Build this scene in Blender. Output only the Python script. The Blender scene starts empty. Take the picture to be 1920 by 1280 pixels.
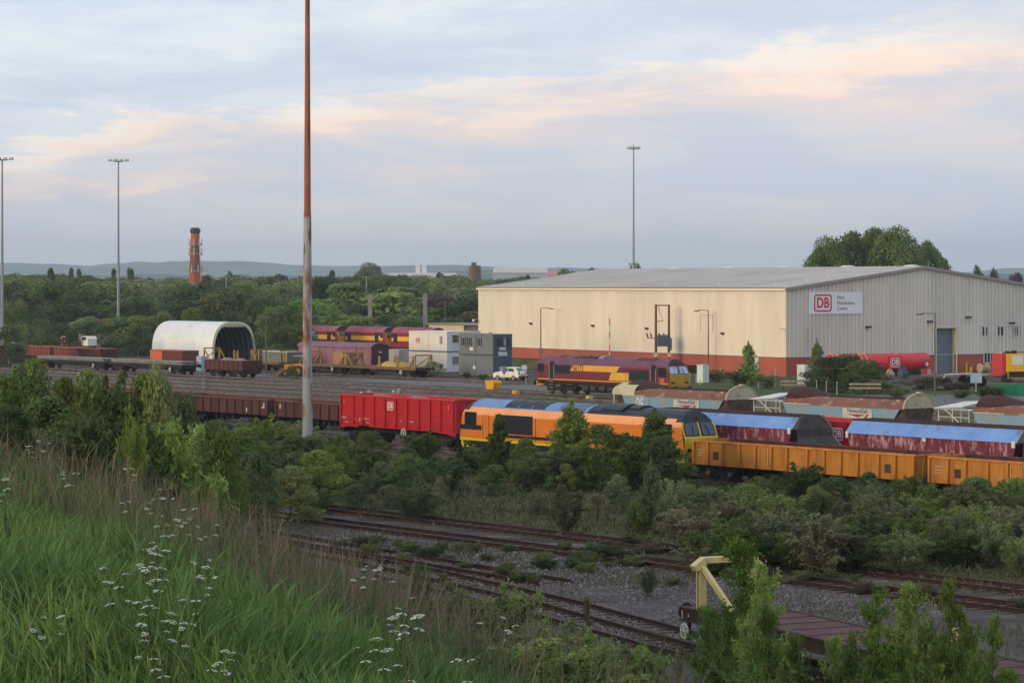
import bpy, math, random
import numpy as np
from mathutils import Vector, Matrix
R = math.radians
rnd = random.Random(7)
SC = bpy.context.scene
COL = SC.collection

# ---------------------------------------------------------------- camera
EYE = 11.0
G = -0.18                      # ground level; rail tops are at 0
F = 5000.0                     # focal length in pixels of the 1920 px photograph
cam_d = bpy.data.cameras.new('camera')
cam = bpy.data.objects.new('camera', cam_d); COL.objects.link(cam)
cam.location = (0, 0, EYE); cam.rotation_euler = (R(90), 0, 0)
cam_d.sensor_width = 36; cam_d.lens = F / 1920 * 36
cam_d.shift_y = -105 / 1920
cam_d.clip_start = 0.5; cam_d.clip_end = 30000
SC.camera = cam

# ---------------------------------------------------------------- sky, sun, exposure
SUN_AZ = math.atan2(-0.86, -0.52)          # direction towards the sun, x = -.86, y = -.52 (behind left)
SUN_EL = R(10.0)
world = bpy.data.worlds.new('World'); SC.world = world; world.use_nodes = True
nt = world.node_tree; N = nt.nodes; L = nt.links
for n in list(N): N.remove(n)
def wn(t, **k):
    n = N.new(t)
    for a, b in k.items(): setattr(n, a, b)
    return n
out = wn('ShaderNodeOutputWorld'); bg = wn('ShaderNodeBackground'); bg.inputs['Strength'].default_value = 0.1
L.new(bg.outputs[0], out.inputs[0])
sky = wn('ShaderNodeTexSky'); sky.sky_type = 'NISHITA'; sky.sun_disc = False
sky.sun_elevation = SUN_EL; sky.sun_rotation = math.atan2(-0.86, -0.52)
sky.air_density = 1.3; sky.dust_density = 2.0
tc = wn('ShaderNodeTexCoord')
sep = wn('ShaderNodeSeparateXYZ'); L.new(tc.outputs['Generated'], sep.inputs[0])
def wmath(op, a, b=None, clamp=False):
    n = wn('ShaderNodeMath', operation=op); n.use_clamp = clamp
    for i, v in enumerate((a, b)):
        if v is None: continue
        if isinstance(v, (int, float)): n.inputs[i].default_value = v
        else: L.new(v, n.inputs[i])
    return n.outputs[0]
def wnoise(scale, vec, detail=5, rough=.55, dist=0.):
    mp = wn('ShaderNodeMapping'); mp.inputs['Scale'].default_value = vec
    mp.inputs['Rotation'].default_value = (0, R(-7), 0)
    L.new(tc.outputs['Generated'], mp.inputs[0])
    n = wn('ShaderNodeTexNoise'); n.inputs['Scale'].default_value = scale; n.inputs['Detail'].default_value = detail
    n.inputs['Roughness'].default_value = rough; n.inputs['Distortion'].default_value = dist
    L.new(mp.outputs[0], n.inputs[0]); return n.outputs['Fac']
def S2L(c):
    return tuple((x / 255 / 12.92) if x / 255 <= .04045 else ((x / 255 + .055) / 1.055) ** 2.4 for x in c)
n_big = wnoise(6, (1, 1, 4.5), 5, .6, .5)
n_fine = wnoise(16, (1, 1, 5.5), 8, .66, .6)
n_pat = wnoise(9, (1, 1, 4.2), 7, .6, .4)
band = wmath('SUBTRACT', sep.outputs['Z'], wmath('ADD', wmath('MULTIPLY', sep.outputs['X'], .135), .0685))
band = wmath('ADD', band, wmath('MULTIPLY', wmath('SUBTRACT', n_big, .5), .055))
band = wmath('ADD', band, wmath('MULTIPLY', wmath('SUBTRACT', n_fine, .5), .045))
wid = wmath('SUBTRACT', 6.2, wmath('MULTIPLY', wmath('MAXIMUM', sep.outputs['X'], -.15), 14.0), False)
wid = wmath('MAXIMUM', wid, 3.4)
bandn = wmath('ADD', wmath('MULTIPLY', band, wid), .5)
ramp = wn('ShaderNodeValToRGB'); cr = ramp.color_ramp; cr.interpolation = 'EASE'
stops = [(0.0, (224, 222, 220)), (.22, (216, 214, 217)), (.34, (210, 208, 214)), (.42, (222, 208, 208)), (.475, (247, 222, 205)),
         (.525, (241, 230, 220)), (.56, (212, 218, 227)), (.66, (196, 207, 222)), (.8, (216, 224, 231)), (1.0, (198, 212, 227))]
while len(cr.elements) < len(stops): cr.elements.new(.5)
for e, (p, c) in zip(cr.elements, stops):
    e.position = p; e.color = (*S2L(c), 1)
L.new(bandn, ramp.inputs[0])
pr = wn('ShaderNodeValToRGB'); pr.color_ramp.elements[0].position = .46; pr.color_ramp.elements[1].position = .60
L.new(n_pat, pr.inputs[0])
mixp = wn('ShaderNodeMixRGB'); mixp.inputs[2].default_value = (*S2L((184, 196, 217)), 1)
L.new(wmath('MULTIPLY', pr.outputs[0], .62), mixp.inputs[0]); L.new(ramp.outputs[0], mixp.inputs[1])
# the pattern fades into an even thin veil a little above the picture
sc10 = wn('ShaderNodeMixRGB', blend_type='MULTIPLY'); sc10.inputs[0].default_value = 1; sc10.inputs[2].default_value = (13.1, 13.0, 12.9, 1)
L.new(mixp.outputs[0], sc10.inputs[1])
mixs = wn('ShaderNodeMixRGB'); mixs.inputs[0].default_value = .88
L.new(sky.outputs[0], mixs.inputs[1]); L.new(sc10.outputs[0], mixs.inputs[2]); L.new(mixs.outputs[0], bg.inputs['Color'])

sd = bpy.data.lights.new('sun', 'SUN'); sun = bpy.data.objects.new('sun', sd); COL.objects.link(sun)
sd.energy = 2.2; sd.angle = R(24); sd.color = (1.0, .79, .50)
to_sun = Vector((-.86 * math.cos(SUN_EL), -.52 * math.cos(SUN_EL), math.sin(SUN_EL)))
sun.rotation_euler = to_sun.to_track_quat('Z', 'Y').to_euler()
SC.view_settings.view_transform = 'Standard'; SC.view_settings.look = 'None'
SC.view_settings.exposure = 0.12; SC.view_settings.gamma = 1; SC.view_settings.use_curve_mapping = False
try:
    SC.cycles.max_bounces = 6; SC.cycles.transparent_max_bounces = 8; SC.cycles.volume_bounces = 0
    SC.cycles.use_denoising = True
except Exception: pass

# ---------------------------------------------------------------- materials
MATS = {}
def nodes_of(name):
    m = bpy.data.materials.new(name); m.use_nodes = True
    return m, m.node_tree, m.node_tree.nodes['Principled BSDF']
def pm(name, c1, c2=None, scale=1.5, rough=.65, metal=0., streak=1., thr=(.35, .65), bump=0., c3=None, thr3=(.6, .7), scale3=3., streak3=1., spec=.3, world_space=False, bumpscale=None):
    """procedural paint/stone: c1 mixed with c2 by noise (stretched vertically by streak), c3 = stains"""
    if name in MATS: return MATS[name]
    m, t, b = nodes_of(name); nn = t.nodes; ll = t.links
    c1 = S2L(c1); c2 = S2L(c2) if c2 else c1
    tcn = nn.new('ShaderNodeTexCoord'); geo = nn.new('ShaderNodeNewGeometry')
    src = geo.outputs['Position'] if world_space else tcn.outputs['Object']
    def noise(sc, st, det=6, ro=.6):
        mp = nn.new('ShaderNodeMapping'); mp.inputs['Scale'].default_value = (1, 1, 1 / st)
        ll.new(src, mp.inputs[0]); n = nn.new('ShaderNodeTexNoise'); n.inputs['Scale'].default_value = sc
        n.inputs['Detail'].default_value = det; n.inputs['Roughness'].default_value = ro
        ll.new(mp.outputs[0], n.inputs[0]); return n.outputs['Fac']
    def ramp(fac, a, bb):
        r = nn.new('ShaderNodeMapRange'); r.inputs[1].default_value = a; r.inputs[2].default_value = bb
        ll.new(fac, r.inputs[0]); return r.outputs[0]
    f = noise(scale, streak)
    mx = nn.new('ShaderNodeMixRGB'); mx.inputs[1].default_value = (*c1, 1); mx.inputs[2].default_value = (*c2, 1)
    ll.new(ramp(f, *thr), mx.inputs[0]); col = mx.outputs[0]
    if c3:
        f3 = noise(scale3, streak3, 8, .7)
        m3 = nn.new('ShaderNodeMixRGB'); m3.inputs[2].default_value = (*S2L(c3), 1)
        ll.new(ramp(f3, *thr3), m3.inputs[0]); ll.new(col, m3.inputs[1]); col = m3.outputs[0]
    ll.new(col, b.inputs['Base Color'])
    b.inputs['Roughness'].default_value = rough; b.inputs['Metallic'].default_value = metal
    b.inputs['Specular IOR Level'].default_value = spec
    if bump:
        bn = nn.new('ShaderNodeBump'); bn.inputs['Strength'].default_value = min(1, bump); bn.inputs['Distance'].default_value = .05
        ll.new(noise(bumpscale or scale * 6, 1), bn.inputs['Height']); ll.new(bn.outputs[0], b.inputs['Normal'])
    MATS[name] = m; return m
def leaf_mat(name, ca, cb, trans=.35, rough=.6):
    """leaf material: colour of each leaf picked between ca and cb by a stored random tint"""
    if name in MATS: return MATS[name]
    m, t, b = nodes_of(name); nn = t.nodes; ll = t.links
    at = nn.new('ShaderNodeAttribute'); at.attribute_name = 'tint'
    oi = nn.new('ShaderNodeObjectInfo')
    mx = nn.new('ShaderNodeMixRGB'); mx.inputs[1].default_value = (*ca, 1); mx.inputs[2].default_value = (*cb, 1)
    ll.new(at.outputs['Fac'], mx.inputs[0])
    hs = nn.new('ShaderNodeHueSaturation'); ll.new(mx.outputs[0], hs.inputs['Color'])
    def mr(sock, a, bb):
        r = nn.new('ShaderNodeMapRange'); r.inputs[3].default_value = a; r.inputs[4].default_value = bb; ll.new(sock, r.inputs[0]); return r.outputs[0]
    ll.new(mr(oi.outputs['Random'], .472, .508), hs.inputs['Hue']); 
    fr = nn.new('ShaderNodeMath'); fr.operation = 'FRACT'; mu = nn.new('ShaderNodeMath'); mu.operation = 'MULTIPLY'; mu.inputs[1].default_value = 7.31
    ll.new(oi.outputs['Random'], mu.inputs[0]); ll.new(mu.outputs[0], fr.inputs[0])
    ll.new(mr(fr.outputs[0], .62, 1.42), hs.inputs['Value']); ll.new(mr(fr.outputs[0], 1.0, .85), hs.inputs['Saturation'])
    b.inputs['Roughness'].default_value = rough; b.inputs['Specular IOR Level'].default_value = .25
    ll.new(hs.outputs[0], b.inputs['Base Color'])
    tr = nn.new('ShaderNodeBsdfTranslucent'); ll.new(hs.outputs[0], tr.inputs['Color'])
    ms = nn.new('ShaderNodeMixShader'); ms.inputs[0].default_value = trans
    ll.new(b.outputs[0], ms.inputs[1]); ll.new(tr.outputs[0], ms.inputs[2]); ll.new(ms.outputs[0], nn['Material Output'].inputs['Surface'])
    MATS[name] = m; return m
def glass_mat(name, c, rough=.08):
    return pm(name, c, tuple(int(x * 1.3) for x in c), 2, rough, 0, spec=.8)

M_rust_rail = pm('rusty rail steel', (72, 44, 36), (50, 34, 32), 3, .8)
M_dark = pm('grimy black underframe', (36, 32, 31), (52, 45, 42), 3, .85)
M_wheel = pm('dark wheel steel', (58, 48, 44), (38, 34, 33), 4, .7)
M_white = pm('white paint', (215, 214, 208), (190, 188, 180), 1.5, .6)
M_black = pm('black paint', (24, 24, 27), (38, 38, 42), 2, .5)
M_brown = pm('faded brown wagon paint', (96, 60, 55), (74, 46, 44), 1.3, .8, streak=3, c3=(122, 84, 70), thr3=(.55, .75), scale3=2, streak3=4)
M_red = pm('bright red wagon paint', (190, 28, 34), (172, 24, 32), 1.2, .5, streak=3, c3=(128, 44, 40), thr3=(.54, .78), scale3=1.8, streak3=6, bump=.15)
M_redtop = pm('worn red rim', (196, 70, 70), (175, 45, 50), 2, .6)
M_yel = pm('weathered orange yellow wagon paint', (196, 130, 42), (172, 106, 36), 1.2, .7, streak=3, c3=(112, 66, 38), thr3=(.50, .74), scale3=1.6, streak3=6, bump=.2)
M_load = pm('dark rusty spoil', (78, 46, 42), (56, 36, 34), 3, .95, bump=.8)
M_gravel = pm('pale pinkish gravel', (152, 134, 130), (120, 105, 102), 6, .95, bump=.8)
M_metal = pm('galvanised steel', (140, 146, 148), (118, 124, 126), 2, .55, .3)
M_conc = pm('concrete', (140, 136, 130), (118, 114, 110), 2, .85)
M_glass = glass_mat('dark window glass', (30, 34, 42))
M_wood = pm('weathered timber', (100, 78, 62), (80, 62, 50), 4, .85, streak=6)
M_cream = pm('cream painted steel', (206, 190, 132), (188, 168, 112), 2, .6, streak=3, c3=(128, 88, 56), thr3=(.62, .75), scale3=4, streak3=3)
M_safety = pm('safety yellow', (205, 160, 40), (180, 135, 35), 2, .6, c3=(110, 70, 45), thr3=(.58, .75), scale3=3)

# ---------------------------------------------------------------- object helpers
def tag(o, label=None, cat=None, group=None, kind=None):
    if label: o['label'] = label
    if cat: o['category'] = cat
    if group: o['group'] = group
    if kind: o['kind'] = kind
    return o
def thing(name, label, cat, loc=(0, 0, 0), rz=0, group=None, kind=None):
    o = bpy.data.objects.new(name, None); COL.objects.link(o); o.location = loc; o.rotation_euler = (0, 0, rz)
    o.empty_display_size = .3
    return tag(o, label, cat, group, kind)
def link(name, me, parent=None, loc=None, rot=None, scale=None):
    o = bpy.data.objects.new(name, me); COL.objects.link(o)
    if parent: o.parent = parent
    if loc is not None: o.location = loc
    if rot is not None: o.rotation_euler = rot
    if scale is not None: o.scale = scale
    return o
def copy_tree(o, parent=None):
    c = o.copy(); COL.objects.link(c); c.parent = parent
    for ch in list(o.children): copy_tree(ch, c)
    return c
class MB:
    def __init__(s): s.v = []; s.f = []; s.m = []
    def add(s, vs, fs, mi=0):
        b = len(s.v); s.v += [tuple(v) for v in vs]
        for f in fs: s.f.append(tuple(b + i for i in f)); s.m.append(mi)
        return s
    def box(s, x0, x1, y0, y1, z0, z1, mi=0):
        return s.add([(x0,y0,z0),(x1,y0,z0),(x1,y1,z0),(x0,y1,z0),(x0,y0,z1),(x1,y0,z1),(x1,y1,z1),(x0,y1,z1)],
                     [(0,3,2,1),(4,5,6,7),(0,1,5,4),(1,2,6,5),(2,3,7,6),(3,0,4,7)], mi)
    def prism(s, prof, x0, x1, mi=0, caps=True, closed=True):
        """profile of (y, z) extruded along x"""
        n = len(prof); vs = [(x0, y, z) for y, z in prof] + [(x1, y, z) for y, z in prof]
        fs = [(i, (i + 1) % n, n + (i + 1) % n, n + i) for i in range(n if closed else n - 1)]
        if caps and closed: fs += [tuple(range(n))[::-1], tuple(range(n, 2 * n))]
        return s.add(vs, fs, mi)
    def prismy(s, prof, y0, y1, mi=0):
        """profile of (x, z) extruded along y"""
        n = len(prof); vs = [(x, y0, z) for x, z in prof] + [(x, y1, z) for x, z in prof]
        fs = [(i, (i + 1) % n, n + (i + 1) % n, n + i) for i in range(n)] + [tuple(range(n))[::-1], tuple(range(n, 2 * n))]
        return s.add(vs, fs, mi)
    def cyl(s, p0, p1, r0, r1=None, n=10, mi=0, caps=True):
        r1 = r0 if r1 is None else r1; p0 = Vector(p0); p1 = Vector(p1); d = (p1 - p0).normalized()
        a = d.orthogonal().normalized(); b = d.cross(a)
        vs = []
        for p, r in ((p0, r0), (p1, r1)):
            for i in range(n):
                t = 2 * math.pi * i / n; vs.append(p + a * math.cos(t) * r + b * math.sin(t) * r)
        fs = [(i, (i + 1) % n, n + (i + 1) % n, n + i) for i in range(n)]
        if caps: fs += [tuple(range(n))[::-1], tuple(range(n, 2 * n))]
        return s.add(vs, fs, mi)
    def bar(s, p0, p1, w, h=None, mi=0):
        h = h or w; p0 = Vector(p0); p1 = Vector(p1); d = (p1 - p0).normalized()
        up = Vector((0, 0, 1)) if abs(d.z) < .95 else Vector((0, 1, 0))
        a = d.cross(up).normalized() * w / 2; b = a.cross(d).normalized() * h / 2
        vs = [p + x for p in (p0, p1) for x in (-a - b, a - b, a + b, -a + b)]
        return s.add(vs, [(0,3,2,1),(4,5,6,7),(0,1,5,4),(1,2,6,5),(2,3,7,6),(3,0,4,7)], mi)
    def ring(s, c, axis, ro, ri, th, n=20, mi=0):
        c = Vector(c); d = Vector(axis).normalized(); a = d.orthogonal().normalized(); b = d.cross(a); vs = []
        for off in (-th / 2, th / 2):
            for r in (ro, ri):
                for i in range(n):
                    t = 2 * math.pi * i / n; vs.append(c + d * off + a * math.cos(t) * r + b * math.sin(t) * r)
        fs = []
        for i in range(n):
            j = (i + 1) % n
            fs += [(i, j, n + j, n + i), (2*n + i, 3*n + i, 3*n + j, 2*n + j), (i, 2*n + i, 2*n + j, j), (n + i, n + j, 3*n + j, 3*n + i)]
        return s.add(vs, fs, mi)
    def mesh(s, name, mats, smooth=False):
        me = bpy.data.meshes.new(name); me.from_pydata(s.v, [], s.f)
        for m in (mats if isinstance(mats, (list, tuple)) else [mats]): me.materials.append(m)
        if any(s.m): me.polygons.foreach_set('material_index', s.m)
        me.update()
        import bmesh
        bm = bmesh.new(); bm.from_mesh(me); bmesh.ops.recalc_face_normals(bm, faces=bm.faces); bm.to_mesh(me); bm.free()
        if smooth:
            me.polygons.foreach_set('use_smooth', [True] * len(me.polygons))
            try: me.set_sharp_from_angle(angle=R(35))
            except Exception: pass
        return me
    def build(s, name, mats, parent=None, smooth=False, **k):
        return link(name, s.mesh(name, mats, smooth), parent, **k)
def text(name, body, size, mat, parent, loc, rot=(R(90), 0, 0), extrude=.01, offset=0., sx=1., align='CENTER'):
    cu = bpy.data.curves.new(name, 'FONT'); cu.body = body; cu.size = size; cu.extrude = extrude; cu.offset = offset
    cu.align_x = align; cu.align_y = 'CENTER'; cu.space_line = 1.0; cu.resolution_u = 3
    o = bpy.data.objects.new(name + '_source', cu); COL.objects.link(o)
    bpy.context.view_layer.update()
    me = bpy.data.meshes.new_from_object(o.evaluated_get(bpy.context.evaluated_depsgraph_get()))
    bpy.data.objects.remove(o)
    me.materials.clear(); me.materials.append(mat); me.name = name
    return link(name, me, parent, loc, rot, (sx, 1, 1))
def rrect(w, h, r, n=4):
    pts = []
    for cx, cy, a0 in ((w/2 - r, h/2 - r, 0), (-w/2 + r, h/2 - r, 90), (-w/2 + r, -h/2 + r, 180), (w/2 - r, -h/2 + r, 270)):
        for i in range(n + 1):
            a = R(a0 + 90 * i / n); pts.append((cx + r * math.cos(a), cy + r * math.sin(a)))
    return pts
def db_logo(parent, loc, w, mat_line, mat_fill=None, rz=0, matfill_border=None):
    """rounded square outline with the two letters, standing upright facing local -y"""
    h = w * .78; x, y, z = loc
    ca, sa = math.cos(rz), math.sin(rz)
    def P2(px, pz, off): return (x + px * ca + off * sa, y + px * sa - off * ca, z + pz)
    if mat_fill:
        o = rrect(w * 1.06, h * 1.08, w * .15); mb = MB()
        n = len(o); mb.add([P2(a, b, 0) for a, b in o] + [P2(a, b, .012) for a, b in o], [tuple(range(n)), tuple(range(n, 2 * n))] + [(i, (i + 1) % n, n + (i + 1) % n, n + i) for i in range(n)])
        mb.build('logo_backing', mat_fill, parent)
    o = rrect(w, h, w * .13); i_ = rrect(w * .86, h * .82, w * .07); n = len(o); mb = MB()
    vs = [P2(a, b, k) for k in (.014, .024) for ring in (o, i_) for a, b in ring]
    fs = []
    for i in range(n):
        j = (i + 1) % n
        fs += [(i, j, n + j, n + i), (2*n + i, 2*n + j, 3*n + j, 3*n + i), (i, j, 2*n + j, 2*n + i), (n + i, n + j, 3*n + j, 3*n + i)]
    mb.add(vs, fs); mb.build('logo_border', mat_line, parent)
    text('logo_letters', 'DB', h * .82, mat_line, parent, P2(0, -h * .01, .018), (R(90), 0, rz), .006, w * .016, sx=.86)

# picture geometry of the place: a point seen at pixel (px, py) of the photograph that lies at height z, or at distance Y
def at(px, py, z=G):
    Y = (EYE - z) * F / (py - 535.0); return Vector(((px - 960) / F * Y, Y, z))
def atY(px, py, Y): return Vector(((px - 960) / F * Y, Y, EYE - (py - 535) / F * Y))
# railway frame: s runs away to the left along the tracks, t across them
UA = R(38); U = Vector((-math.sin(UA), math.cos(UA), 0)); V = Vector((math.cos(UA), math.sin(UA), 0))
TRZ = UA - R(90)               # local x of a vehicle points down the line towards the viewer's right
def st(s, t, z=0.): p = U * s + V * t; return Vector((p.x, p.y, z))
def S(t, px):
    k = (px - 960) / F
    return (V.x - V.y * k) * t / (-U.x + U.y * k) if True else 0
def vpos(t, px_right, length, z=0., w=1.35):
    """centre of a vehicle on track t whose near right lower corner is seen at px_right"""
    return st(S(t - w, px_right) + length / 2, t, z)
# embankment under the viewer
def crest_d(X, Y): return .94 * (X - .93) + .342 * (Y - 16)
def H(X, Y):
    d = crest_d(X, Y)
    top = 8.1 + .02 * min(18, max(0, -d)) + .16 * math.sin(X * .9 + 1.3) * math.cos(Y * .45) + .1 * math.sin(X * 2.3 + Y * 1.1)
    sl = 8.1 - .52 * (d - .9) + .3 * math.sin(Y * .21 + X * .3)
    k = .5; m = min(top, sl)
    return max(m - k * math.log(math.exp(-(top - m) / k) + math.exp(-(sl - m) / k)), G - .3)
# ================================================================ THE SETTING
def ground_material():
    m, t, b = nodes_of('yard ground'); nn = t.nodes; ll = t.links
    geo = nn.new('ShaderNodeNewGeometry')
    def noise(sc, rot=True, st=6., det=7, ro=.62):
        mp = nn.new('ShaderNodeMapping'); mp.inputs['Rotation'].default_value = (0, 0, R(-38 - 90) if rot else 0)
        mp.inputs['Scale'].default_value = (1 / st, 1, 1)
        ll.new(geo.outputs['Position'], mp.inputs[0]); n = nn.new('ShaderNodeTexNoise'); n.inputs['Scale'].default_value = sc
        n.inputs['Detail'].default_value = det; n.inputs['Roughness'].default_value = ro; ll.new(mp.outputs[0], n.inputs[0]); return n.outputs['Fac']
    def mix(f, a, bb, lo, hi):
        r = nn.new('ShaderNodeMapRange'); r.inputs[1].default_value = lo; r.inputs[2].default_value = hi; ll.new(f, r.inputs[0])
        mx = nn.new('ShaderNodeMixRGB'); ll.new(r.outputs[0], mx.inputs[0])
        for i, c in ((1, a), (2, bb)):
            if isinstance(c, tuple): mx.inputs[i].default_value = (*S2L(c), 1)
            else: ll.new(c, mx.inputs[i])
        return mx.outputs[0]
    c = mix(noise(.35), (96, 84, 80), (62, 52, 50), .38, .62)
    c = mix(noise(.12, True, 3), c, (74, 78, 52), .52, .66)
    c = mix(noise(.22, True, 14, 6, .6), c, (128, 118, 112), .55, .66); c = mix(noise(6, False, 1, 4, .7), c, (118, 106, 100), .56, .85)
    ll.new(c, b.inputs['Base Color']); b.inputs['Roughness'].default_value = .95; b.inputs['Specular IOR Level'].default_value = .1
    bn = nn.new('ShaderNodeBump'); bn.inputs['Distance'].default_value = .06; ll.new(noise(7, False, 1, 4, .7), bn.inputs['Height']); ll.new(bn.outputs[0], b.inputs['Normal'])
    return m
def sheet(name, pts, z, mat, kind='structure', edge=0., seed=0, label=None):
    """flat polygon on the ground with an uneven outline"""
    rr = random.Random(seed); P = []
    n = len(pts)
    for i in range(n):
        a = Vector((*pts[i], 0)); bb = Vector((*pts[(i + 1) % n], 0)); k = max(1, int((bb - a).length / 1.5)) if edge else 1
        d = (bb - a).normalized(); nrm = Vector((-d.y, d.x, 0)); off = 0
        for j in range(k):
            off = off * .6 + rr.uniform(-edge, edge) * .6; p = a.lerp(bb, j / k) + nrm * off; P.append((p.x, p.y, z))
    me = bpy.data.meshes.new(name); me.from_pydata(P, [], [tuple(range(len(P)))]); me.materials.append(mat); me.update()
    if me.polygons[0].normal.z < 0: me.flip_normals()
    return tag(link(name, me), kind=kind)

mb = MB(); mb.add([(-9000, -300, G), (9000, -300, G), (9000, 420, G), (-9000, 420, G)], [(0, 1, 2, 3)])
tag(mb.build('yard_ground', ground_material()), kind='structure')
M_far = pm('far grass and scrub', (58, 74, 44), (80, 84, 52), .02, .95, c3=(44, 58, 38), thr3=(.5, .6), scale3=.05, world_space=True, spec=.05)
mb = MB(); mb.add([(-9000, 420, G), (9000, 420, G), (16000, 15000, G), (-16000, 15000, G)], [(0, 1, 2, 3)])
tag(mb.build('far_ground', M_far), kind='structure')

# embankment: the grassy bank the picture is taken from
nx, ny = 130, 170; xs = np.concatenate([np.linspace(-120, -30, 30), np.linspace(-28, 45, 100)]); ys = np.concatenate([np.linspace(-8, 80, 120), np.linspace(84, 240, 50)])
vs = [(x, y, H(x, y)) for y in ys for x in xs]
fs = [(j * nx + i, j * nx + i + 1, (j + 1) * nx + i + 1, (j + 1) * nx + i) for j in range(ny - 1) for i in range(nx - 1)]
fs = [f for f in fs if any(vs[i][2] > G - .29 for i in f)]
me = bpy.data.meshes.new('embankment'); me.from_pydata(vs, [], fs)
M_bank = pm('bank soil under grass', (52, 56, 32), (74, 66, 44), 1.2, .95, bump=.6, c3=(40, 48, 26), thr3=(.5, .6), scale3=.6, world_space=True, spec=.05)
me.materials.append(M_bank); me.polygons.foreach_set('use_smooth', [True] * len(fs)); me.update()
tag(link('embankment', me), kind='structure')

def stp(s, t): p = st(s, t); return (p.x, p.y)
M_scrub = pm('mossy scrub ground', (78, 78, 52), (96, 84, 62), .8, .95, bump=.7, c3=(52, 62, 38), thr3=(.48, .6), scale3=.35, world_space=True, spec=.05)
M_chip = pm('grey pink ballast', (98, 88, 85), (72, 65, 62), .5, .95, bump=1., c3=(146, 134, 132), thr3=(.60, .72), scale3=9, world_space=True, bumpscale=9, spec=.1)
M_tar = pm('grey worn tarmac', (112, 108, 108), (96, 92, 92), .25, .9, c3=(84, 80, 80), thr3=(.58, .72), scale3=.5, world_space=True, spec=.15)
M_pad = pm('pale concrete apron', (132, 126, 120), (112, 106, 100), .3, .9, c3=(92, 88, 82), thr3=(.56, .7), scale3=1, world_space=True, spec=.1)
M_verge = pm('short rough grass', (72, 84, 46), (86, 86, 56), .6, .95, c3=(92, 80, 62), thr3=(.56, .68), scale3=.5, world_space=True, bump=.5, spec=.05)
sheet('scrub_ground', [stp(20, 76.4), stp(20, 100), stp(330, 100), stp(330, 76.4)], G + .004, M_scrub, edge=.5)
sheet('gravel_ground', [stp(30, 50), stp(30, 72), stp(108, 72.5), stp(118, 69), stp(112, 62), stp(80, 52)], G + .004, M_chip, edge=.6, seed=3)
sheet('service_road', [stp(150, 176.5), stp(420, 177.5), stp(420, 184.8), stp(196, 184.3), stp(190, 200), stp(176, 214), stp(150, 214)], G + .004, M_tar, edge=.25, seed=4)
wA = Vector((33.6, 327, 0))                    # near corner of the warehouse
def wl(x, y, z=G):                              # warehouse frame to world
    return Vector((wA.x + .853 * x - .522 * y, wA.y + .522 * x + .853 * y, z))
sheet('concrete_apron', [wl(9, -9)[:2], wl(60, -11)[:2], wl(60, 1)[:2], wl(9, .5)[:2]], G + .008, M_pad, edge=.3, seed=5)
sheet('rough_verge', [stp(60, 135), stp(175, 135), stp(232, 186), stp(232, 207), stp(160, 250), stp(60, 250)], G + .002, M_verge, edge=1, seed=6)
sheet('yard_road', [stp(60, 158), stp(146, 166), stp(150, 172), stp(150, 182), stp(90, 196), stp(60, 200)], G + .006, M_tar, edge=.4, seed=8)

# distant hills
def hill(name, Y, depth, prof, mat, base=0, span=None, seed=0):
    """a long ridge: prof = [(px, py)...] is the skyline as it would be drawn on a map section at distance Y"""
    rr = random.Random(seed); x0, x1 = prof[0][0], prof[-1][0]; nxp = 150; cols = []
    for i in range(nxp):
        x = x0 + (x1 - x0) * i / (nxp - 1)
        for (a, ya), (b, yb) in zip(prof, prof[1:]):
            if a <= x <= b: h = ya + (yb - ya) * (x - a) / (b - a + 1e-6); break
        cols.append((x, h + rr.uniform(-2, 2)))
    vs = []; rows = [(-1, 0.), (-.6, .35), (-.3, .72), (0, 1.), (.5, .7), (1, 0)]
    for dy, hf in rows:
        for x, h in cols: vs.append((x * (1 + .2 * dy * depth / Y), Y + dy * depth + 60 * math.sin(x * .003 + dy), h * hf + rr.uniform(-1, 1) * (0 < hf < 1) * 3 - (2 if hf == 0 else 0)))
    fs = [(j * nxp + i, j * nxp + i + 1, (j + 1) * nxp + i + 1, (j + 1) * nxp + i) for j in range(len(rows) - 1) for i in range(nxp - 1)]
    me = bpy.data.meshes.new(name); me.from_pydata(vs, [], fs); me.materials.append(mat); me.polygons.foreach_set('use_smooth', [True] * len(fs)); me.update()
    return tag(link(name, me), kind='structure')
M_hill = pm('far wooded hillside', (58, 76, 60), (84, 94, 68), .004, .95, c3=(44, 60, 50), thr3=(.48, .56), scale3=.0018, world_space=True, spec=.02)
def sky_line(Y, pts): return [((px - 960) / F * Y, EYE - (py - 535) / F * Y) for px, py in pts]
hill('hills', 9000, 1500, sky_line(9000, [(-700, 492), (0, 492), (60, 493), (160, 498), (215, 494), (250, 489), (290, 493), (320, 490), (360, 489), (450, 490), (510, 493), (580, 498), (700, 499), (760, 498), (870, 496), (940, 502), (1060, 502), (1150, 504), (1250, 508), (1500, 512), (1780, 512), (1850, 506), (1885, 503), (1990, 505), (2600, 498)]), M_hill, seed=1)
hill('hills', 5200, 700, sky_line(5200, [(-700, 512), (0, 514), (120, 520), (300, 514), (420, 520), (560, 517), (700, 521), (830, 510), (930, 506), (1000, 514), (1200, 520), (1800, 516), (1900, 512), (2600, 514)]), M_hill, seed=2)

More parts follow.
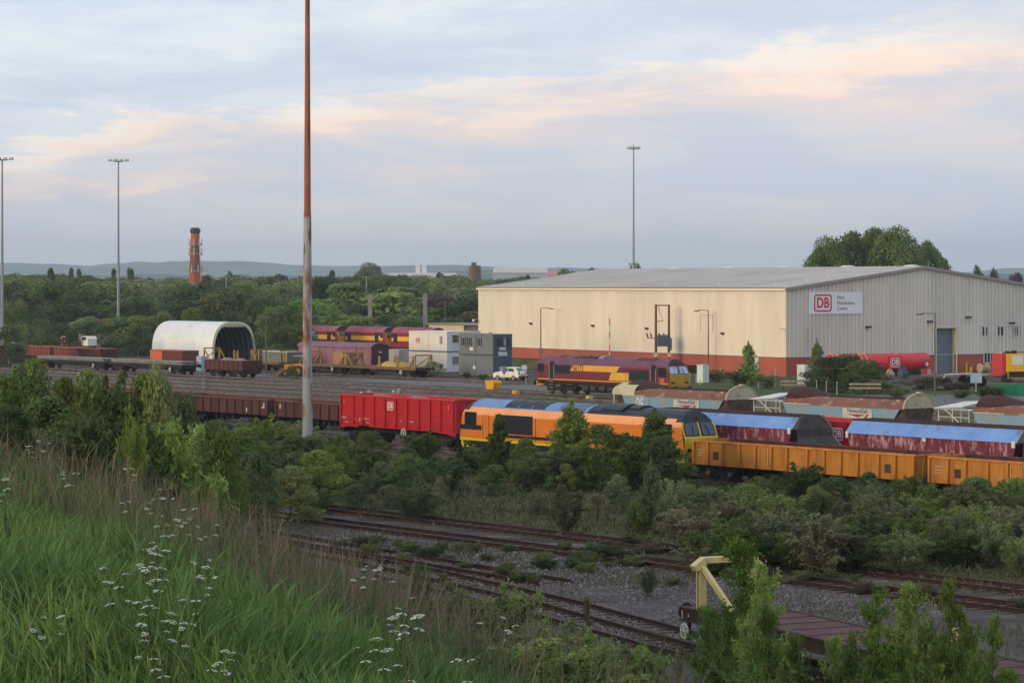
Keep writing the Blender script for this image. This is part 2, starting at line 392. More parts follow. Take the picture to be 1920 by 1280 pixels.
# ---------------------------------------------------------------- railway tracks
rail_prof = [(-.07, -.15), (.07, -.15), (.07, -.13), (.015, -.11), (.015, -.04), (.036, -.03), (.036, 0), (-.036, 0), (-.036, -.03), (-.015, -.04), (-.015, -.11), (-.07, -.13)]
M_shine = pm('dull rail head', (134, 122, 116), (84, 70, 64), 1.2, .45, .3, streak=1)
mbs = MB(); mbs.box(-.125, .125, -1.25, 1.25, -.22, -.145); ME_sleeper = mbs.mesh('sleeper', M_wood)
def track(label, path, sleepers=None, head=M_shine, group='railway tracks in the yard'):
    """path: list of world points; sleepers=(from, to) distance range with real sleepers"""
    root = thing('railway_track', label, 'railway track', tuple(path[0]), 0, group)
    o = Vector(path[0]); pts = [Vector(p) - o for p in path]
    for side in (-.7175, .7175):
        mb = MB(); ring = []
        for i, p in enumerate(pts):
            d = (pts[min(i + 1, len(pts) - 1)] - pts[max(i - 1, 0)]).normalized(); nrm = Vector((-d.y, d.x, 0))
            ring.append([p + nrm * (side + y) + Vector((0, 0, z)) for y, z in rail_prof])
        n = len(rail_prof); vs = [v for r_ in ring for v in r_]
        fs = [(k * n + i, k * n + (i + 1) % n, (k + 1) * n + (i + 1) % n, (k + 1) * n + i) for k in range(len(pts) - 1) for i in range(n)]
        fs += [tuple(range(n))[::-1], tuple(range(n * (len(pts) - 1), n * len(pts)))]
        mi = []
        mb.add(vs, fs); mb.build('rail', head, root)
    if sleepers:
        acc = 0; 
        for a, b in zip(pts, pts[1:]):
            L_ = (b - a).length; d = (b - a) / L_; k = 0
            while k < L_:
                if sleepers[0] < acc + k < sleepers[1]:
                    link('sleeper', ME_sleeper, root, a + d * k, (0, 0, math.atan2(d.y, d.x) + rnd.uniform(-.02, .02)))
                k += .72
            acc += L_
    return root
def straight(t, s0, s1): return [st(s0, t), st(s1, t)]
track('rusty siding nearest behind the gravel, overgrown', straight(70.3, 26, 140), (12, 100), M_rust_rail)
track('rusty siding at the foot of the scrub, behind the nearer one', straight(74.6, 26, 140), (12, 100), M_rust_rail)
tA0 = at(1070, 1085, 0); tA1 = at(560, 1002, 0); dA = (tA1 - tA0).normalized(); nA = Vector((-dA.y, dA.x, 0)) * -.72
track('rusty siding whose rail ends cut off in the gravel', [tA0 - nA * -1 * -1, tA0 - nA + dA * 30, tA0 - nA + dA * 62], (0, 60), M_rust_rail)
p0 = at(1290, 1191, 0); pB = [p0 + Vector((math.sin(R(a)) * r_, -math.cos(R(a)) * r_, 0)) for a, r_ in ((30, 60), (28, 30), (26, 12))]
pB += [p0] + [p0 + Vector((-math.sin(R(23)) * 10, math.cos(R(23)) * 10, 0)), p0 + Vector((-math.sin(R(25)) * 22, math.cos(R(25)) * 22, 0)), p0 + Vector((-math.sin(R(28)) * 40, math.cos(R(28)) * 40, 0))]
track('rusty siding under the flat wagon with the cream frame', pB, (38, 110), M_rust_rail)
q0 = p0 + Vector((-.6, -1.9, 0))
track('rusty rails running close beside the flat wagon siding', [q0 + Vector((12, -24, 0)), q0 + Vector((0, 0, 0)), q0 + Vector((-4.2, 9.6, 0)), q0 + Vector((-9.5, 20, 0))], None, M_rust_rail)
for t_, s0, s1, lab in ((102.3, 60, 330, 'track under the orange locomotive and the yellow wagons'), (106.7, 60, 330, 'track under the red box wagon and the blue topped hoppers'),
        (111, 60, 330, 'track under the brown low wagons'), (116.5, 70, 330, 'empty track behind the brown low wagons'), (128.3, 80, 330, 'track under the pale blue ballast hoppers'),
        (134, 90, 340, 'track just behind the pale blue ballast hoppers'), (140, 100, 350, 'second track behind the pale blue ballast hoppers'), (146, 110, 360, 'third empty track in the middle of the yard'),
        (152.5, 110, 360, 'fourth empty track in the middle of the yard'), (158.5, 120, 360, 'fifth empty track in the middle of the yard'), (165, 140, 370, 'empty track in front of the maroon locomotive'),
        (171.4, 150, 400, 'track under the maroon and gold locomotive'), (180, 260, 400, 'track under the short brown wagons at far left'), (187.5, 240, 420, 'track under the yellow ended flat wagons'), (193.3, 258, 420, 'track under the faded purple vans')):
    track(lab, straight(t_, s0, s1))
mb = MB(); mb.prism([(226, G - .1), (227.5, .75), (233.5, .75), (235, G - .1)], 255, 420)
me = mb.mesh('track_bed', M_scrub); tag(link('track_bed', me, None, (0, 0, 0)), kind='structure')
bpy.data.objects['track_bed'].matrix_world = Matrix(((U.x, V.x, 0, 0), (U.y, V.y, 0, 0), (0, 0, 1, 0), (0, 0, 0, 1)))

# ================================================================ WAREHOUSE
M_clad = pm('pale metal cladding', (226, 212, 190), (212, 198, 176), .35, .45, streak=6, spec=.4)
M_cladg = pm('gable cladding greyed for shade', (218, 210, 199), (202, 195, 186), .35, .45, streak=6, spec=.4, c3=(176, 172, 168), thr3=(.6, .75), scale3=.5, streak3=8)  # copy of the wall cladding with the gable's shade greyed into its colour
M_brick = None
def brick_mat():
    m, t, b = nodes_of('red brick'); nn = t.nodes; ll = t.links
    tcn = nn.new('ShaderNodeTexCoord'); mp = nn.new('ShaderNodeMapping'); mp.inputs['Rotation'].default_value = (R(90), 0, 0)
    s_ = nn.new('ShaderNodeSeparateXYZ'); ll.new(tcn.outputs['Object'], s_.inputs[0]); ad = nn.new('ShaderNodeMath'); ll.new(s_.outputs[0], ad.inputs[0]); ll.new(s_.outputs[1], ad.inputs[1])
    cb = nn.new('ShaderNodeCombineXYZ'); ll.new(ad.outputs[0], cb.inputs[0]); ll.new(s_.outputs[2], cb.inputs[1])
    br = nn.new('ShaderNodeTexBrick'); ll.new(cb.outputs[0], br.inputs[0]); br.inputs['Scale'].default_value = 1
    br.inputs['Brick Width'].default_value = .225; br.inputs['Row Height'].default_value = .075; br.inputs['Mortar Size'].default_value = .006
    br.inputs['Color1'].default_value = (*S2L((190, 86, 60)), 1); br.inputs['Color2'].default_value = (*S2L((168, 74, 54)), 1); br.inputs['Mortar'].default_value = (*S2L((150, 120, 104)), 1)
    nz = nn.new('ShaderNodeTexNoise'); nz.inputs['Scale'].default_value = .4; ll.new(tcn.outputs['Object'], nz.inputs[0])
    mx = nn.new('ShaderNodeMixRGB'); mx.blend_type = 'MULTIPLY'; mx.inputs[0].default_value = .35; ll.new(br.outputs[0], mx.inputs[1]); ll.new(nz.outputs['Fac'], mx.inputs[2])
    ll.new(mx.outputs[0], b.inputs['Base Color']); b.inputs['Roughness'].default_value = .9; return m
M_brick = brick_mat()
WZ = math.atan2(.522, .853)
wh = thing('warehouse', 'large pale metal clad warehouse on a red brick base', 'warehouse', (wA.x, wA.y, G), WZ)
GW, GL, EH, RH, BH = 43.4, 73.8, 10.8, 13.55, 2.35
DX0, DX1, DZ = 23.9, 27.2, 5.75
def roof_z(x): return EH + (RH - EH) * (1 - abs(x - GW / 2) / (GW / 2))
mb = MB()
for x0, x1 in ((0, DX0), (DX1, GW)): mb.box(x0, x1, 0, .3, 0, BH)
mb.box(0, .3, .3, GL, 0, BH); mb.box(GW - .3, GW, .3, GL, 0, BH); mb.box(.3, GW - .3, GL - .3, GL, 0, BH)
mb.build('brick_base', M_brick, wh)
mb = MB()
for x0, x1 in ((0, DX0), (DX1, GW)): mb.box(x0, x1, -.08, 0, BH, BH + .1)
mb.box(-.08, 0, -.08, GL, BH, BH + .1); mb.build('sill_flashing', M_white, wh)
# gable cladding: ribbed sheet with a real trapezoid profile, open at the door
mb = MB(); pitch = .62
def gable_profile():
    xs_ = []; x = 0
    while x < GW:
        for dx, dy in ((0, 0.), (.34, 0.), (.39, -.15), (.52, -.15), (.57, 0.)): xs_.append((min(GW, x + dx), dy))
        x += pitch
    return xs_
gp = gable_profile()
for (xa, ya), (xb, yb) in zip(gp, gp[1:]):
    if xb - xa < 1e-4: continue
    zb = DZ if (xa + xb) / 2 > DX0 and (xa + xb) / 2 < DX1 else BH + .1
    mb.add([(xa, ya, zb), (xb, yb, zb), (xb, yb, roof_z(xb)), (xa, ya, roof_z(xa))], [(0, 1, 2, 3)])
mb.add([(0, .05, BH), (GW, .05, BH), (GW, .05, BH + .05), (0, .05, BH + .05)], [(0, 1, 2, 3)])
mb.build('gable_cladding', M_cladg, wh)
mb = MB(); y = 0
while y < GL - .01:
    pts_ = [(0, 0.), (.30, 0.), (.33, -.035), (.41, -.035), (.44, 0.)]
    prev = None
    for dy, dx in pts_ + [(.5, 0.)]:
        cur = (dx, min(GL, y + dy))
        if prev: mb.add([(prev[0], prev[1], BH + .1), (cur[0], cur[1], BH + .1), (cur[0], cur[1], EH), (prev[0], prev[1], EH)], [(0, 3, 2, 1)])
        prev = cur
    y += .5
mb.build('side_cladding', M_clad, wh)
mb = MB(); mb.box(GW - .05, GW, 0, GL, BH, EH); mb.add([(0, GL, BH), (GW, GL, BH), (GW, GL, EH), (GW / 2, GL, RH), (0, GL, EH)], [(0, 1, 2, 3, 4)])
mb.build('rear_cladding', M_clad, wh)
M_roof = pm('dusty grey roof sheeting', (186, 178, 170), (170, 162, 154), .12, .8, c3=(168, 164, 162), thr3=(.55, .68), scale3=.2)
mb = MB()
for a, b_ in ((0, GW / 2), (GW / 2, GW)):
    k = 0; n_ = 74
    for i in range(n_):
        y0 = -.35 + (GL + .5) * i / n_; y1 = -.35 + (GL + .5) * (i + 1) / n_
        za, zb = roof_z(a) + .08, roof_z(b_) + .08; xa = a - (.35 if a == 0 else 0); xb = b_ + (.35 if b_ == GW else 0)
        ym = y1 - .16
        mb.add([(xa, y0, za), (xb, y0, zb), (xb, ym, zb), (xa, ym, za)], [(0, 1, 2, 3)])
        mb.add([(xa, ym, za), (xb, ym, zb), (xb, ym + .05, zb + .045), (xa, ym + .05, za + .045), (xb, y1, zb), (xa, y1, za)], [(0, 1, 2, 3), (3, 2, 4, 5)])
mb.build('roof', M_roof, wh)
mb = MB(); mb.bar((-.38, -.4, EH - .12), (GW / 2, -.4, RH - .1 + .02), .06, .34); mb.bar((GW / 2, -.4, RH - .08), (GW + .38, -.4, EH - .12), .06, .34)
mb.build('gable_trim', pm('grey brown trim', (150, 140, 134), None, 1), wh)
mb = MB(); mb.box(-.42, -.2, -.35, GL, EH - .22, EH - .02); mb.build('gutter', pm('cream gutter', (236, 222, 196), None, 1), wh)
mb = MB(); mb.box(-.11, .14, -.11, -.092, BH + .1, EH - .15, 0); mb.box(-.11, -.085, -.092, .16, BH + .1, EH - .15, 0); mb.build('corner_flashing', M_clad, wh)
M_dome = pm('white roof ventilator', (206, 198, 194), (188, 180, 176), 2, .6)
def dome(x, y):
    mb = MB(); rings = [(1.1, 0), (1.05, .1), (.75, .22), (.35, .27)]; n = 12; vs = []; 
    for r_, z in rings:
        for i in range(n): vs.append((x + r_ * math.cos(2 * math.pi * i / n), y + r_ * math.sin(2 * math.pi * i / n), roof_z(x) + z))
    fs = [(k * n + i, k * n + (i + 1) % n, (k + 1) * n + (i + 1) % n, (k + 1) * n + i) for k in range(3) for i in range(n)] + [tuple(range(3 * n, 4 * n))]
    mb.add(vs, fs); mb.build('roof_ventilator', M_dome, wh, True)
for y in (2.2, 15.1, 28.7, 41.2, 54.5): dome(GW / 2, y)
dome(31, 3.0)
mb = MB(); vv = [(GW / 2 - 12, 4), (GW / 2 - 16, 3)]
for x, y in vv + [(2.2, 5 + 12 * i) for i in range(6)]:
    mb = MB(); mb.cyl((x, y, roof_z(x)), (x, y, roof_z(x) + .45), .08, n=6); mb.build('roof_pipe', M_white, wh)
# door with its reveal
mb = MB(); mb.box(DX0, DX1, .75, .8, 0, DZ); 
for i in range(14): mb.box(DX0, DX1, .735, .75, .2 + i * .4, .215 + i * .4)
mb.build('roller_door', pm('blue grey roller door', (112, 122, 136), (102, 112, 126), 1, .5), wh)
mb = MB(); mb.box(DX0 - .12, DX0, -.1, .8, 0, DZ + .12); mb.box(DX1, DX1 + .12, -.1, .8, 0, DZ + .12); mb.box(DX0, DX1, -.1, .8, DZ, DZ + .12)
mb.build('door_frame', pm('cream door surround', (220, 204, 166), None, 1), wh)
mb = MB(); mb.box(22.8, 28.4, -.12, -.1, DZ + .12, DZ + .3); mb.build('door_flashing', M_clad, wh)
def wwin(x, z, w, h, n=2, on_x=False):
    fr = MB(); d = .12; t = .09
    fr.box(x - w/2 - t, x + w/2 + t, -d - .05, -d + .03, z - t, z); fr.box(x - w/2 - t, x + w/2 + t, -d - .05, -d + .03, z + h, z + h + t)
    for i in range(n + 1):
        xx = x - w/2 + w * i / n; fr.box(xx - t/2, xx + t/2, -d - .05, -d + .03, z, z + h)
    f = fr.build('window', M_white, wh)
    g = MB(); g.box(x - w/2, x + w/2, -d - .01, -d + .01, z, z + h); g.build('pane', M_glass, f)
for x in (31.9, 34.6, 37.3, 40.2): wwin(x, 4.75, 1.05, 1.1)
wwin(32.6, 1.25, 1.6, 1.2, 3); wwin(39.5, 1.25, 1.6, 1.2, 3)
# wall lights and camera
for x, y, z in ((1, 13, 5), (1, 30, 5.4), (1, 43, 5.6), (1, 59, 5.7), (1, 70, 4.1)):
    mb = MB(); mb.box(-.4, 0, y - .2, y + .2, z, z + .22); mb.bar((0, y, z - .1), (-.3, y, z), .06); mb.build('wall_light', pm('dark brown lamp', (60, 48, 44), None, 1), wh)
for x, z in ((12.6, 5.9), (29.0, 7.0), (22.6, 6.5), (36.4, 6.2), (40.6, 6.9)):
    mb = MB(); mb.box(x - .35, x + .35, -.6, -.2, z, z + .22); mb.bar((x, 0, z - .05), (x, -.4, z + .05), .07); mb.build('wall_light', pm('dark brown lamp', (60, 48, 44), None, 1), wh)
mb = MB(); mb.bar((0, .2, 5.8), (-.7, .2, 5.9), .06); mb.cyl((-.75, .2, 5.7), (-.75, .2, 6.0), .16); mb.build('security_camera', M_white, wh)
mb = MB(); mb.bar((0, GL - .2, 6.2), (-.9, GL - .2, 6.25), .06); mb.cyl((-.95, GL - .2, 5.9), (-.95, GL - .2, 6.25), .2); mb.build('security_camera', M_white, wh)
# louvre outline and the white door on the long wall
mb = MB(); mb.box(-.06, -.04, 15.2, 15.26, 5.2, 7.4); mb.box(-.06, -.04, 17.9, 17.96, 5.2, 7.4); mb.box(-.06, -.04, 15.26, 17.9, 7.34, 7.4); mb.build('access_panel', pm('grey seam', (150, 140, 120), None), wh)
mb = MB(); mb.box(-.06, -.01, 5.6, 6.6, .25, 2.3); mb.build('side_door', M_white, wh)
# the sign board
sg = MB(); sg.box(3.45, 11.75, -.2, -.12, 7.65, 10.35); sgo = sg.build('sign_board', pm('white sign face', (228, 226, 228), None, 1, .5), wh)
M_logo = pm('logo red', (206, 40, 52), None, 1, .5); M_ink = pm('dark grey lettering', (62, 62, 70), None, 1, .5)
db_logo(sgo, (5.55, -.2, 9.0), 2.75, M_logo)
for i, w in enumerate(('Parts', 'Distribution', 'Centre')):
    text('lettering', w, .62, M_ink, sgo, (7.75, -.21, 9.68 - i * .68), (R(90), 0, 0), .006, 0, .92, 'LEFT')
# items leaning on the brick base
for x, w, h, nm, mt in ((28.3, .18, 1.3, 'bollard', M_safety), (29.0, .45, .7, 'bollard', M_safety)):
    r_ = thing('bollard', ('tall' if h > 1 else 'short stout') + ' yellow bollard against the brick base right of the grey door', 'bollard', tuple(wl(x, -.8, G)), WZ)
    mb = MB(); mb.cyl((0, 0, 0), (0, 0, h), w / 2, n=10); mb.build('post', mt, r_); mb = MB(); mb.cyl((0, 0, h), (0, 0, h + .05), w / 2, w / 4, n=10); mb.build('cap', mt, r_)
# ================================================================ ROLLING STOCK (local x runs to the viewer's right, near side is -y, rail tops at z = 0)
def mesh_wheel(r=.46):
    mb = MB(); mb.cyl((0, -.07, 0), (0, .07, 0), r, n=16); mb.cyl((0, .05, 0), (0, .085, 0), r * 1.06, n=16); mb.ring((0, -.075, 0), (0, 1, 0), r * .93, r * .62, .02, 16); mb.cyl((0, -.1, 0), (0, -.07, 0), r * .25, n=8); return mb.mesh('wheel', M_wheel, True)
ME_wheel = mesh_wheel()
mb = MB(); mb.cyl((0, -.16, 0), (0, 0, 0), .13, .15, 8); ME_axlebox = mb.mesh('axle_box', M_dark)
ME_axlebox_y = mb.mesh('axle_box', pm('yellow axle box cover', (176, 132, 60), (90, 70, 44), 3))
def bogie(parent, x, axles=2, base=1.8, yel=False, wheel=.46):
    mb = MB(); h = base / 2 * (axles - 1) if axles == 3 else base / 2
    ax = [-h, h] if axles == 2 else [-h, 0, h]
    for s in (-1, 1):
        y = s * 1.0
        mb.prismy([(-h - .45, .62), (-h - .3, .82), (-.5, .78), (-.3, .55), (.3, .55), (.5, .78), (h + .3, .82), (h + .45, .62), (h + .2, .42), (.4, .32), (-.4, .32), (-h - .2, .42)], y - .07, y + .07)
        for a in ax:
            mb.box(a - .16, a + .16, y + s * .04 - .08, y + s * .04 + .08, .3, .66)
            for q in (-.27, .27): mb.cyl((a + q, y + s * .06, .45), (a + q, y + s * .06, .68), .07, n=7)
    mb.box(-.3, .3, -1.0, 1.0, .5, .85)
    b = mb.build('bogie', M_dark, parent, loc=(x, 0, 0))
    for a in ax:
        for s in (-1, 1):
            link('wheel', ME_wheel, b, (a, s * .75, wheel), (0, 0, 0 if s < 0 else math.pi))
            link('axle_box', ME_axlebox_y if yel else ME_axlebox, b, (a, s * 1.1, .46), (0, 0, 0 if s < 0 else math.pi))
    return b
def buffers(parent, L_, z=1.05, r=.24, mat=None):
    for sx in (-1, 1):
        for sy in (-.87, .87):
            mb = MB(); mb.cyl((sx * (L_ / 2 - .02), sy, z), (sx * (L_ / 2 + .42), sy, z), .1, n=8); mb.cyl((sx * (L_ / 2 + .42), sy, z), (sx * (L_ / 2 + .48), sy, z), r, n=12)
            mb.build('buffer', mat or M_dark, parent)
def handwheel(parent, x, y, z, r=.25, mat=None):
    mb = MB(); mb.ring((0, 0, 0), (0, 1, 0), r, r * .82, .04, 18); mb.cyl((0, -.03, 0), (0, .03, 0), r * .2, n=8)
    for a in (0, 60, 120): mb.bar((-r * .85 * math.cos(R(a)), 0, -r * .85 * math.sin(R(a))), (r * .85 * math.cos(R(a)), 0, r * .85 * math.sin(R(a))), .045, .03)
    return mb.build('handbrake_wheel', mat or M_white, parent, loc=(x, y, z))
def rib_mesh(w, d, h, mat, name='rib', taper=.0):
    mb = MB(); mb.prismy([(-w/2, 0), (w/2, 0), (w/2, h), (-w/2, h)], 0, -d); return mb.mesh(name, mat)
def heap(name, x0, x1, w, z0, h, mat, parent, seed=0, peaks=3):
    rr = random.Random(seed); nx_, ny_ = max(6, int((x1 - x0) / .5)), 9; vs = []
    ph = [rr.uniform(0, 6) for _ in range(4)]
    for j in range(ny_ + 1):
        for i in range(nx_ + 1):
            u = i / nx_; v = j / ny_; e = min(1, min(u, 1 - u) * 6) ** .8 * math.sin(math.pi * v) ** .7
            zz = z0 + h * e * (.72 + .28 * math.sin(u * math.pi * peaks * 2 + ph[0])) + rr.uniform(-.03, .03)
            vs.append((x0 + (x1 - x0) * u, -w/2 + w * v, zz))
    fs = [(j * (nx_ + 1) + i, j * (nx_ + 1) + i + 1, (j + 1) * (nx_ + 1) + i + 1, (j + 1) * (nx_ + 1) + i) for j in range(ny_) for i in range(nx_)]
    mb = MB(); mb.add(vs, fs); o = mb.build(name, mat, parent, True); o['kind'] = 'stuff'; return o
def open_wagon(label, group, t, px_r, L_, z0, z1, paint, rim, ribs, load=None, loadh=.3, width=2.6, uneven=None, deep=False, base=0., yel=False, bog=True, name='open_wagon', rib_w=.12, rib_d=.13, seed=0, cat='wagon', inside=None):
    root = thing(name, label, cat, vpos(t, px_r, L_, base), TRZ, group)
    hw = width / 2; th = .05; hl = L_ / 2
    for s, nm in ((-1, 'side_wall'), (1, 'side_wall')):
        mb = MB(); y = s * hw
        if deep:   # lower edge steps up over the bogies
            z2 = z0 + .42; pr = [(-hl, z0), (-hl + 1.9, z0), (-hl + 2.15, z2), (-hl + 4.0, z2 + .0), (-hl + 4.2, z0 + .1), (hl - 4.2, z0 + .1), (hl - 4.0, z2), (hl - 2.15, z2), (hl - 1.9, z0), (hl, z0), (hl, z1), (-hl, z1)]
            pr = [(-hl, z0 - .08), (-hl + .3, z0 - .08), (-hl + .7, z0 + .0), (-hl + 2.1, z0 + .0), (-hl + 2.2, z0 + .14), (-hl + 3.4, z0 + .14), (-hl + 3.5, z0 + .05), (hl - 3.2, z0 + .05), (hl - 2.2, z0 + .02), (hl - 1.0, z0 - .04), (hl - .3, z0 - .15), (hl, z0 - .15), (hl, z1), (-hl, z1)]
        else: pr = [(-hl, z0), (hl, z0), (hl, z1), (-hl, z1)]
        mb.prismy(pr, y - th / 2, y + th / 2); mb.build(nm, inside if (inside and s > 0) else paint, root)
    for s in (-1, 1):
        mb = MB(); mb.box(s * (hl - .03) - .03, s * (hl - .03) + .03, -hw + th / 2, hw - th / 2, z0, z1 - .01)
        for yy in (-.8, 0, .8): mb.box(s * (hl + .05) - .05, s * (hl + .05) + .05, yy - .06, yy + .06, z0, z1 - .12)
        mb.build('end_wall', paint, root)
    mb = MB(); mb.box(-hl + .07, hl - .07, -hw + .03, hw - .03, z0 + .08, z0 + .14); mb.box(-hl, hl, -.35, .35, z0 - .35, z0 + .08); mb.box(-hl, -hl + .25, -1.25, 1.25, z0 - .38, z0 + .0); mb.box(hl - .25, hl, -1.25, 1.25, z0 - .38, z0 + .0)
    mb.build('underframe', M_dark, root)
    for s in (-1, 1):
        mb = MB(); mb.box(-hl - .06, hl + .06, s * hw - .09, s * hw + .09, z1 - .005, z1 + .09); mb.build('top_rail', inside if (inside and s > 0) else rim, root)
        mb = MB(); mb.box(s * hl - .07, s * hl + .07, -hw + .09, hw - .09, z1 - .004, z1 + .088); mb.build('end_rail', rim, root)
    me = rib_mesh(rib_w, rib_d, z1 - z0 - (.2 if deep else 0.02), paint)
    xsr = [-hl + rib_w / 2 + (L_ - rib_w) * i / (ribs - 1) for i in range(ribs)] if isinstance(ribs, int) else ribs
    for x in xsr:
        for s in (-1, 1): link('rib', me, root, (x, s * (hw + .026), z0 + (.15 if deep else 0)), (0, 0, 0 if s < 0 else math.pi))
    if load: heap('load', -hl + .1, hl - .1, width - .1, z1 - (.45 if loadh < 1 else .2) , loadh, load, root, seed)
    if bog:
        for s in (-1, 1): bogie(root, s * (hl - 1.9), yel=yel)
        buffers(root, L_)
    return root
def plate(parent, name, x0, x1, z0, z1, y, mat, slant=0, th=.012):
    """thin sheet lying proud of the near side; slant moves its top edge along x"""
    mb = MB(); mb.prismy([(x0, z0), (x1, z0), (x1 + slant, z1), (x0 + slant, z1)], y - th, y); return mb.build(name, mat, parent)
M_mark = pm('faded white stencil', (206, 196, 186), None, 1)

# --- brown low open wagons, third track
for i, (lab) in enumerate(('brown low-sided open wagon directly left of the red box wagon, behind the rusty mast', 'brown low-sided open wagon second left of the red box wagon', 'brown low-sided open wagon mostly lost in the bushes, third left of the red box wagon')):
    s_end = S(109.7, 640) + .6 + i * 14.1 - (1.6 if i == 0 else 1.6)
    L_ = 13.0; w = open_wagon(lab, 'brown low wagons', 111, 640, L_, 1.15, 2.3, M_brown, pm('pale brown rim', (122, 84, 74), (100, 62, 54), 2, .8), 12, M_load, .3, seed=i, rib_w=.16, rib_d=.1)
    w.location = st(S(109.7, 515) + .35 - 13.6 + i * 14.1 + L_ / 2, 111)
    for x in (-hl for hl in ()): pass
    plate(w, 'data_panel', -6.0, -5.85, 1.75, 2.1, -1.34, M_mark); plate(w, 'data_panel', 3.4, 3.55, 1.35, 1.65, -1.34, M_mark); plate(w, 'data_panel', 5.6, 6.0, 1.7, 1.8, -1.345, M_mark); plate(w, 'data_panel', 5.85, 6.0, 1.8, 2.1, -1.345, M_mark)
    mb = MB(); 
    for x in (-1.2, -.4, .4, 1.2): mb.cyl((x, -1.15, .85), (x, -.6, .85), .17, n=10)
    mb.build('spring_gear', M_dark, w)
# --- bright red box wagons
def red_wagon(label, s_right, t=106.7, base=0, top=3.36, lx=-.62, lz=2.78, lw=.72):
    L_ = 13.3
    w = open_wagon(label, 'bright red box wagons', t, 853, L_, 1.2, top, M_red, M_redtop, [-6.55, -5.0, -3.85, -2.55, -1.25, .05, 1.35, 2.7, 3.95, 5.15, 6.55], M_gravel, .55, deep=True, seed=5, name='box_wagon', rib_w=.12, rib_d=.1)
    w.location = st(s_right + L_ / 2, t, base)
    pl = plate(w, 'logo_panel', lx - .5, lx + .5, lz - .38, lz + .38, -1.33, M_red)
    db_logo(pl, (lx, -1.345, lz), lw, pm('white marking', (226, 216, 212), None, 1), M_red)
    for x, z, ww, hh in ((-6.2, 2.75, .12, .3), (6.0, 2.75, .14, .3), (-6.3, 1.72, .8, .18), (-5.9, 1.45, .4, .12), (-4.9, 1.7, .3, .12), (-4.3, 1.6, .25, .25), (-3.6, 1.75, .9, .14), (-3.3, 1.5, .5, .1), (.6, 1.75, .3, .14), (1.8, 1.75, .5, .12)):
        plate(w, 'data_panel', x - ww/2, x + ww/2, z, z + hh, -1.345, pm('pinkish stencil', (206, 130, 126), (190, 90, 90), 8))
    mb = MB(); mb.box(-6.6, 6.6, -1.345, -1.325, 2.02, 2.07); mb.build('side_seam', M_redtop, w)
    handwheel(w, .9, -1.35, 1.02, .3)
    mb = MB(); mb.bar((-6.75, -1.3, 1.0), (-6.75, -1.3, 3.0), .04); mb.bar((6.72, -1.3, 1.0), (6.72, -1.3, 3.2), .04); mb.build('grab_rail', M_redtop, w)
    return w
sR = S(105.4, 853)
red_wagon('bright red box wagon with gravel in it, between brown wagons and orange locomotive', sR)
# the red wagon seen in the gap between the hoppers
sG = S(109.7, 1612) - .5; red_wagon('red box wagon glimpsed in the gap between the two blue topped hoppers', sG, 111, top=3.12, lx=(sG + 6.65) - S(109.7, 1571), lz=2.42, lw=.92)

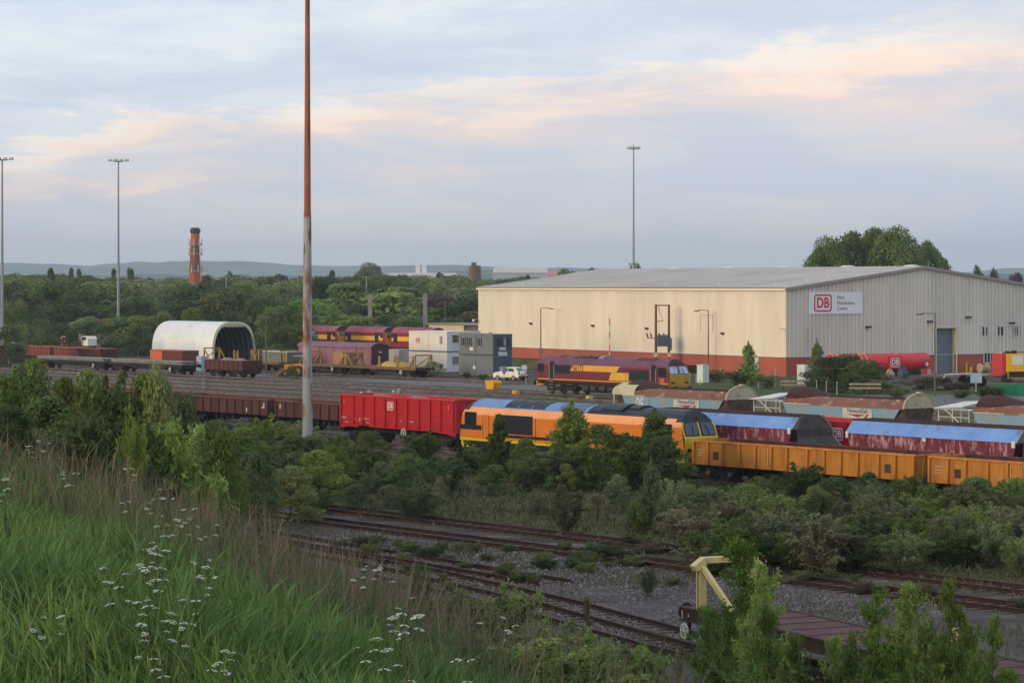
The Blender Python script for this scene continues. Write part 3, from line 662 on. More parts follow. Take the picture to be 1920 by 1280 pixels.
# --- locomotives of the large freight type
P66 = [(-1.30, 1.28), (-1.33, 1.5), (-1.33, 2.92), (-1.22, 3.2), (-.86, 3.58), (-.42, 3.80), (0, 3.88), (.42, 3.80), (.86, 3.58), (1.22, 3.2), (1.33, 2.92), (1.33, 1.5), (1.30, 1.28)]
def freight_loco(name, label, t, px_r, side, sidetop, roof, cabroof, face, screen_mat, roofs=None, brow=None, L_=20.8):
    hl = L_ / 2
    root = thing(name, label, 'locomotive', vpos(t, px_r, L_, 0, 1.33), TRZ, 'large freight locomotives')
    a, b_ = -hl + .9, hl - .9
    mb = MB(); mb.prism([p for p in P66 if p[1] <= 2.95], a, b_); mb.build('body_side', side, root)
    lowp = [(-1.332, 2.9), (-1.222, 3.2), (-1.05, 3.385), (1.05, 3.385), (1.222, 3.2), (1.332, 2.9)]
    mb = MB(); mb.prism(lowp, a, b_); mb.build('cantrail', sidetop, root, True)
    rp = [(-1.055, 3.38), (-.86, 3.59), (-.42, 3.81), (0, 3.88), (.42, 3.81), (.86, 3.59), (1.055, 3.38)]
    segs = roofs or [(a, b_, roof)]
    for x0, x1, m_ in segs:
        mb = MB(); mb.prism(rp, x0 + .01, x1 - .01); mb.build('roof_section', m_, root, True)
    for sgn in (-1, 1):
        hb = a if sgn < 0 else b_
        def xf(z): return sgn * (hl - .02) if z <= 2.3 else sgn * (hl - .02 - .40 * (z - 2.3) - .25 * max(0, z - 3.4))
        mb = MB(); n = len(P66)
        back = [(hb, y, z) for y, z in P66]; front = [(xf(z), y * .97, z) for y, z in P66]
        vs = back + front; fs = []; mi = []
        full = MB()
        for i in range(n - 1):
            z_ = (P66[i][1] + P66[i + 1][1]) / 2; m_i = 0 if z_ < 3.35 else 1
            full.add([back[i], back[i + 1], front[i + 1], front[i]], [(0, 1, 2, 3)], m_i)
        full.build('cab_shell', [side if face is None else sidetop, cabroof], root, False) if False else None
        fs_ = MB()
        for i in range(n - 1):
            z_ = (P66[i][1] + P66[i + 1][1]) / 2
            fs_.add([back[i], back[i + 1], front[i + 1], front[i]], [(0, 1, 2, 3)], 0 if z_ < 2.92 else (1 if z_ < 3.35 else 2))
        fs_.build('cab_shell', [side, sidetop, cabroof], root, True)
        ff = MB(); zs = [(1.28, 1.30), (1.5, 1.33), (2.3, 1.33), (2.92, 1.33), (3.2, 1.22), (3.58, .86), (3.8, .42), (3.88, .02)]
        for (z0, y0), (z1, y1) in zip(zs, zs[1:]):
            ff.add([(xf(z0), -y0 * .97, z0), (xf(z0), y0 * .97, z0), (xf(z1), y1 * .97, z1), (xf(z1), -y1 * .97, z1)], [(0, 1, 2, 3)], 0 if z0 < 3.2 else 1)
        ff.build('cab_front', [face, brow or cabroof], root)
        # skirt below the cab
        sk = MB(); sk.prismy([(sgn * (hl - .05), 1.3), (sgn * (hl - .15), .72), (sgn * (hl - 1.4), .9), (sgn * (hl - 1.4), 1.3)], -1.22, 1.22); sk.build('skirt', face, root)
        # windscreens: raked panes in frames
        for sy in (-1, 1):
            za, zb = 2.42, 3.22
            ya, yb, yc = sy * .08, sy * 1.17, sy * 1.03
            def q(y, z, off): return (xf(z) + sgn * off, y, z)
            fr = MB(); o_ = [(ya, za), (yb, za), (yb, zb - .3), (yc, zb), (ya, zb)]
            fr.add([q(y, z, .0) for y, z in o_] + [q(y, z, .035) for y, z in o_], [tuple(range(5)), tuple(range(5, 10))] + [(i, (i + 1) % 5, 5 + (i + 1) % 5, 5 + i) for i in range(5)])
            f = fr.build('windscreen', M_black, root)
            cy = sum(y for y, z in o_) / 5; cz = sum(z for y, z in o_) / 5; gi = [(cy + (y - cy) * .87, cz + (z - cz) * .87) for y, z in o_]
            g = MB(); g.add([q(y, z, .036) for y, z in gi] + [q(y, z, .05) for y, z in gi], [tuple(range(5)), tuple(range(5, 10))] + [(i, (i + 1) % 5, 5 + (i + 1) % 5, 5 + i) for i in range(5)])
            g.build('pane', screen_mat, f)
            w_ = MB(); w_.bar(q(sy * .62, 2.46, .07), q(sy * .5, 3.0, .07), .03, .03); w_.build('wiper', M_black, f)
        for y, z, r_ in ((0, 3.42, .1), (-.95, 1.62, .12), (.95, 1.62, .12), (-.7, 1.62, .09), (.7, 1.62, .09)):
            mb = MB(); mb.cyl((xf(z), y, z), (xf(z) + sgn * .05, y, z), r_, n=10); mb.build('headlight', pm('lamp glass', (205, 190, 180) if y else (90, 40, 34), None, 1, .2), root)
        mb = MB(); mb.box(sgn * (hl - .5), sgn * hl - sgn * .0, -1.2, 1.2, .75, 1.2) if False else None
    buffers(root, L_, 1.05, .26)
    mb = MB(); mb.box(-hl + .3, hl - .3, -1.22, 1.22, 1.0, 1.28); mb.box(-2.8, 2.8, -1.2, 1.2, .32, 1.0); mb.build('underframe', M_dark, root)
    for k in (-2.2, -1.0, .4, 1.7):
        mb = MB(); mb.cyl((k - .45, -1.24, .68), (k + .45, -1.24, .68), .27, n=12); mb.build('tank', pm('tank grey', (70, 64, 60), (48, 44, 42), 3), root)
    for s in (-1, 1): bogie(root, s * 6.4, 3, 1.95, wheel=.5)
    return root
M_orange = pm('orange locomotive paint', (222, 126, 40), (212, 114, 34), .6, .4, c3=(176, 100, 52), thr3=(.56, .76), scale3=1.3, streak3=5, spec=.45)
M_orange2 = pm('faded orange cantrail with painted sun tint', (238, 160, 100), (232, 144, 78), .8, .4, spec=.5)  # faded orange, with the sun's pinkish light also put into the colour
M_bluegrey = pm('dusty blue roof', (116, 144, 184), (98, 126, 168), .9, .55, c3=(136, 158, 190), thr3=(.55, .7), scale3=2)
M_bdark = pm('near black roof paint', (40, 44, 54), (32, 34, 42), .8, .5)
M_yface = pm('yellow cab end', (214, 196, 40), (204, 180, 34), 1, .45, spec=.5)
M_hatch = pm('black roof hatch', (30, 30, 36), (44, 44, 50), 2, .5)
M_screen = glass_mat('windscreen with painted blue reflection', (64, 76, 104))  # blue of the reflection is painted into the glass colour
lo = freight_loco('orange_locomotive', 'orange and black freight locomotive with a yellow cab end', 102.3, 1283, M_orange, M_orange2, M_bluegrey, M_bdark, M_yface,
    glass_mat('dark blue windscreen', (34, 42, 66)), [(-9.75, -5.7, M_bluegrey), (-5.7, -2.9, M_bluegrey), (-2.9, 1.6, M_bluegrey), (1.6, 5.5, M_bdark), (5.5, 9.75, M_bdark)], brow=M_bdark, L_=21.3)
yN = -1.335
plate(lo, 'black_band', -10.5, -8.0, 1.98, 2.28, yN, M_black); plate(lo, 'black_band', -1.5, 9.0, 1.95, 2.25, yN, M_black); plate(lo, 'black_band', -8.0, 9.2, 1.62, 1.8, yN, M_black)
plate(lo, 'yellow_sole_band', -10.55, 10.5, 1.3, 1.45, yN, M_yface)
def loco_side_window(root, x, z, w, h, frame=M_black, glass=M_glass):
    f = plate(root, 'side_window', x - w/2 - .06, x + w/2 + .06, z - .06, z + h + .06, yN - .004, frame, th=.03)
    plate(f, 'pane', x - w/2, x - .03, z, z + h, yN - .034, glass); plate(f, 'pane', x + .03, x + w/2, z, z + h, yN - .034, glass)
loco_side_window(lo, -9.45, 2.3, 1.05, .72); loco_side_window(lo, 9.0, 2.3, 1.05, .72)
g = plate(lo, 'radiator_grille', -6.9, -3.2, 1.86, 3.02, yN, M_hatch)
for k in range(9): plate(g, 'grille_slat', -6.85, -3.25, 1.93 + k * .12, 1.97 + k * .12, yN - .012, M_black, th=.03)
for x in (-8.2, -7.6, 8.0, 8.6):
    mb = MB(); mb.bar((x, yN - .06, 1.5), (x, yN - .06, 2.95), .035); mb.build('grab_rail', M_orange2, lo)
plate(lo, 'cab_door', -8.15, -7.65, 1.45, 2.95, yN, M_orange, th=.03); plate(lo, 'cab_door', 8.05, 8.55, 1.45, 2.95, yN, M_orange, th=.03)
for x in (-2.9, 1.55): plate(lo, 'body_seam', x - .02, x + .02, 1.45, 2.92, yN, M_black, th=.01)
def roof_panel(root, name, x0, x1, mat, raise_=.05, y0=-1.0, y1=.2):
    def rz(y): 
        y = abs(y)
        for (ya, za), (yb, zb) in zip([(0, 3.88), (.42, 3.81), (.86, 3.59), (1.055, 3.38)], [(.42, 3.81), (.86, 3.59), (1.055, 3.38), (1.33, 2.95)]):
            if ya <= y <= yb: return za + (zb - za) * (y - ya) / (yb - ya)
        return 2.95
    ys_ = [y0 + (y1 - y0) * i / 5 for i in range(6)]
    pr = [(y, rz(y) + raise_) for y in ys_] + [(y, rz(y) - .05) for y in ys_[::-1]]
    mb = MB(); mb.prism(pr, x0, x1); return mb.build(name, mat, root)
for x0 in (-6.4, -5.05, -3.7): roof_panel(lo, 'roof_hatch', x0, x0 + 1.22, M_hatch, .05, -.98, .5)
roof_panel(lo, 'roof_hatch', -1.2, 1.2, pm('dusty panel', (104, 120, 148), (80, 96, 126), 1.5, .6), .04, -.95, .3)
roof_panel(lo, 'exhaust_silencer', 3.0, 4.7, M_bdark, .16, -.9, .6); roof_panel(lo, 'roof_grille', 1.9, 2.8, M_hatch, .08, -.95, .6); roof_panel(lo, 'roof_hatch', 5.0, 5.9, M_bdark, .12, -.6, .6)
M_maroon = pm('maroon locomotive paint', (116, 36, 44), (102, 32, 40), .6, .45, spec=.4)
M_maroon2 = pm('dusty maroon roof', (112, 66, 84), (98, 54, 70), .8, .6)
M_gold = pm('gold locomotive band', (226, 172, 60), (214, 158, 52), .8, .45)
M_yend = pm('dirty yellow cab end', (186, 148, 40), (170, 128, 36), 1, .5, c3=(120, 90, 40), thr3=(.6, .75), scale3=3)
lm = freight_loco('maroon_locomotive', 'maroon and gold freight locomotive numbered 66172 in front of the warehouse', 171.4, 1255, M_maroon, M_maroon2, M_maroon2, M_maroon2, M_yend,
    glass_mat('windscreen with painted pale reflection', (150, 156, 184)), brow=pm('dark maroon brow', (70, 34, 46), None, 1))  # windscreen paleness is a reflection put into the base colour
X = lambda px: (px - 1005) / 250 * 20.6 - 10.3
gb = plate(lm, 'gold_band', X(1073), X(1160), 2.42, 3.0, yN, M_gold, slant=.55); plate(lm, 'gold_band', X(1147), X(1183), 1.62, 2.40, yN - .001, M_gold, slant=0)
plate(lm, 'maroon_wedge', X(1073), X(1146), 1.62, 2.40, yN - .003, M_maroon, slant=.45); plate(lm, 'gold_sole_band', -10.0, 10.2, 1.45, 1.54, yN - .002, M_gold)
text('number', '66172', .82, pm('dark maroon digits', (96, 34, 30), None, 1), gb, (X(1089), yN - .014, 2.7), (R(90), 0, 0), .006, .012, .8)
for x0, x1, z0, z1 in ((X(1043), X(1072), 2.12, 2.98), (X(1185), X(1219), 1.72, 2.72)):
    g = plate(lm, 'radiator_grille', x0, x1, z0, z1, yN, M_hatch)
    for k in range(7): plate(g, 'grille_slat', x0 + .04, x1 - .04, z0 + .06 + k * .12, z0 + .1 + k * .12, yN - .012, M_black, th=.03)
for x in (X(1037.5), X(1228)):
    d_ = plate(lm, 'doorway', x - .3, x + .3, 1.5, 3.3, yN - .002, M_black, th=.02)
    for dx in (-.36, .36):
        mb = MB(); mb.bar((x + dx, yN - .05, 1.45), (x + dx, yN - .05, 2.9), .04); mb.build('grab_rail', pm('pale rail', (190, 170, 150), None), lm)
    for z in (1.25, .95, .62, .3):
        mb = MB(); mb.box(x - .3, x + .3, -1.5, -1.25, z, z + .05); mb.build('step', pm('pale step edge', (150, 140, 132), None), lm)
loco_side_window(lm, X(1016), 2.3, .8, .7); loco_side_window(lm, X(1243), 2.2, 1.05, .8)
plate(lm, 'crest_panel', X(1239), X(1247), 1.6, 2.02, yN, pm('orange red crest', (214, 96, 60), (190, 70, 50), 6))
for x0, x1, m_, h_ in ((-7.3, -6.5, pm('brown grille', (74, 40, 36), None), .04), (-5.1, -4.3, M_hatch, .06), (-3.8, -2.6, M_hatch, .1), (-2.2, -1.2, M_hatch, .14), (-1.0, -.2, M_metal, .14), (4.9, 7.6, pm('brown radiator', (74, 50, 44), (54, 38, 36), 4), .05)):
    roof_panel(lm, 'roof_hatch', x0, x1, m_, h_, -.7, .7)
for x in (-9.3, 3.9): plate(lm, 'body_seam', x - .02, x + .02, 1.55, 2.95, yN - .005, pm('dark maroon brow', (70, 34, 46)), th=.01)

# --- yellow low open wagons, coupled to the orange locomotive
rx = [1304, 1331, 1357, 1390, 1420, 1450, 1479, 1517, 1549, 1580, 1612, 1651, 1682, 1716]
def yellow_wagon(label, px_l, px_ribs, L_, seed):
    s_l = S(101, px_l); w_ = None
    xs_ = [-(S(101, p) - (s_l - L_ / 2)) for p in px_ribs]
    w_ = open_wagon(label, 'yellow low wagons', 102.3, 1718, L_, .92, 2.2, M_yel, pm('orange rim', (206, 138, 62), (170, 104, 50), 2, .7), xs_, M_load, .25, yel=True, seed=seed, rib_w=.14, rib_d=.12, width=2.7, inside=pm('rusty wagon inside', (98, 58, 50), (70, 44, 42), 1.2, .9))
    w_.location = st(s_l - L_ / 2, 102.3)
    mb = MB(); mb.box(-L_/2, L_/2, -1.47, -1.36, .9, 1.0) if False else None
    for i in (1, -2):
        x = (xs_[i] + xs_[i + 1]) / 2 if i > 0 else (xs_[i] + xs_[i - 1]) / 2
        plate(w_, 'black_socket', x - .22, x + .22, 1.25, 1.7, -1.38, pm('sooty plate', (52, 42, 36), (80, 58, 42), 6))
    x = (xs_[0] + xs_[1]) / 2
    for k in range(3):
        plate(w_, 'data_panel', x - .32, x + .32 - .1 * k, 1.72 - k * .16, 1.80 - k * .16, -1.38, pm('pale brown stencil', (190, 160, 120), (150, 110, 70), 14))
        x2 = (xs_[3] + xs_[4]) / 2; plate(w_, 'data_panel', x2 - .45, x2 + .5 - .12 * k, 1.6 - k * .13, 1.63 - k * .13, -1.38, pm('pale brown stencil', (190, 160, 120)))
    x3 = (xs_[4] + xs_[5]) / 2
    for dx in (-.35, .35):
        mb = MB(); mb.bar((x3 + dx, -1.44, 1.15), (x3 + dx, -1.44, 2.05), .035); mb.build('grab_rail', M_cream, w_)
    return w_
y1 = yellow_wagon('weathered yellow low wagon coupled to the orange locomotive', 1303, rx, 17.0, 11)
rx2 = [1746, 1781, 1814, 1856, 1893, 1925, 1960, 1996, 2030, 2070, 2110, 2150]
y2 = yellow_wagon('weathered yellow low wagon cut off by the right edge', 1745, rx2, 15.2, 12)

# --- hoppers with blue tops
M_blue = pm('faded light blue hood', (116, 152, 206), (98, 132, 190), .6, .5, c3=(98, 90, 102), thr3=(.54, .72), scale3=.9, streak3=.6, spec=.4, bump=.3, bumpscale=1.5)
M_mar_str = pm('maroon with pale lime streaks', (112, 40, 50), (92, 30, 42), 1, .7, c3=(176, 132, 138), thr3=(.50, .62), scale3=3.4, streak3=3.2)
M_bk = pm('soot dark chute', (62, 56, 56), (84, 74, 70), .9, .8, streak=4, c3=(112, 96, 88), thr3=(.62, .74), scale3=2, streak3=5)
def blue_hopper(label, s_l, L_=12.4, t=106.7, low=False):
    root = thing('blue_top_hopper', label, 'hopper wagon', st(s_l - L_ / 2, t), TRZ, 'blue topped hopper wagons')
    hl = L_ / 2
    hood = [(-1.38, 2.62), (-.72, 3.52), (.72, 3.52), (1.38, 2.62)]
    mb = MB(); mb.prism([(-1.42, 2.86), (-.78, 3.57), (-.78, 3.5), (-1.32, 2.86)], -hl, hl); mb.prism([(.78, 3.57), (1.42, 2.86), (1.32, 2.86), (.78, 3.5)], -hl, hl); mb.build('hood', M_blue, root)
    for sg in (-1, 1):
        mb = MB(); mb.add([(-hl, sg * 1.35, 2.88), (hl, sg * 1.35, 2.88), (hl - .6, sg * 1.35, 1.5), (hl - 1.6, sg * .9, .9), (-hl + 1.6, sg * .9, .9), (-hl + .6, sg * 1.35, 1.5)], [(0, 1, 2, 5), (5, 2, 3, 4)])
        mb.build('side_sheet', M_mar_str, root)
    mb = MB(); mb.box(-hl, hl, -.82, -.70, 3.52, 3.63); mb.box(-hl, hl, .70, .82, 3.52, 3.63); mb.build('roof_rail', pm('dark brown ridge', (54, 38, 38), None, 1), root)
    heap('load', -hl + .2, hl - .2, 1.3, 3.2, .32, M_load, root, 4)
    for sg in (-1, 1):
        e = sg * hl
        # dark end section of the same outline, then a plate sloping outwards below it
        if sg < 0: continue
        # dark raked end of the same outline, with a chute plate flaring outwards below it
        A = [(-1.36, 2.88), (-.78, 3.58), (.78, 3.58), (1.36, 2.88)]
        mb = MB(); mb.add([(e - .02, y, z) for y, z in A] + [(e + .16 + .25 * (z < 3.2), y, z) for y, z in A], [(0, 1, 2, 3), (4, 5, 6, 7), (0, 1, 5, 4), (1, 2, 6, 5), (2, 3, 7, 6)]); mb.build('end_hood', M_bk, root)
        mb = MB(); q = [(e + .41, 2.88, 1.36), (e + .45, 2.45, 1.36), (e + 1.5, 1.4, 1.45), (e + .1, 1.2, 1.2)]
        mb.add([(x, -y, z) for x, z, y in q] + [(x, y, z) for x, z, y in q], [(0, 1, 5, 4), (1, 2, 6, 5), (2, 3, 7, 6), (0, 3, 2, 1), (4, 5, 6, 7)]); mb.build('end_chute', M_bk, root)
        mb = MB(); mb.bar((e + .45, 1.38, 2.8), (e + .22, .8, 3.66), .08, .08); mb.bar((e + .47, 1.38, 2.5), (e + 1.52, 1.47, 1.42), .08, .08); mb.bar((e + .47, 1.38, 2.82), (e + .47, 1.38, 2.48), .08, .08)
        mb.build('end_edge', pm('pale grey plate', (138, 130, 122), (104, 96, 90), 2), root)
    plate(root, 'data_panel', hl - .35, hl - .1, 2.6, 2.95, -1.425, M_white); plate(root, 'data_panel', -hl + .05, -hl + .25, 2.6, 2.95, -1.425, M_white); plate(root, 'data_panel', -.4, -.15, 2.65, 2.85, -1.425, M_white)
    mb = MB(); mb.add([(-hl, -1.3, 2.85), (-hl, 1.3, 2.85), (-hl, .76, 3.62), (-hl, -.76, 3.62), (-hl + .6, -1.3, 1.5), (-hl + .6, 1.3, 1.5), (-hl + 1.6, -.9, .9), (-hl + 1.6, .9, .9)], [(0, 1, 2, 3), (0, 4, 5, 1), (4, 6, 7, 5)]); mb.build('end_sheet', M_bk, root)
    mb = MB(); mb.box(-hl - 2.4, hl + 2.4, -.5, .5, .85, 1.15); mb.box(-hl - 2.4, -hl - 2.1, -1.25, 1.25, .9, 1.25); mb.box(hl + 2.1, hl + 2.4, -1.25, 1.25, .9, 1.25)
    mb.add([(-3, -1.1, 1.5), (3, -1.1, 1.5), (2.4, -.6, .5), (-2.4, -.6, .5), (-3, 1.1, 1.5), (3, 1.1, 1.5), (2.4, .6, .5), (-2.4, .6, .5)], [(0, 1, 2, 3), (4, 5, 6, 7), (3, 2, 6, 7), (0, 3, 7, 4), (1, 5, 6, 2)])
    mb.build('underframe', M_dark, root)
    for s_ in (-1, 1): bogie(root, s_ * (hl + .3))
    buffers(root, L_ + 4.8)
    return root
blue_hopper('blue topped maroon hopper partly hidden behind the orange locomotive cab', S(105.3, 1485) + 12.4)
blue_hopper('blue topped maroon hopper streaked with lime, right of the red DB wagon', S(105.3, 1585))
blue_hopper('blue topped hopper just entering at the right edge', S(105.3, 1585) - 17.0)

# --- pale blue ballast hoppers
M_teal = pm('faded pale blue hopper paint', (118, 152, 172), (130, 152, 164), .45, .6, c3=(142, 146, 142), thr3=(.5, .68), scale3=.9, streak3=3)
M_rustband = pm('rusty upper plate', (128, 88, 78), (110, 74, 66), .5, .85, c3=(200, 168, 140), thr3=(.54, .68), scale3=.9)
M_cr2 = pm('cream end hood', (196, 186, 156), (176, 162, 132), 1, .7, c3=(120, 92, 70), thr3=(.54, .72), scale3=2.2)
M_rec = pm('brown stained recess', (92, 74, 62), (66, 50, 44), 1.5, .85, c3=(150, 128, 96), thr3=(.6, .74), scale3=1.3)
def ballast_hopper(label, s_l, number=None, canopy=False, dome=False, L_=None):
    L_ = L_ or 12.3; hl = L_ / 2; root = thing('ballast_hopper', label, 'hopper wagon', st(s_l - hl, 128.3), TRZ, 'pale blue ballast hoppers')
    for sg in (-1, 1):
        mb = MB(); mb.add([(-hl, sg * 1.36, 2.95), (hl - 1.4, sg * 1.36, 2.95), (hl - 2.4, sg * 1.3, 1.7), (-hl + .5, sg * 1.3, 1.7)], [(0, 1, 2, 3)])
        mb.add([(-hl, sg * 1.30, 2.95), (hl - 1.4, sg * 1.30, 2.95), (hl - 2.4, sg * 1.24, 1.7), (-hl + .5, sg * 1.24, 1.7)], [(0, 1, 2, 3)]); mb.build('side_sheet', M_teal, root)
        mb = MB(); mb.prism([(sg * 1.38, 2.92), (sg * 1.2, 3.3), (sg * .85, 3.52), (sg * .80, 3.48), (sg * 1.15, 3.25), (sg * 1.32, 2.92)], -hl, hl - 1.0); mb.build('top_plate', M_rustband, root)
        plate(root, 'upper_patch', -hl + .02, -hl + 2.6, 2.93, 3.0, -1.39, M_cr2) if sg < 0 else None
    mb = MB(); mb.box(-hl, hl - 1, -.86, -.78, 3.48, 3.56); mb.box(-hl, hl - 1, .78, .86, 3.48, 3.56); mb.build('roof_rail', pm('dark brown ridge', (54, 38, 38), None, 1), root)
    heap('load', -hl + .1, hl - 1.2, 1.7, 3.1, .35, M_load, root, 7)
    # dark mound at the left end
    mb = MB(); n = 8; vs = []
    for i in range(n + 1):
        a = math.pi * i / n; y = -1.2 * math.cos(a); z = 3.3 + .75 * math.sin(a)
        vs += [(-hl + .1, y, z), (-hl + 3.4, y * .75, 3.4 + .15 * math.sin(a)), (-hl + 1.2, y, z + .0)]
    mb.add(vs, [(3*i, 3*i+3, 3*i+5, 3*i+2) for i in range(n)] + [(3*i+2, 3*i+5, 3*i+4, 3*i+1) for i in range(n)] + [tuple(3*i for i in range(n + 1))]); mb.build('load_mound', M_load, root)
    if dome:   # cream canopy at the left end
        mb = MB(); vs = []; m_ = 6
        for j in range(m_ + 1):
            u = j / m_; xx = -hl - 2.2 + 3.6 * u; zt = 3.05 + .95 * math.sin(min(1, u * 1.4) * math.pi / 2)
            uu = min(1, u * 1.7 + .02); wd = math.sqrt(1 - (1 - uu) ** 2)
            for i in range(9):
                a = math.pi * i / 8; vs.append((xx, -1.4 * wd * math.cos(a), 3.0 + .95 * wd * math.sin(a) ** .8))
        mb.add(vs, [(j * 9 + i, j * 9 + i + 1, (j + 1) * 9 + i + 1, (j + 1) * 9 + i) for j in range(m_) for i in range(8)]); mb.build('canopy', M_cr2, root, True)
        mb = MB(); mb.cyl((-hl - 1.0, -1.3, 1.3), (-hl - 1.0, -1.3, 3.02), .05); mb.build('canopy_post', M_white, root)
        mb = MB(); mb.box(-hl - .1, -hl + .5, -1.25, 1.25, 1.3, 2.9) ; mb.build('end_recess', M_rec, root)
        mb = MB(); mb.box(-hl - .9, -hl - .1, -1.0, 1.0, 1.3, 2.85); mb.build('generator_box', M_rec, root)
    if canopy:  # access platform with rails and a sloping plate roof
        x0 = -hl - 3.1; mb = MB()
        for x in (x0, x0 + 1.2, x0 + 2.6):
            for y in (-1.2, .9): mb.cyl((x, y, 1.35), (x, y, 3.1 - .0 * x), .035, n=6)
        for z in (2.0, 2.6): mb.bar((x0, -1.2, z), (x0 + 2.6, -1.2, z), .04); 
        mb.bar((x0 + .5, -1.2, 3.1), (x0 + 2.9, -1.2, 1.5), .06); mb.bar((x0, -1.2, 3.1), (x0 + 2.9, -1.2, 3.1), .06); mb.bar((x0, .9, 3.1), (x0 + 2.9, .9, 3.1), .06); mb.build('platform_rail', M_white, root)
        mb = MB(); mb.add([(x0 - .3, -1.4, 3.1), (x0 + 2.2, -1.4, 3.25), (x0 + 2.4, 1.0, 3.6), (x0 + .2, 1.0, 3.45)] + [(x0 - .3, -1.4, 3.15), (x0 + 2.2, -1.4, 3.3), (x0 + 2.4, 1.0, 3.65), (x0 + .2, 1.0, 3.5)], [(0, 1, 2, 3), (4, 5, 6, 7), (0, 1, 5, 4), (1, 2, 6, 5), (2, 3, 7, 6), (3, 0, 4, 7)]); mb.build('platform_roof', M_white, root)
        mb = MB(); mb.box(x0, x0 + 3.1, -1.3, 1.0, 1.28, 1.36); mb.build('platform_floor', M_metal, root)
    # round-topped cream end plate and the inclined stained plate under it
    xe = hl - 1.0; mb = MB(); vs = []; n = 12
    for k, x in enumerate((xe, xe + .06)):
        for i in range(n + 1):
            a = math.pi * i / n; vs.append((x + .0, -1.42 * math.cos(a), 2.98 + .92 * math.sin(a)))
    mb.add(vs, [tuple(range(n + 1)), tuple(range(n + 1, 2 * n + 2))] + [(i, i + 1, n + 2 + i, n + 1 + i) for i in range(n)]); mb.build('end_plate', M_cr2, root)
    mb = MB(); pp = [Vector((xe + .04, -1.47 * math.cos(math.pi * i / n), 2.98 + .97 * math.sin(math.pi * i / n))) for i in range(n + 1)]
    for a, b in zip(pp, pp[1:]): mb.bar(a, b, .14, .06)
    mb.box(xe - .1, xe + .2, -.15, .15, 3.9, 4.05); mb.build('end_rim', M_cr2, root)
    mb = MB(); mb.add([(xe, -1.38, 2.97), (xe, 1.38, 2.97), (xe - 1.7, 1.3, 1.5), (xe - 1.7, -1.3, 1.5), (xe + .1, -1.38, 2.97), (xe + .1, 1.38, 2.97), (xe + .1, 1.0, 1.6), (xe + .1, -1.0, 1.6)], [(0, 1, 2, 3), (4, 5, 6, 7), (0, 4, 7, 3), (1, 5, 6, 2), (3, 7, 6, 2)]); mb.build('end_slope', M_rec, root)
    mb = MB(); mb.box(xe - .5, xe + 1.9, -1.2, 1.2, 1.28, 1.36); mb.build('end_deck', M_conc, root)
    # lettering panel
    bx = plate(root, 'nameplate', hl - 6.6, hl - 3.9, 2.12, 2.84, -1.375, pm('dusty nameplate', (200, 194, 178), (180, 172, 154), 2))
    text('lettering', 'NetworkRail', .42, pm('navy lettering', (60, 66, 110), None), bx, (hl - 5.25, -1.392, 2.68), (R(90), 0, 0), .004, .004, .85)
    mb = MB(); mb.prismy([(hl - 6.2, 2.46), (hl - 4.5, 2.46), (hl - 4.9, 2.36), (hl - 5.2, 2.26), (hl - 5.6, 2.36)], -1.40, -1.388); mb.prismy([(hl - 4.7, 2.17), (hl - 4.5, 2.17), (hl - 4.15, 2.48), (hl - 4.35, 2.48)], -1.40, -1.388); mb.build('emblem', pm('dull red emblem', (150, 56, 66), None), bx)
    if number: 
        np_ = plate(root, 'number_panel', -hl + 1.1, -hl + 3.0, 1.85, 2.9, -1.372, M_teal); text('number', number, 1.25, M_white, np_, (-hl + 2.0, -1.39, 2.35), (R(90), 0, 0), .004, .015, .75)
    mb = MB(); mb.box(-hl - 2.5, hl + 1.2, -.5, .5, .85, 1.25); mb.box(-hl + .6, hl - 2.4, -1.15, 1.15, 1.1, 1.7); mb.build('underframe', M_dark, root)
    for s_ in (-1, 1): bogie(root, s_ * (hl - 1.3))
    return root
s1 = S(127, 1168); s2 = S(127, 1470); s3 = S(127, 1826)
ballast_hopper('pale blue ballast hopper with white number 05 and a cream canopy', s1, '05', dome=True)
ballast_hopper('pale blue ballast hopper in the middle, behind the red DB wagon', s2, canopy=True)
ballast_hopper('pale blue ballast hopper cut by the right edge', s3, canopy=True)
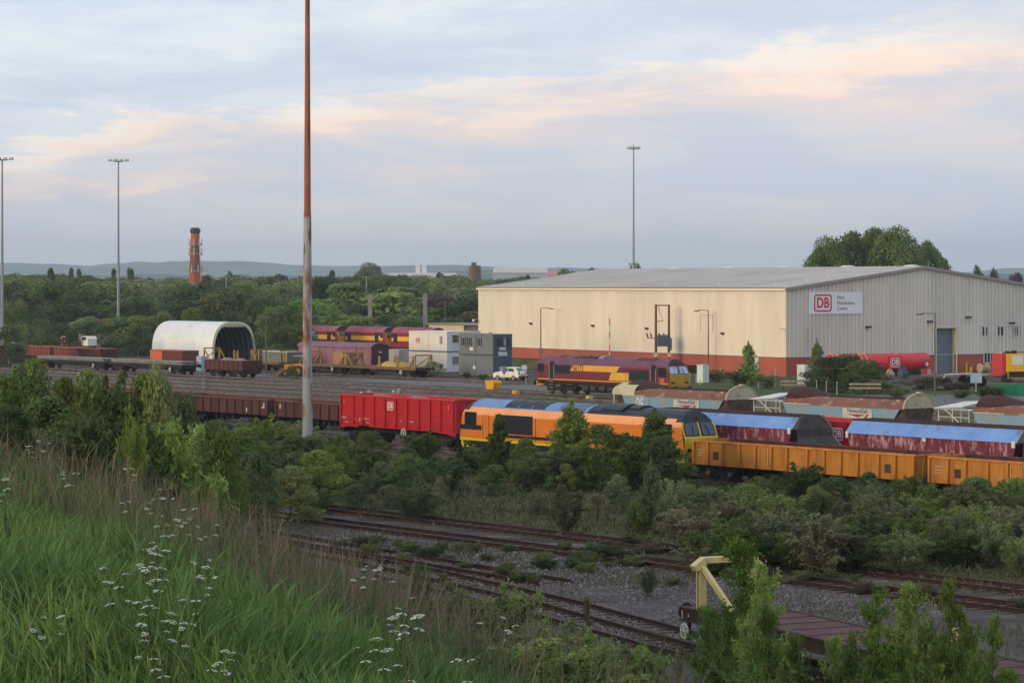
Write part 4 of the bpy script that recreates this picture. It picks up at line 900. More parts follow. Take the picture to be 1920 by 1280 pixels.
# ================================================================ MORE WAGONS AT THE BACK OF THE YARD
# gravel wagon on the locomotive's track
open_wagon('short brown wagon heaped with pale gravel, in front of the arched white shed', None, 171.4, 455, 8.6, .85, 1.95, pm('dark brown wagon paint', (88, 50, 46), (70, 40, 38), 1.5, .8, c3=(120, 90, 80), thr3=(.62, .75), scale3=3), M_brown, 9, M_gravel, .8, seed=8, rib_w=.12, rib_d=.08)
def flat_wagon(label, t, px_r, L_, deck, group, ends=True, mat=None, posts=(), wheelmark=True, bog=True, base=0, hs=1.5, name='flat_wagon', deckz=1.1):
    mat = mat or pm('dull ochre steel', (168, 134, 68), (142, 110, 58), 1.5, .7, c3=(110, 76, 50), thr3=(.54, .7), scale3=2); root = thing(name, label, 'flat wagon', vpos(t, px_r, L_, base), TRZ, group); hl = L_ / 2
    mb = MB(); mb.box(-hl, hl, -1.3, 1.3, deckz, deckz + .1); mb.build('deck', deck, root)
    mb = MB()
    for s in (-1, 1):
        mb.box(-hl, hl, s * 1.3 - .06, s * 1.3 + .06, deckz - .22, deckz + .12)
    mb.build('solebar', M_dark if mat is M_dark else pm('dull brown solebar', (120, 88, 56), (92, 66, 50), 1.5, .8, c3=(166, 134, 70), thr3=(.56, .66), scale3=1.5), root)
    mb = MB(); mb.add([(-hl + 3.4, -.9, deckz - .02), (hl - 3.4, -.9, deckz - .02), (hl - 5.2, -.9, deckz - .6), (-hl + 5.2, -.9, deckz - .6), (-hl + 3.4, .9, deckz - .02), (hl - 3.4, .9, deckz - .02), (hl - 5.2, .9, deckz - .6), (-hl + 5.2, .9, deckz - .6)], [(0, 1, 2, 3), (4, 5, 6, 7), (3, 2, 6, 7), (0, 3, 7, 4), (1, 5, 6, 2)]); mb.box(-hl, hl, -.3, .3, deckz - .35, deckz - .02); mb.build('underframe', M_dark, root)
    if ends:
        for s in (-1, 1):
            x = s * (hl - .25); mb = MB(); z0 = deckz + .1
            for y in (-1.2, 1.2):
                mb.bar((x, y, z0), (x, y, z0 + hs), .16, .16); mb.bar((x, y, z0 + hs - .1), (x - s * hs * .9, y, z0), .12, .12)
            mb.bar((x, -1.28, z0 + hs - .04), (x, 1.28, z0 + hs - .04), .16, .16); mb.bar((x, -1.2, z0 + .1), (x, 1.2, z0 + hs - .1), .1, .1)
            mb.build('bolster_end', mat, root)
    for x in posts:
        for y in (-1.15, 1.15):
            mb = MB(); mb.box(x - .12, x + .12, y - .1, y + .1, deckz + .1, deckz + 1.35); mb.build('stanchion', mat, root)
    for s in (-1, 1): bogie(root, s * (hl - 2.2))
    if wheelmark: handwheel(root, hl - 2.9, -1.42, .62, .26)
    buffers(root, L_); return root
M_deck = pm('worn brown deck', (104, 80, 60), (80, 62, 50), 1.5, .9, c3=(136, 112, 76), thr3=(.58, .7), scale3=2)
Gf = 'flat wagons with yellow ends'
flat_wagon('yellow ended flat wagon nearest the white cabins, with two stanchions', 187.5, 779, 15.0, M_deck, Gf, posts=(-.2, 3.5))
flat_wagon('yellow ended flat wagon half behind the rusty mast, before the purple vans', 187.5, 648, 15.0, M_deck, Gf, posts=())
flat_wagon('yellow ended flat wagon behind the orange tractor', 187.5, 572, 13.0, M_deck, Gf, posts=(2,))
flat_wagon('yellow ended flat wagon in front of the mouth of the arched shed', 187.5, 486, 14.0, M_deck, Gf, posts=(1.5, -3))
# yellow tarpaulin on the first and a grey load on the third
p = st(S(187.5, 755) + 1.5, 187.5, 1.2); r_ = heap('tarpaulin_heap', -2.6, 2.6, 2.2, 0, .75, pm('dull yellow tarpaulin', (190, 160, 70), (160, 130, 60), 1.2, .8), None, 3, 1); r_.location = p; r_.rotation_euler = (0, 0, TRZ); r_['kind'] = 'thing'; tag(r_, 'dull yellow tarpaulin heaped on the flat wagon near the white cabins', 'tarpaulin')
def crate(name, label, cat, loc, dims, mat, rz=TRZ, lid=None, group=None, slats=0):
    root = thing(name, label, cat, tuple(loc), rz, group); w, d, h = dims
    mb = MB(); mb.box(-w/2, w/2, -d/2, d/2, 0, h); mb.build('body', mat, root)
    mb = MB(); mb.box(-w/2 - .04, w/2 + .04, -d/2 - .04, d/2 + .04, h, h + .07); mb.build('lid', lid or mat, root)
    if slats:
        me = rib_mesh(.08, .05, h - .1, mat, 'rib')
        for i in range(slats): link('rib', me, root, (-w/2 + w * (i + .5) / slats, -d/2, .05))
    return root
crate('covered_load', 'grey sheeted load on the flat wagon behind the orange tractor', 'sheeted load', st(S(187.5, 545) + 2, 187.5, 1.2), (6, 2.2, 1.3), pm('grey green sheet', (112, 114, 104), (96, 98, 90), 1.5, .8), lid=pm('pale sheet top', (178, 184, 188), None))
crate('timber_bunk', 'tan timber crate on the flat wagon beside the purple van', 'crate', st(S(187.5, 660) + 1.6, 187.5, 1.2), (2.2, 2.0, 1.5), pm('tan boards', (164, 128, 92), (140, 104, 76), 3, .85))
# pale concrete beams on long flats at far left
for i, (px, L_) in enumerate(((342, 18.5), (196, 19.0))):
    fw = flat_wagon('long flat wagon stacked with pale concrete beams, ' + ('left of the gravel wagon' if i == 0 else 'behind the bushes at far left'), 171.4, px, L_, M_deck, 'long flat wagons with concrete beams', ends=False, mat=M_dark)
    st_ = thing('beam_stack', 'pale grey concrete beams stacked on the long flat wagon ' + ('left of the gravel wagon' if i == 0 else 'at far left'), 'concrete beams', fw.location + Vector((0, 0, 1.2)), TRZ, 'stacks of concrete beams')
    mbb = MB(); mbb.box(-L_/2 + .5, L_/2 - .4, -.18, .18, 0, .17); me = mbb.mesh('beam', pm('dull concrete beam', (136, 134, 130), (104, 102, 100), 1, .85))
    for lz in range(2):
        for k in range(5): link('beam', me, st_, (rnd.uniform(-.3, .3), -1.05 + k * .52, .22 * lz))
# short brown four-wheel wagons behind them
for i, (px, col) in enumerate(((188, 'brown'), (147, 'pinkish brown'), (93, 'pinkish brown'), (50, 'dark brown'))):
    paint = pm('dark wagon side', (88, 52, 46), (70, 42, 38), 2, .8) if i in (0, 3) else pm('pink brown wagon side', (142, 80, 70), (116, 62, 56), 2, .8, c3=(160, 110, 96), thr3=(.6, .72), scale3=4)
    w_ = open_wagon(['brown short wagon right of the two pinkish ones at far left', 'pinkish brown ribbed wagon left of the dark brown one, far left', 'pinkish brown ribbed wagon, left one of the pair', 'dark brown short wagon at the far left end of the row'][i], 'short brown wagons at far left', 180, px, 6.9 if i else 6.2, 1.1, 2.35, paint, pm('orange brown rim', (170, 108, 72), (120, 74, 58), 2), 14 if i in (1, 2) else 9, M_load, .3, bog=False, rib_w=.12, rib_d=.1, seed=20 + i)
    mb = MB(); mb.box(-3, 3, -1.0, 1.0, .5, 1.1); mb.build('spring_gear', M_dark, w_)
    for x in (-2, 2):
        for s in (-1, 1): link('wheel', ME_wheel, w_, (x, s * .75, .46), (0, 0, 0 if s < 0 else math.pi))
r_ = crate('low_container', 'orange and brown low container standing left of the white arched shed', 'container', st(S(182, 333) + 4.2, 184, .9), (8.4, 2.5, 1.4), pm('brown ribbed container', (116, 60, 50), (98, 52, 46), 1.4, .8), slats=18, lid=pm('orange brown rim', (170, 108, 72)))
plate(r_, 'orange_patch', -4.1, -.9, .1, 1.35, -1.31, pm('orange patch', (190, 92, 62), None)); mb = MB(); 
for k in range(5): mb.box(-3.8 + k * 1.9, -3.2 + k * 1.9, -1.1, 1.1, -.95, 0)
mb.build('timber_bearer', M_wood, r_)
# brown piece and concrete post at the very left edge
crate('concrete_block', 'pale upright concrete block right of the left light mast', 'concrete block', at(13, 681) + Vector((1.3, 0, 0)), (.9, .9, 3.0), M_conc)
crate('brown_wagon_end', 'brown wagon body cut off by the left edge behind the mast', 'wagon', at(-10, 682), (3.2, 2.4, 2.6), M_brown, slats=5)
# gravel heap with machines
hp = heap('gravel_heap', -4.5, 4.5, 7, G, 3.3, pm('grey gravel heap', (122, 108, 102), (100, 88, 84), 1.5, .95, bump=.6), None, 6, 1); hp.location = at(150, 667) ; hp.location.z = 0; hp['kind'] = 'thing'; tag(hp, 'grey brown gravel heap behind the pinkish wagons at far left', 'gravel heap')
for px, py, c, nm, lab, cat in ((128, 668, (214, 130, 160), 'loader', 'small pink and black loader in front of the gravel heap', 'loader'), (166, 668, (226, 220, 206), 'van', 'small white van parked at the right foot of the gravel heap', 'van')):
    r_ = thing(nm, lab, cat, at(px, py), TRZ); m_ = pm(nm + ' paint', c, None, 1, .5)
    lift = 1.3; mb = MB(); mb.prismy([(-1.2, .4 + lift), (1.2, .4 + lift), (1.2, 1.5 + lift), (.8, 1.9 + lift), (-.8, 1.9 + lift), (-1.2, 1.4 + lift)], -.8, .8); mb.build('body', m_, r_)
    mb = MB(); mb.box(-1.25, 1.25, -.75, .75, 0, .4 + lift); mb.build('chassis', M_dark, r_)
    mb = MB(); mb.box(-.7, .7, -.83, -.8, 1.3 + lift, 1.75 + lift); mb.build('window', M_glass, r_)
    if nm == 'loader':
        mb = MB(); mb.box(-1.7, -1.2, -.9, .9, .9 + lift, 2.3 + lift); mb.box(1.2, 1.6, -.9, .9, 1.1 + lift, 2.4 + lift); mb.build('bucket', M_dark, r_)
    for x in (-.8, .8): link('wheel', ME_wheel, r_, (x, -.85, .4))
# ruined brick wall with a pale graffiti smear, left
r_ = thing('ruined_building', 'ruined brick building in the trees left of the second mast', 'building', at(190, 655), R(-20))
mb = MB(); mb.box(-2.6, 2.2, 0, 3, 0, 5.2); mb.build('wall', M_brick, r_); mb = MB(); mb.box(2.2, 7.5, .2, 3, 0, 4.6); mb.build('wing', pm('sooty render', (74, 58, 52), (56, 46, 44), .6, .9), r_)
mb = MB(); mb.box(-2.7, 7.6, -.1, 3.1, 4.9, 5.15) if False else mb.box(2.0, 7.7, 0, 3.2, 4.6, 4.8); mb.build('roof', M_dark, r_)
mb = MB(); mb.prismy([(4.2, 3.8), (4.9, 3.9), (5.8, 3.9), (5.6, 3.3), (5.2, 3.0), (5.1, 2.2), (4.8, 2.9), (4.4, 3.2)], .17, .2); mb.build('pale_patch', M_conc, r_)

# --- white arched shed
qc = at(398, 678); QL, QW, QH = 17.4, 7.4, 5.75
q = thing('arched_shed', 'white corrugated arched shed with an open dark mouth', 'shed', st(0, 0) + qc, TRZ)
def arch(n=22, w=QW, h=QH, off=0.):
    pts_ = []
    for i in range(n + 1):
        a = math.pi * i / n; c, s_ = math.cos(a), math.sin(a)
        pts_.append((w / 2 - (w / 2 + off) * math.copysign(abs(c) ** .72, c), (h + off) * s_ ** .62))
    return pts_
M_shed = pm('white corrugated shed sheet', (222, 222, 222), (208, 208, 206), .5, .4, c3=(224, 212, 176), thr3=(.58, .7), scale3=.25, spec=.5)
mb = MB(); n_ = 46
for i in range(n_):
    x0 = -QL + QL * i / n_; x1 = -QL + QL * (i + 1) / n_; xm = (x0 + x1) / 2
    A, B_, C_ = [(x0, .0), (xm, .07), (x1, 0.)]
    for (xa, oa), (xb, ob) in ((A, B_), (B_, C_)):
        pa, pb = arch(off=oa), arch(off=ob)
        for k in range(len(pa) - 1): mb.add([(xa, *pa[k]), (xb, *pb[k]), (xb, *pb[k + 1]), (xa, *pa[k + 1])], [(0, 1, 2, 3)])
mb.build('shell', M_shed, q)
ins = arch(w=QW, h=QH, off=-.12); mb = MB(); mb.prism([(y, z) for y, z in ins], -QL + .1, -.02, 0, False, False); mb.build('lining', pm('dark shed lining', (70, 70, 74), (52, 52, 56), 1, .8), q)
o1, i1 = arch(off=.1), arch(off=-.28); mb = MB()
for k in range(len(o1) - 1):
    mb.add([(.0, *o1[k]), (.0, *o1[k + 1]), (.0, *i1[k + 1]), (.0, *i1[k]), (.12, *o1[k]), (.12, *o1[k + 1]), (.12, *i1[k + 1]), (.12, *i1[k])], [(4, 5, 6, 7), (0, 1, 5, 4), (3, 2, 6, 7)])
mb.build('front_rim', pm('cream rim', (214, 206, 178), None), q)
pa = arch(off=-.1); mb = MB(); mb.add([(-.1, y, z) for y, z in pa if z > QH * .86], [tuple(range(len([1 for y, z in pa if z > QH * .86])))]); mb.build('header_panel', M_clad, q)
for i in range(1, 11):
    x = -i * 1.4; ip = arch(off=-.16); mb = MB()
    for k in range(len(ip) - 1): mb.bar((x, *ip[k]), (x, *ip[k + 1]), .1)
    mb.build('rib', M_metal, q)
mb = MB(); mb.add([(-QL, y, z) for y, z in arch()], [tuple(range(23))]); mb.build('end_wall', M_shed, q)
# pale blue cabinet and white hut door by the shed
def cabinet(label, loc, w, d, h, mat, rz=TRZ, group=None, name='cabinet'):
    root = thing(name, label, 'cabinet', tuple(loc), rz, group)
    mb = MB(); mb.box(-w/2, w/2, -d/2, d/2, .08, h); mb.build('body', mat, root)
    mb = MB(); mb.box(-w/2 - .05, w/2 + .05, -d/2 - .05, d/2 + .05, h, h + .06); mb.build('roof', mat, root)
    mb = MB(); mb.box(-w/2 + .06, -.02, -d/2 - .03, -d/2, .15, h - .1); mb.box(.02, w/2 - .06, -d/2 - .03, -d/2, .15, h - .1); mb.build('door', mat, root)
    mb = MB(); mb.box(-w/2, w/2, -d/2, d/2, 0, .08); mb.build('plinth', M_conc, root); return root
cabinet('pale blue cabinet between the arched shed and the gravel wagon', at(379, 697), 1.2, 1.0, 1.95, pm('pale blue cabinet paint', (150, 170, 182), None, 1))
cabinet('pale green white cabinet right of the maroon locomotive', at(1318, 718), 1.05, .9, 2.05, pm('pale mint cabinet paint', (202, 214, 204), (190, 202, 192), 1))
cabinet('white cabinet half hidden by the bush at the warehouse corner', at(1507, 721), 1.25, .9, 2.2, pm('off white cabinet', (206, 206, 200), None))

# --- purple vans and old locomotives
M_purple = pm('faded purple van side', (150, 104, 116), (132, 86, 100), .8, .75, streak=3, c3=(116, 56, 70), thr3=(.6, .75), scale3=1.2, streak3=4)
M_purpled = pm('deep plum van end', (84, 42, 54), (70, 36, 48), 1, .7); M_purroof = pm('dusty purple roof', (130, 96, 112), (112, 80, 96), 1, .8)
for px, lab in ((696, 'faded purple covered van with curved roof behind the yellow ended flat wagon'), (626, 'faded purple covered van partly behind the rusty mast')):
    L_ = 8.2; r_ = thing('covered_van', lab, 'covered van', vpos(193.3, px, L_), TRZ, 'faded purple covered vans'); hl = L_ / 2
    mb = MB(); mb.box(-hl, hl, -1.35, -1.3, 1.0, 3.2); mb.box(-hl, hl, 1.3, 1.35, 1.0, 3.2); mb.build('side_wall', M_purple, r_)
    for s in (-1, 1):
        mb = MB(); mb.prism([(-1.3, 1.0), (1.3, 1.0), (1.3, 3.2)] + [(1.35 * math.cos(a), 3.2 + .55 * math.sin(a)) for a in [math.pi * k / 8 for k in range(1, 8)]] + [(-1.3, 3.2)], s * hl - .06, s * hl + .06); mb.build('end_wall', M_purpled, r_)
        for k in range(12): plate(r_, 'plank', 0, 0, 0, 0, 0, M_purpled) if False else None
    rp_ = [(1.5 * math.cos(a), 3.15 + .62 * math.sin(a)) for a in [math.pi * k / 10 for k in range(11)]]
    mb = MB(); mb.prism(rp_ + [(y * .96, z - .06) for y, z in rp_[::-1]], -hl - .12, hl + .12); mb.build('roof', M_purroof, r_, True)
    for x in (-2.4, -.9, .9, 2.4): plate(r_, 'door_seam', x - .03, x + .03, 1.1, 3.15, -1.352, M_purpled)
    plate(r_, 'sliding_door', -.85, .85, 1.05, 3.1, -1.35, M_purple, th=.05)
    mb = MB(); mb.box(-hl, hl, -1.2, 1.2, .7, 1.0); mb.build('underframe', M_dark, r_)
    mb = MB(); mb.box(hl + .06, hl + .08, -.25, .25, 2.55, 2.7); mb.build('data_panel', M_white, r_)
    for x in (-2.4, 2.4):
        for s in (-1, 1): link('wheel', ME_wheel, r_, (x, s * .75, .46), (0, 0, 0 if s < 0 else math.pi))
    buffers(r_, L_)
M_mar3 = pm('old maroon loco side', (134, 40, 40), (112, 34, 38), .8, .6); M_mroof = pm('pinkish faded loco roof', (150, 88, 98), (128, 68, 80), .6, .8, c3=(92, 62, 68), thr3=(.6, .75), scale3=.8)
for i, (px, lab) in enumerate(((722, 'old maroon and gold locomotive in the middle of the stored row'), (632, 'old maroon and gold locomotive just right of the rusty mast, blue patch on it'), (812, 'old maroon and gold locomotive half hidden by the white cabins'))):
    L_ = 11.0; bz = .9; r_ = thing('stored_locomotive', lab, 'locomotive', vpos(230.5, px, L_, bz), TRZ, 'stored maroon locomotives'); hl = L_ / 2
    mb = MB(); mb.prism([(-1.33, 1.0), (1.33, 1.0), (1.33, 3.1), (-1.33, 3.1)], -hl + .5, hl - .5); mb.build('body_side', M_mar3, r_)
    rp_ = [(-1.33, 3.1), (-1.15, 3.45), (-.7, 3.8), (0, 3.95), (.7, 3.8), (1.15, 3.45), (1.33, 3.1)]
    mb = MB(); mb.prism(rp_, -hl + .5, hl - .5); mb.build('roof', M_mroof, r_, True)
    for s in (-1, 1):
        mb = MB(); mb.add([(s * (hl - .5), -1.33, 1.0), (s * hl, -1.2, 1.0), (s * hl, -1.2, 2.3), (s * (hl - .3), -1.2, 3.1), (s * (hl - .5), -1.33, 3.1), (s * (hl - .5), 1.33, 1.0), (s * hl, 1.2, 1.0), (s * hl, 1.2, 2.3), (s * (hl - .3), 1.2, 3.1), (s * (hl - .5), 1.33, 3.1)],
            [(0, 1, 2, 4), (2, 3, 4), (5, 6, 7, 9), (7, 8, 9)]); mb.add([(s * hl, -1.2, 1.0), (s * hl, 1.2, 1.0), (s * hl, 1.2, 2.3), (s * hl, -1.2, 2.3), (s * (hl - .3), 1.2, 3.1), (s * (hl - .3), -1.2, 3.1)], [(0, 1, 2, 3), (3, 2, 4, 5)], 1)
        mb.add([(s * (hl - .3), y * .9, z) for y, z in rp_] + [(s * (hl - .5), y, z) for y, z in rp_], [tuple(range(7))] + [(k, k + 1, 8 + k, 7 + k) for k in range(6)], 2)
        mb.build('cab', [M_mar3, pm('yellow cab front', (208, 160, 50), (190, 140, 44), 1), pm('dark roof end', (70, 56, 62), None)], r_)
        mb = MB(); mb.add([(s * (hl + .02), -.95, 2.35), (s * (hl + .02), .95, 2.35), (s * (hl - .24), .95, 3.05), (s * (hl - .24), -.95, 3.05)], [(0, 1, 2, 3)]); mb.build('windscreen', M_glass, r_)
    plate(r_, 'gold_band', -hl + .6, hl - .6, 1.9, 2.55, -1.335, M_gold)
    for x in (-hl + 1.6, hl - 2.2): plate(r_, 'doorway', x - .5, x + .5, 1.6, 3.0, -1.35, M_black)
    plate(r_, 'cab_window', hl - 1.2, hl - .6, 2.3, 3.0, -1.35, M_glass); plate(r_, 'cab_window', -hl + .6, -hl + 1.0, 2.3, 3.0, -1.35, M_glass)
    for x in (-2.2, 1.8): roof_panel(r_, 'roof_hatch', x, x + 1.5, pm('brown hatch', (96, 60, 62), None), .12, -.9, .5)
    if i == 1: plate(r_, 'blue_panel', -3.2, -.6, 1.6, 3.05, -1.36, pm('light blue panel', (120, 166, 204), (104, 150, 190), 1)); plate(r_, 'graffiti', -.6, .4, 1.6, 2.6, -1.36, pm('grey graffiti', (140, 140, 138), (90, 96, 96), 4))
    mb = MB(); mb.box(-hl + .3, hl - .3, -1.2, 1.2, .6, 1.0); mb.build('underframe', M_dark, r_)
    for s in (-1, 1): bogie(r_, s * (hl - 2.6), 2)

# --- cabins
M_cw = pm('off white cabin panel', (218, 210, 200), (206, 198, 188), .5, .6, c3=(180, 170, 158), thr3=(.64, .8), scale3=.7); M_cwe = pm('pale lilac grey cabin end', (206, 206, 216), (194, 194, 206), .5, .6)
M_cg = pm('grey cabin panel', (112, 116, 116), (102, 106, 106), .5, .6); M_cge = pm('blue grey cabin end', (74, 84, 98), (66, 78, 92), .5, .6)
def cabin(label, px_r, py_b, L_, W, level, side, end, Hh=2.62, group=None):
    c = at(px_r, py_b); r_ = thing('site_cabin', label, 'site cabin', c + Vector((0, 0, level * (Hh + .04))), TRZ, group)
    mb = MB(); mb.box(-L_, 0, 0, .08, .12, Hh - .1); mb.box(-L_, 0, W - .08, W, .12, Hh - .1); mb.build('side_wall', side, r_)
    mb = MB(); mb.box(-.08, 0, .08, W - .08, .12, Hh - .1); mb.box(-L_, -L_ + .08, .08, W - .08, .12, Hh - .1); mb.build('end_wall', end, r_)
    mb = MB(); mb.box(-L_ - .03, .03, -.03, W + .03, Hh - .1, Hh); mb.build('roof', side, r_)
    mb = MB(); mb.box(-L_ - .02, .02, -.02, W + .02, 0, .12); mb.build('floor_frame', pm('dark cabin frame', (70, 66, 66), None), r_)
    return r_
gw, gg = 'stacked white site cabins', 'stacked grey site cabins'
for lv in (0, 1):
    r_ = cabin(('upper' if lv else 'lower') + ' white site cabin left of the grey ones', 838, 699, 8.3, 5.4, lv, M_cw, M_cwe, group=gw)
    f = MB(); 
    zf = 1.2 if lv else 1.1
    f.box(0, .05, .75, .83, zf - .1, zf + 1.05); f.box(0, .05, 1.85, 1.93, zf - .1, zf + 1.05); f.box(0, .05, .83, 1.85, zf + .97, zf + 1.05); f.box(0, .05, .83, 1.85, zf - .1, zf - .02); f = f.build('window', M_white, r_)
    g = MB(); g.box(.0, .02, .83, 1.85, zf, zf + .97); g.build('pane', M_glass if lv else pm('grey blind', (120, 116, 122), None), f)
    for x in (-4.0,): plate(r_, 'panel_seam', x - .03, x + .03, .2, 2.4, 0, pm('seam grey', (176, 170, 162), None), th=.02)
    if lv:
        db = plate(r_, 'logo_panel', -6.75, -5.85, .95, 1.9, 0, M_cw, th=.02); db_logo(db, (-6.3, -.02, 1.42), .85, pm('faded logo red', (190, 84, 84), None))
        v = plate(r_, 'vent_grille', -1.55, -.95, 1.0, 2.0, 0, pm('grey vent', (160, 154, 146), (120, 114, 108), 20), th=.03)
for lv in (0, 1):
    r_ = cabin(('upper' if lv else 'lower') + ' grey site cabin beside the white car', 924, 707, 6.9, 3.0, lv, M_cg, M_cge, 2.6, group=gg)
    plate(r_, 'panel_seam', -3.5, -3.42, .2, 2.45, 0, M_cge, th=.02)
    if lv:
        for x in (-6.1, -4.9, -2.9):
            for dx in (-.22, .62):
                plate(r_, 'louvre', x + dx - .06, x + dx + .06, 1.05, 2.15, 0, M_black, th=.03)
            w_ = plate(r_, 'window', x, x + .42, 1.1, 2.1, 0, M_metal, th=.04); plate(w_, 'pane', x + .06, x + .36, 1.18, 2.05, -.04, M_glass)
        w_ = MB(); w_.box(0, .05, .45, 2.55, 1.1, 2.15); w_ = w_.build('window', M_cge, r_)
        for a, b_, m_ in ((.55, .95, M_glass), (1.0, 1.4, pm('dark red curtain', (70, 40, 48), None)), (1.65, 2.0, pm('pale blind', (150, 146, 142), None)), (2.15, 2.45, M_glass)):
            g = MB(); g.box(.05, .07, a, b_, 1.2, 2.1); g.build('pane', m_, w_)
        for y0, y1, z0, z1 in ((1.0, 2.0, .65, 1.0), (.85, 2.2, -.05, .45)):
            g = MB(); g.box(0, .04, y0, y1, z0, z1); g.build('notice', pm('pale notice board', (190, 196, 204), (170, 178, 188), 8), r_)
        plate(r_, 'notice', -4.65, -4.0, .55, .95, 0, pm('white and red notice', (216, 200, 190), (200, 150, 140), 8))
    else:
        plate(r_, 'notice', -4.0, -3.4, .9, 1.3, 0, pm('white and red notice', (216, 200, 190)))
        g = MB(); g.box(0, .04, 1.0, 2.0, .95, 1.25); g.build('notice', pm('pale notice board', (190, 196, 204)), r_)
# small store container beside the white cabins
crate('store_container', 'pale grey store container left of the white cabins', 'container', at(752, 692), (2.4, 2.4, 2.6), pm('pale grey container', (186, 178, 168), (160, 152, 144), 1, .7, streak=4), slats=6)
# flat roofed shed behind the cabins
r_ = thing('flat_roofed_shed', 'low cream and grey flat roofed shed behind the cabins', 'shed', at(862, 672), TRZ); mb = MB(); mb.box(-8, 1, 0, 8, 0, 5.1); mb.build('cream_wall', pm('cream wall', (206, 186, 150), None), r_)
mb = MB(); mb.box(1, 9, 0.5, 8, 0, 5.0); mb.build('grey_wall', pm('dark grey wall', (112, 106, 104), (94, 88, 86), 1), r_); mb = MB(); mb.box(-8.2, 9.2, -.2, 8.2, 5.1, 5.35); mb.build('roof', M_conc, r_)

# --- car
def hatchback(label, loc, rz, paint):
    r_ = thing('parked_car', label, 'car', tuple(loc), rz); 
    prof = [(-1.95, .35), (-2.0, .75), (-1.75, .95), (-1.05, 1.05), (-.35, 1.5), (.3, 1.6), (1.25, 1.52), (1.75, 1.15), (1.92, .95), (1.95, .4)]   # front is -x
    mb = MB(); n = len(prof); secs = [(-.82, .0), (-.8, 1.)]
    vs = []
    for y, k in ((-.84, 1), (.84, 1)):
        for x, z in prof: vs.append((x, y * (1 - .16 * max(0, (z - .95) / .65)), z))
    mb.add(vs, [(i, (i + 1) % n, n + (i + 1) % n, n + i) for i in range(n)] + [tuple(range(n)), tuple(range(n, 2 * n))[::-1]]); mb.build('body', paint, r_)
    for s in (-1, 1):
        g = MB(); yy = .79; g.add([(-.85, s * (yy + .035), 1.08), (.25, s * (yy + .035), 1.08), (.25, s * (yy - .05), 1.48), (-.3, s * (yy - .05), 1.46)], [(0, 1, 2, 3)]); g.add([(.33, s * (yy + .035), 1.08), (1.3, s * (yy + .035), 1.1), (1.05, s * (yy - .05), 1.46), (.33, s * (yy - .05), 1.48)], [(0, 1, 2, 3)]); g.build('side_window', M_glass, r_)
    g = MB(); g.add([(1.33, -.62, 1.49), (1.33, .62, 1.49), (1.76, .7, 1.16), (1.76, -.7, 1.16)], [(0, 1, 2, 3)]); g.build('rear_window', M_glass, r_)
    g = MB(); g.add([(-1.03, -.68, 1.08), (-1.03, .68, 1.08), (-.38, .6, 1.5), (-.38, -.6, 1.5)], [(0, 1, 2, 3)]); g.build('windscreen', M_glass, r_)
    for s in (-1, 1):
        g = MB(); g.box(1.86, 1.97, s * .72 - .1, s * .72 + .1, .8, 1.05); g.build('tail_light', pm('tail light', (110, 30, 30), None, 1, .3), r_)
    g = MB(); g.box(1.93, 2.02, -.8, .8, .35, .58); g.build('bumper', M_black, r_)
    g = MB(); g.box(1.96, 1.99, -.26, .26, .66, .77); g.build('number_plate', M_cream, r_)
    for x in (-1.25, 1.2):
        for s in (-1, 1):
            mb = MB(); mb.cyl((0, -.1, 0), (0, .1, 0), .31, n=14); w_ = mb.build('wheel', M_black, r_, True, loc=(x, s * .8, .31)); mb = MB(); mb.cyl((0, s * .11, 0), (0, s * .08, 0), .2, n=10); mb.build('rim', M_metal, w_)
    return r_
hatchback('dusty white hatchback parked beside the grey cabins', at(957, 713), TRZ + R(12), pm('dusty white car paint', (226, 222, 212), (200, 190, 172), 1.5, .3, c3=(178, 160, 134), thr3=(.62, .8), scale3=2, spec=.5))
# grit bin
r_ = thing('grit_bin', 'yellow grit bin between the rails and the cabins', 'grit bin', at(925, 729), TRZ); my = pm('bright yellow plastic', (228, 164, 30), (210, 146, 28), 2, .5)
mb = MB(); mb.prismy([(-.62, 0), (.62, 0), (.75, .65), (-.75, .65)], -.5, .5); mb.build('body', my, r_); mb = MB(); mb.prismy([(-.8, .65), (.8, .65), (.7, .9), (.2, .95), (.1, .86), (-.1, .86), (-.2, .95), (-.7, .9)], -.55, .55); mb.build('lid', my, r_)
for px, py, w in ((967, 738, .35), (1105, 748, .3)):
    mb = MB(); mb.prismy([(-w, 0), (w, 0), (w * .8, .35), (-w * .8, .35)], -.25, .25); o = mb.build('lineside_box', my if px < 1000 else M_cream, loc=at(px, py), rot=(0, 0, TRZ)); tag(o, ('small yellow' if px < 1000 else 'small cream') + ' lineside box between the rails left of the hoppers', 'lineside box')

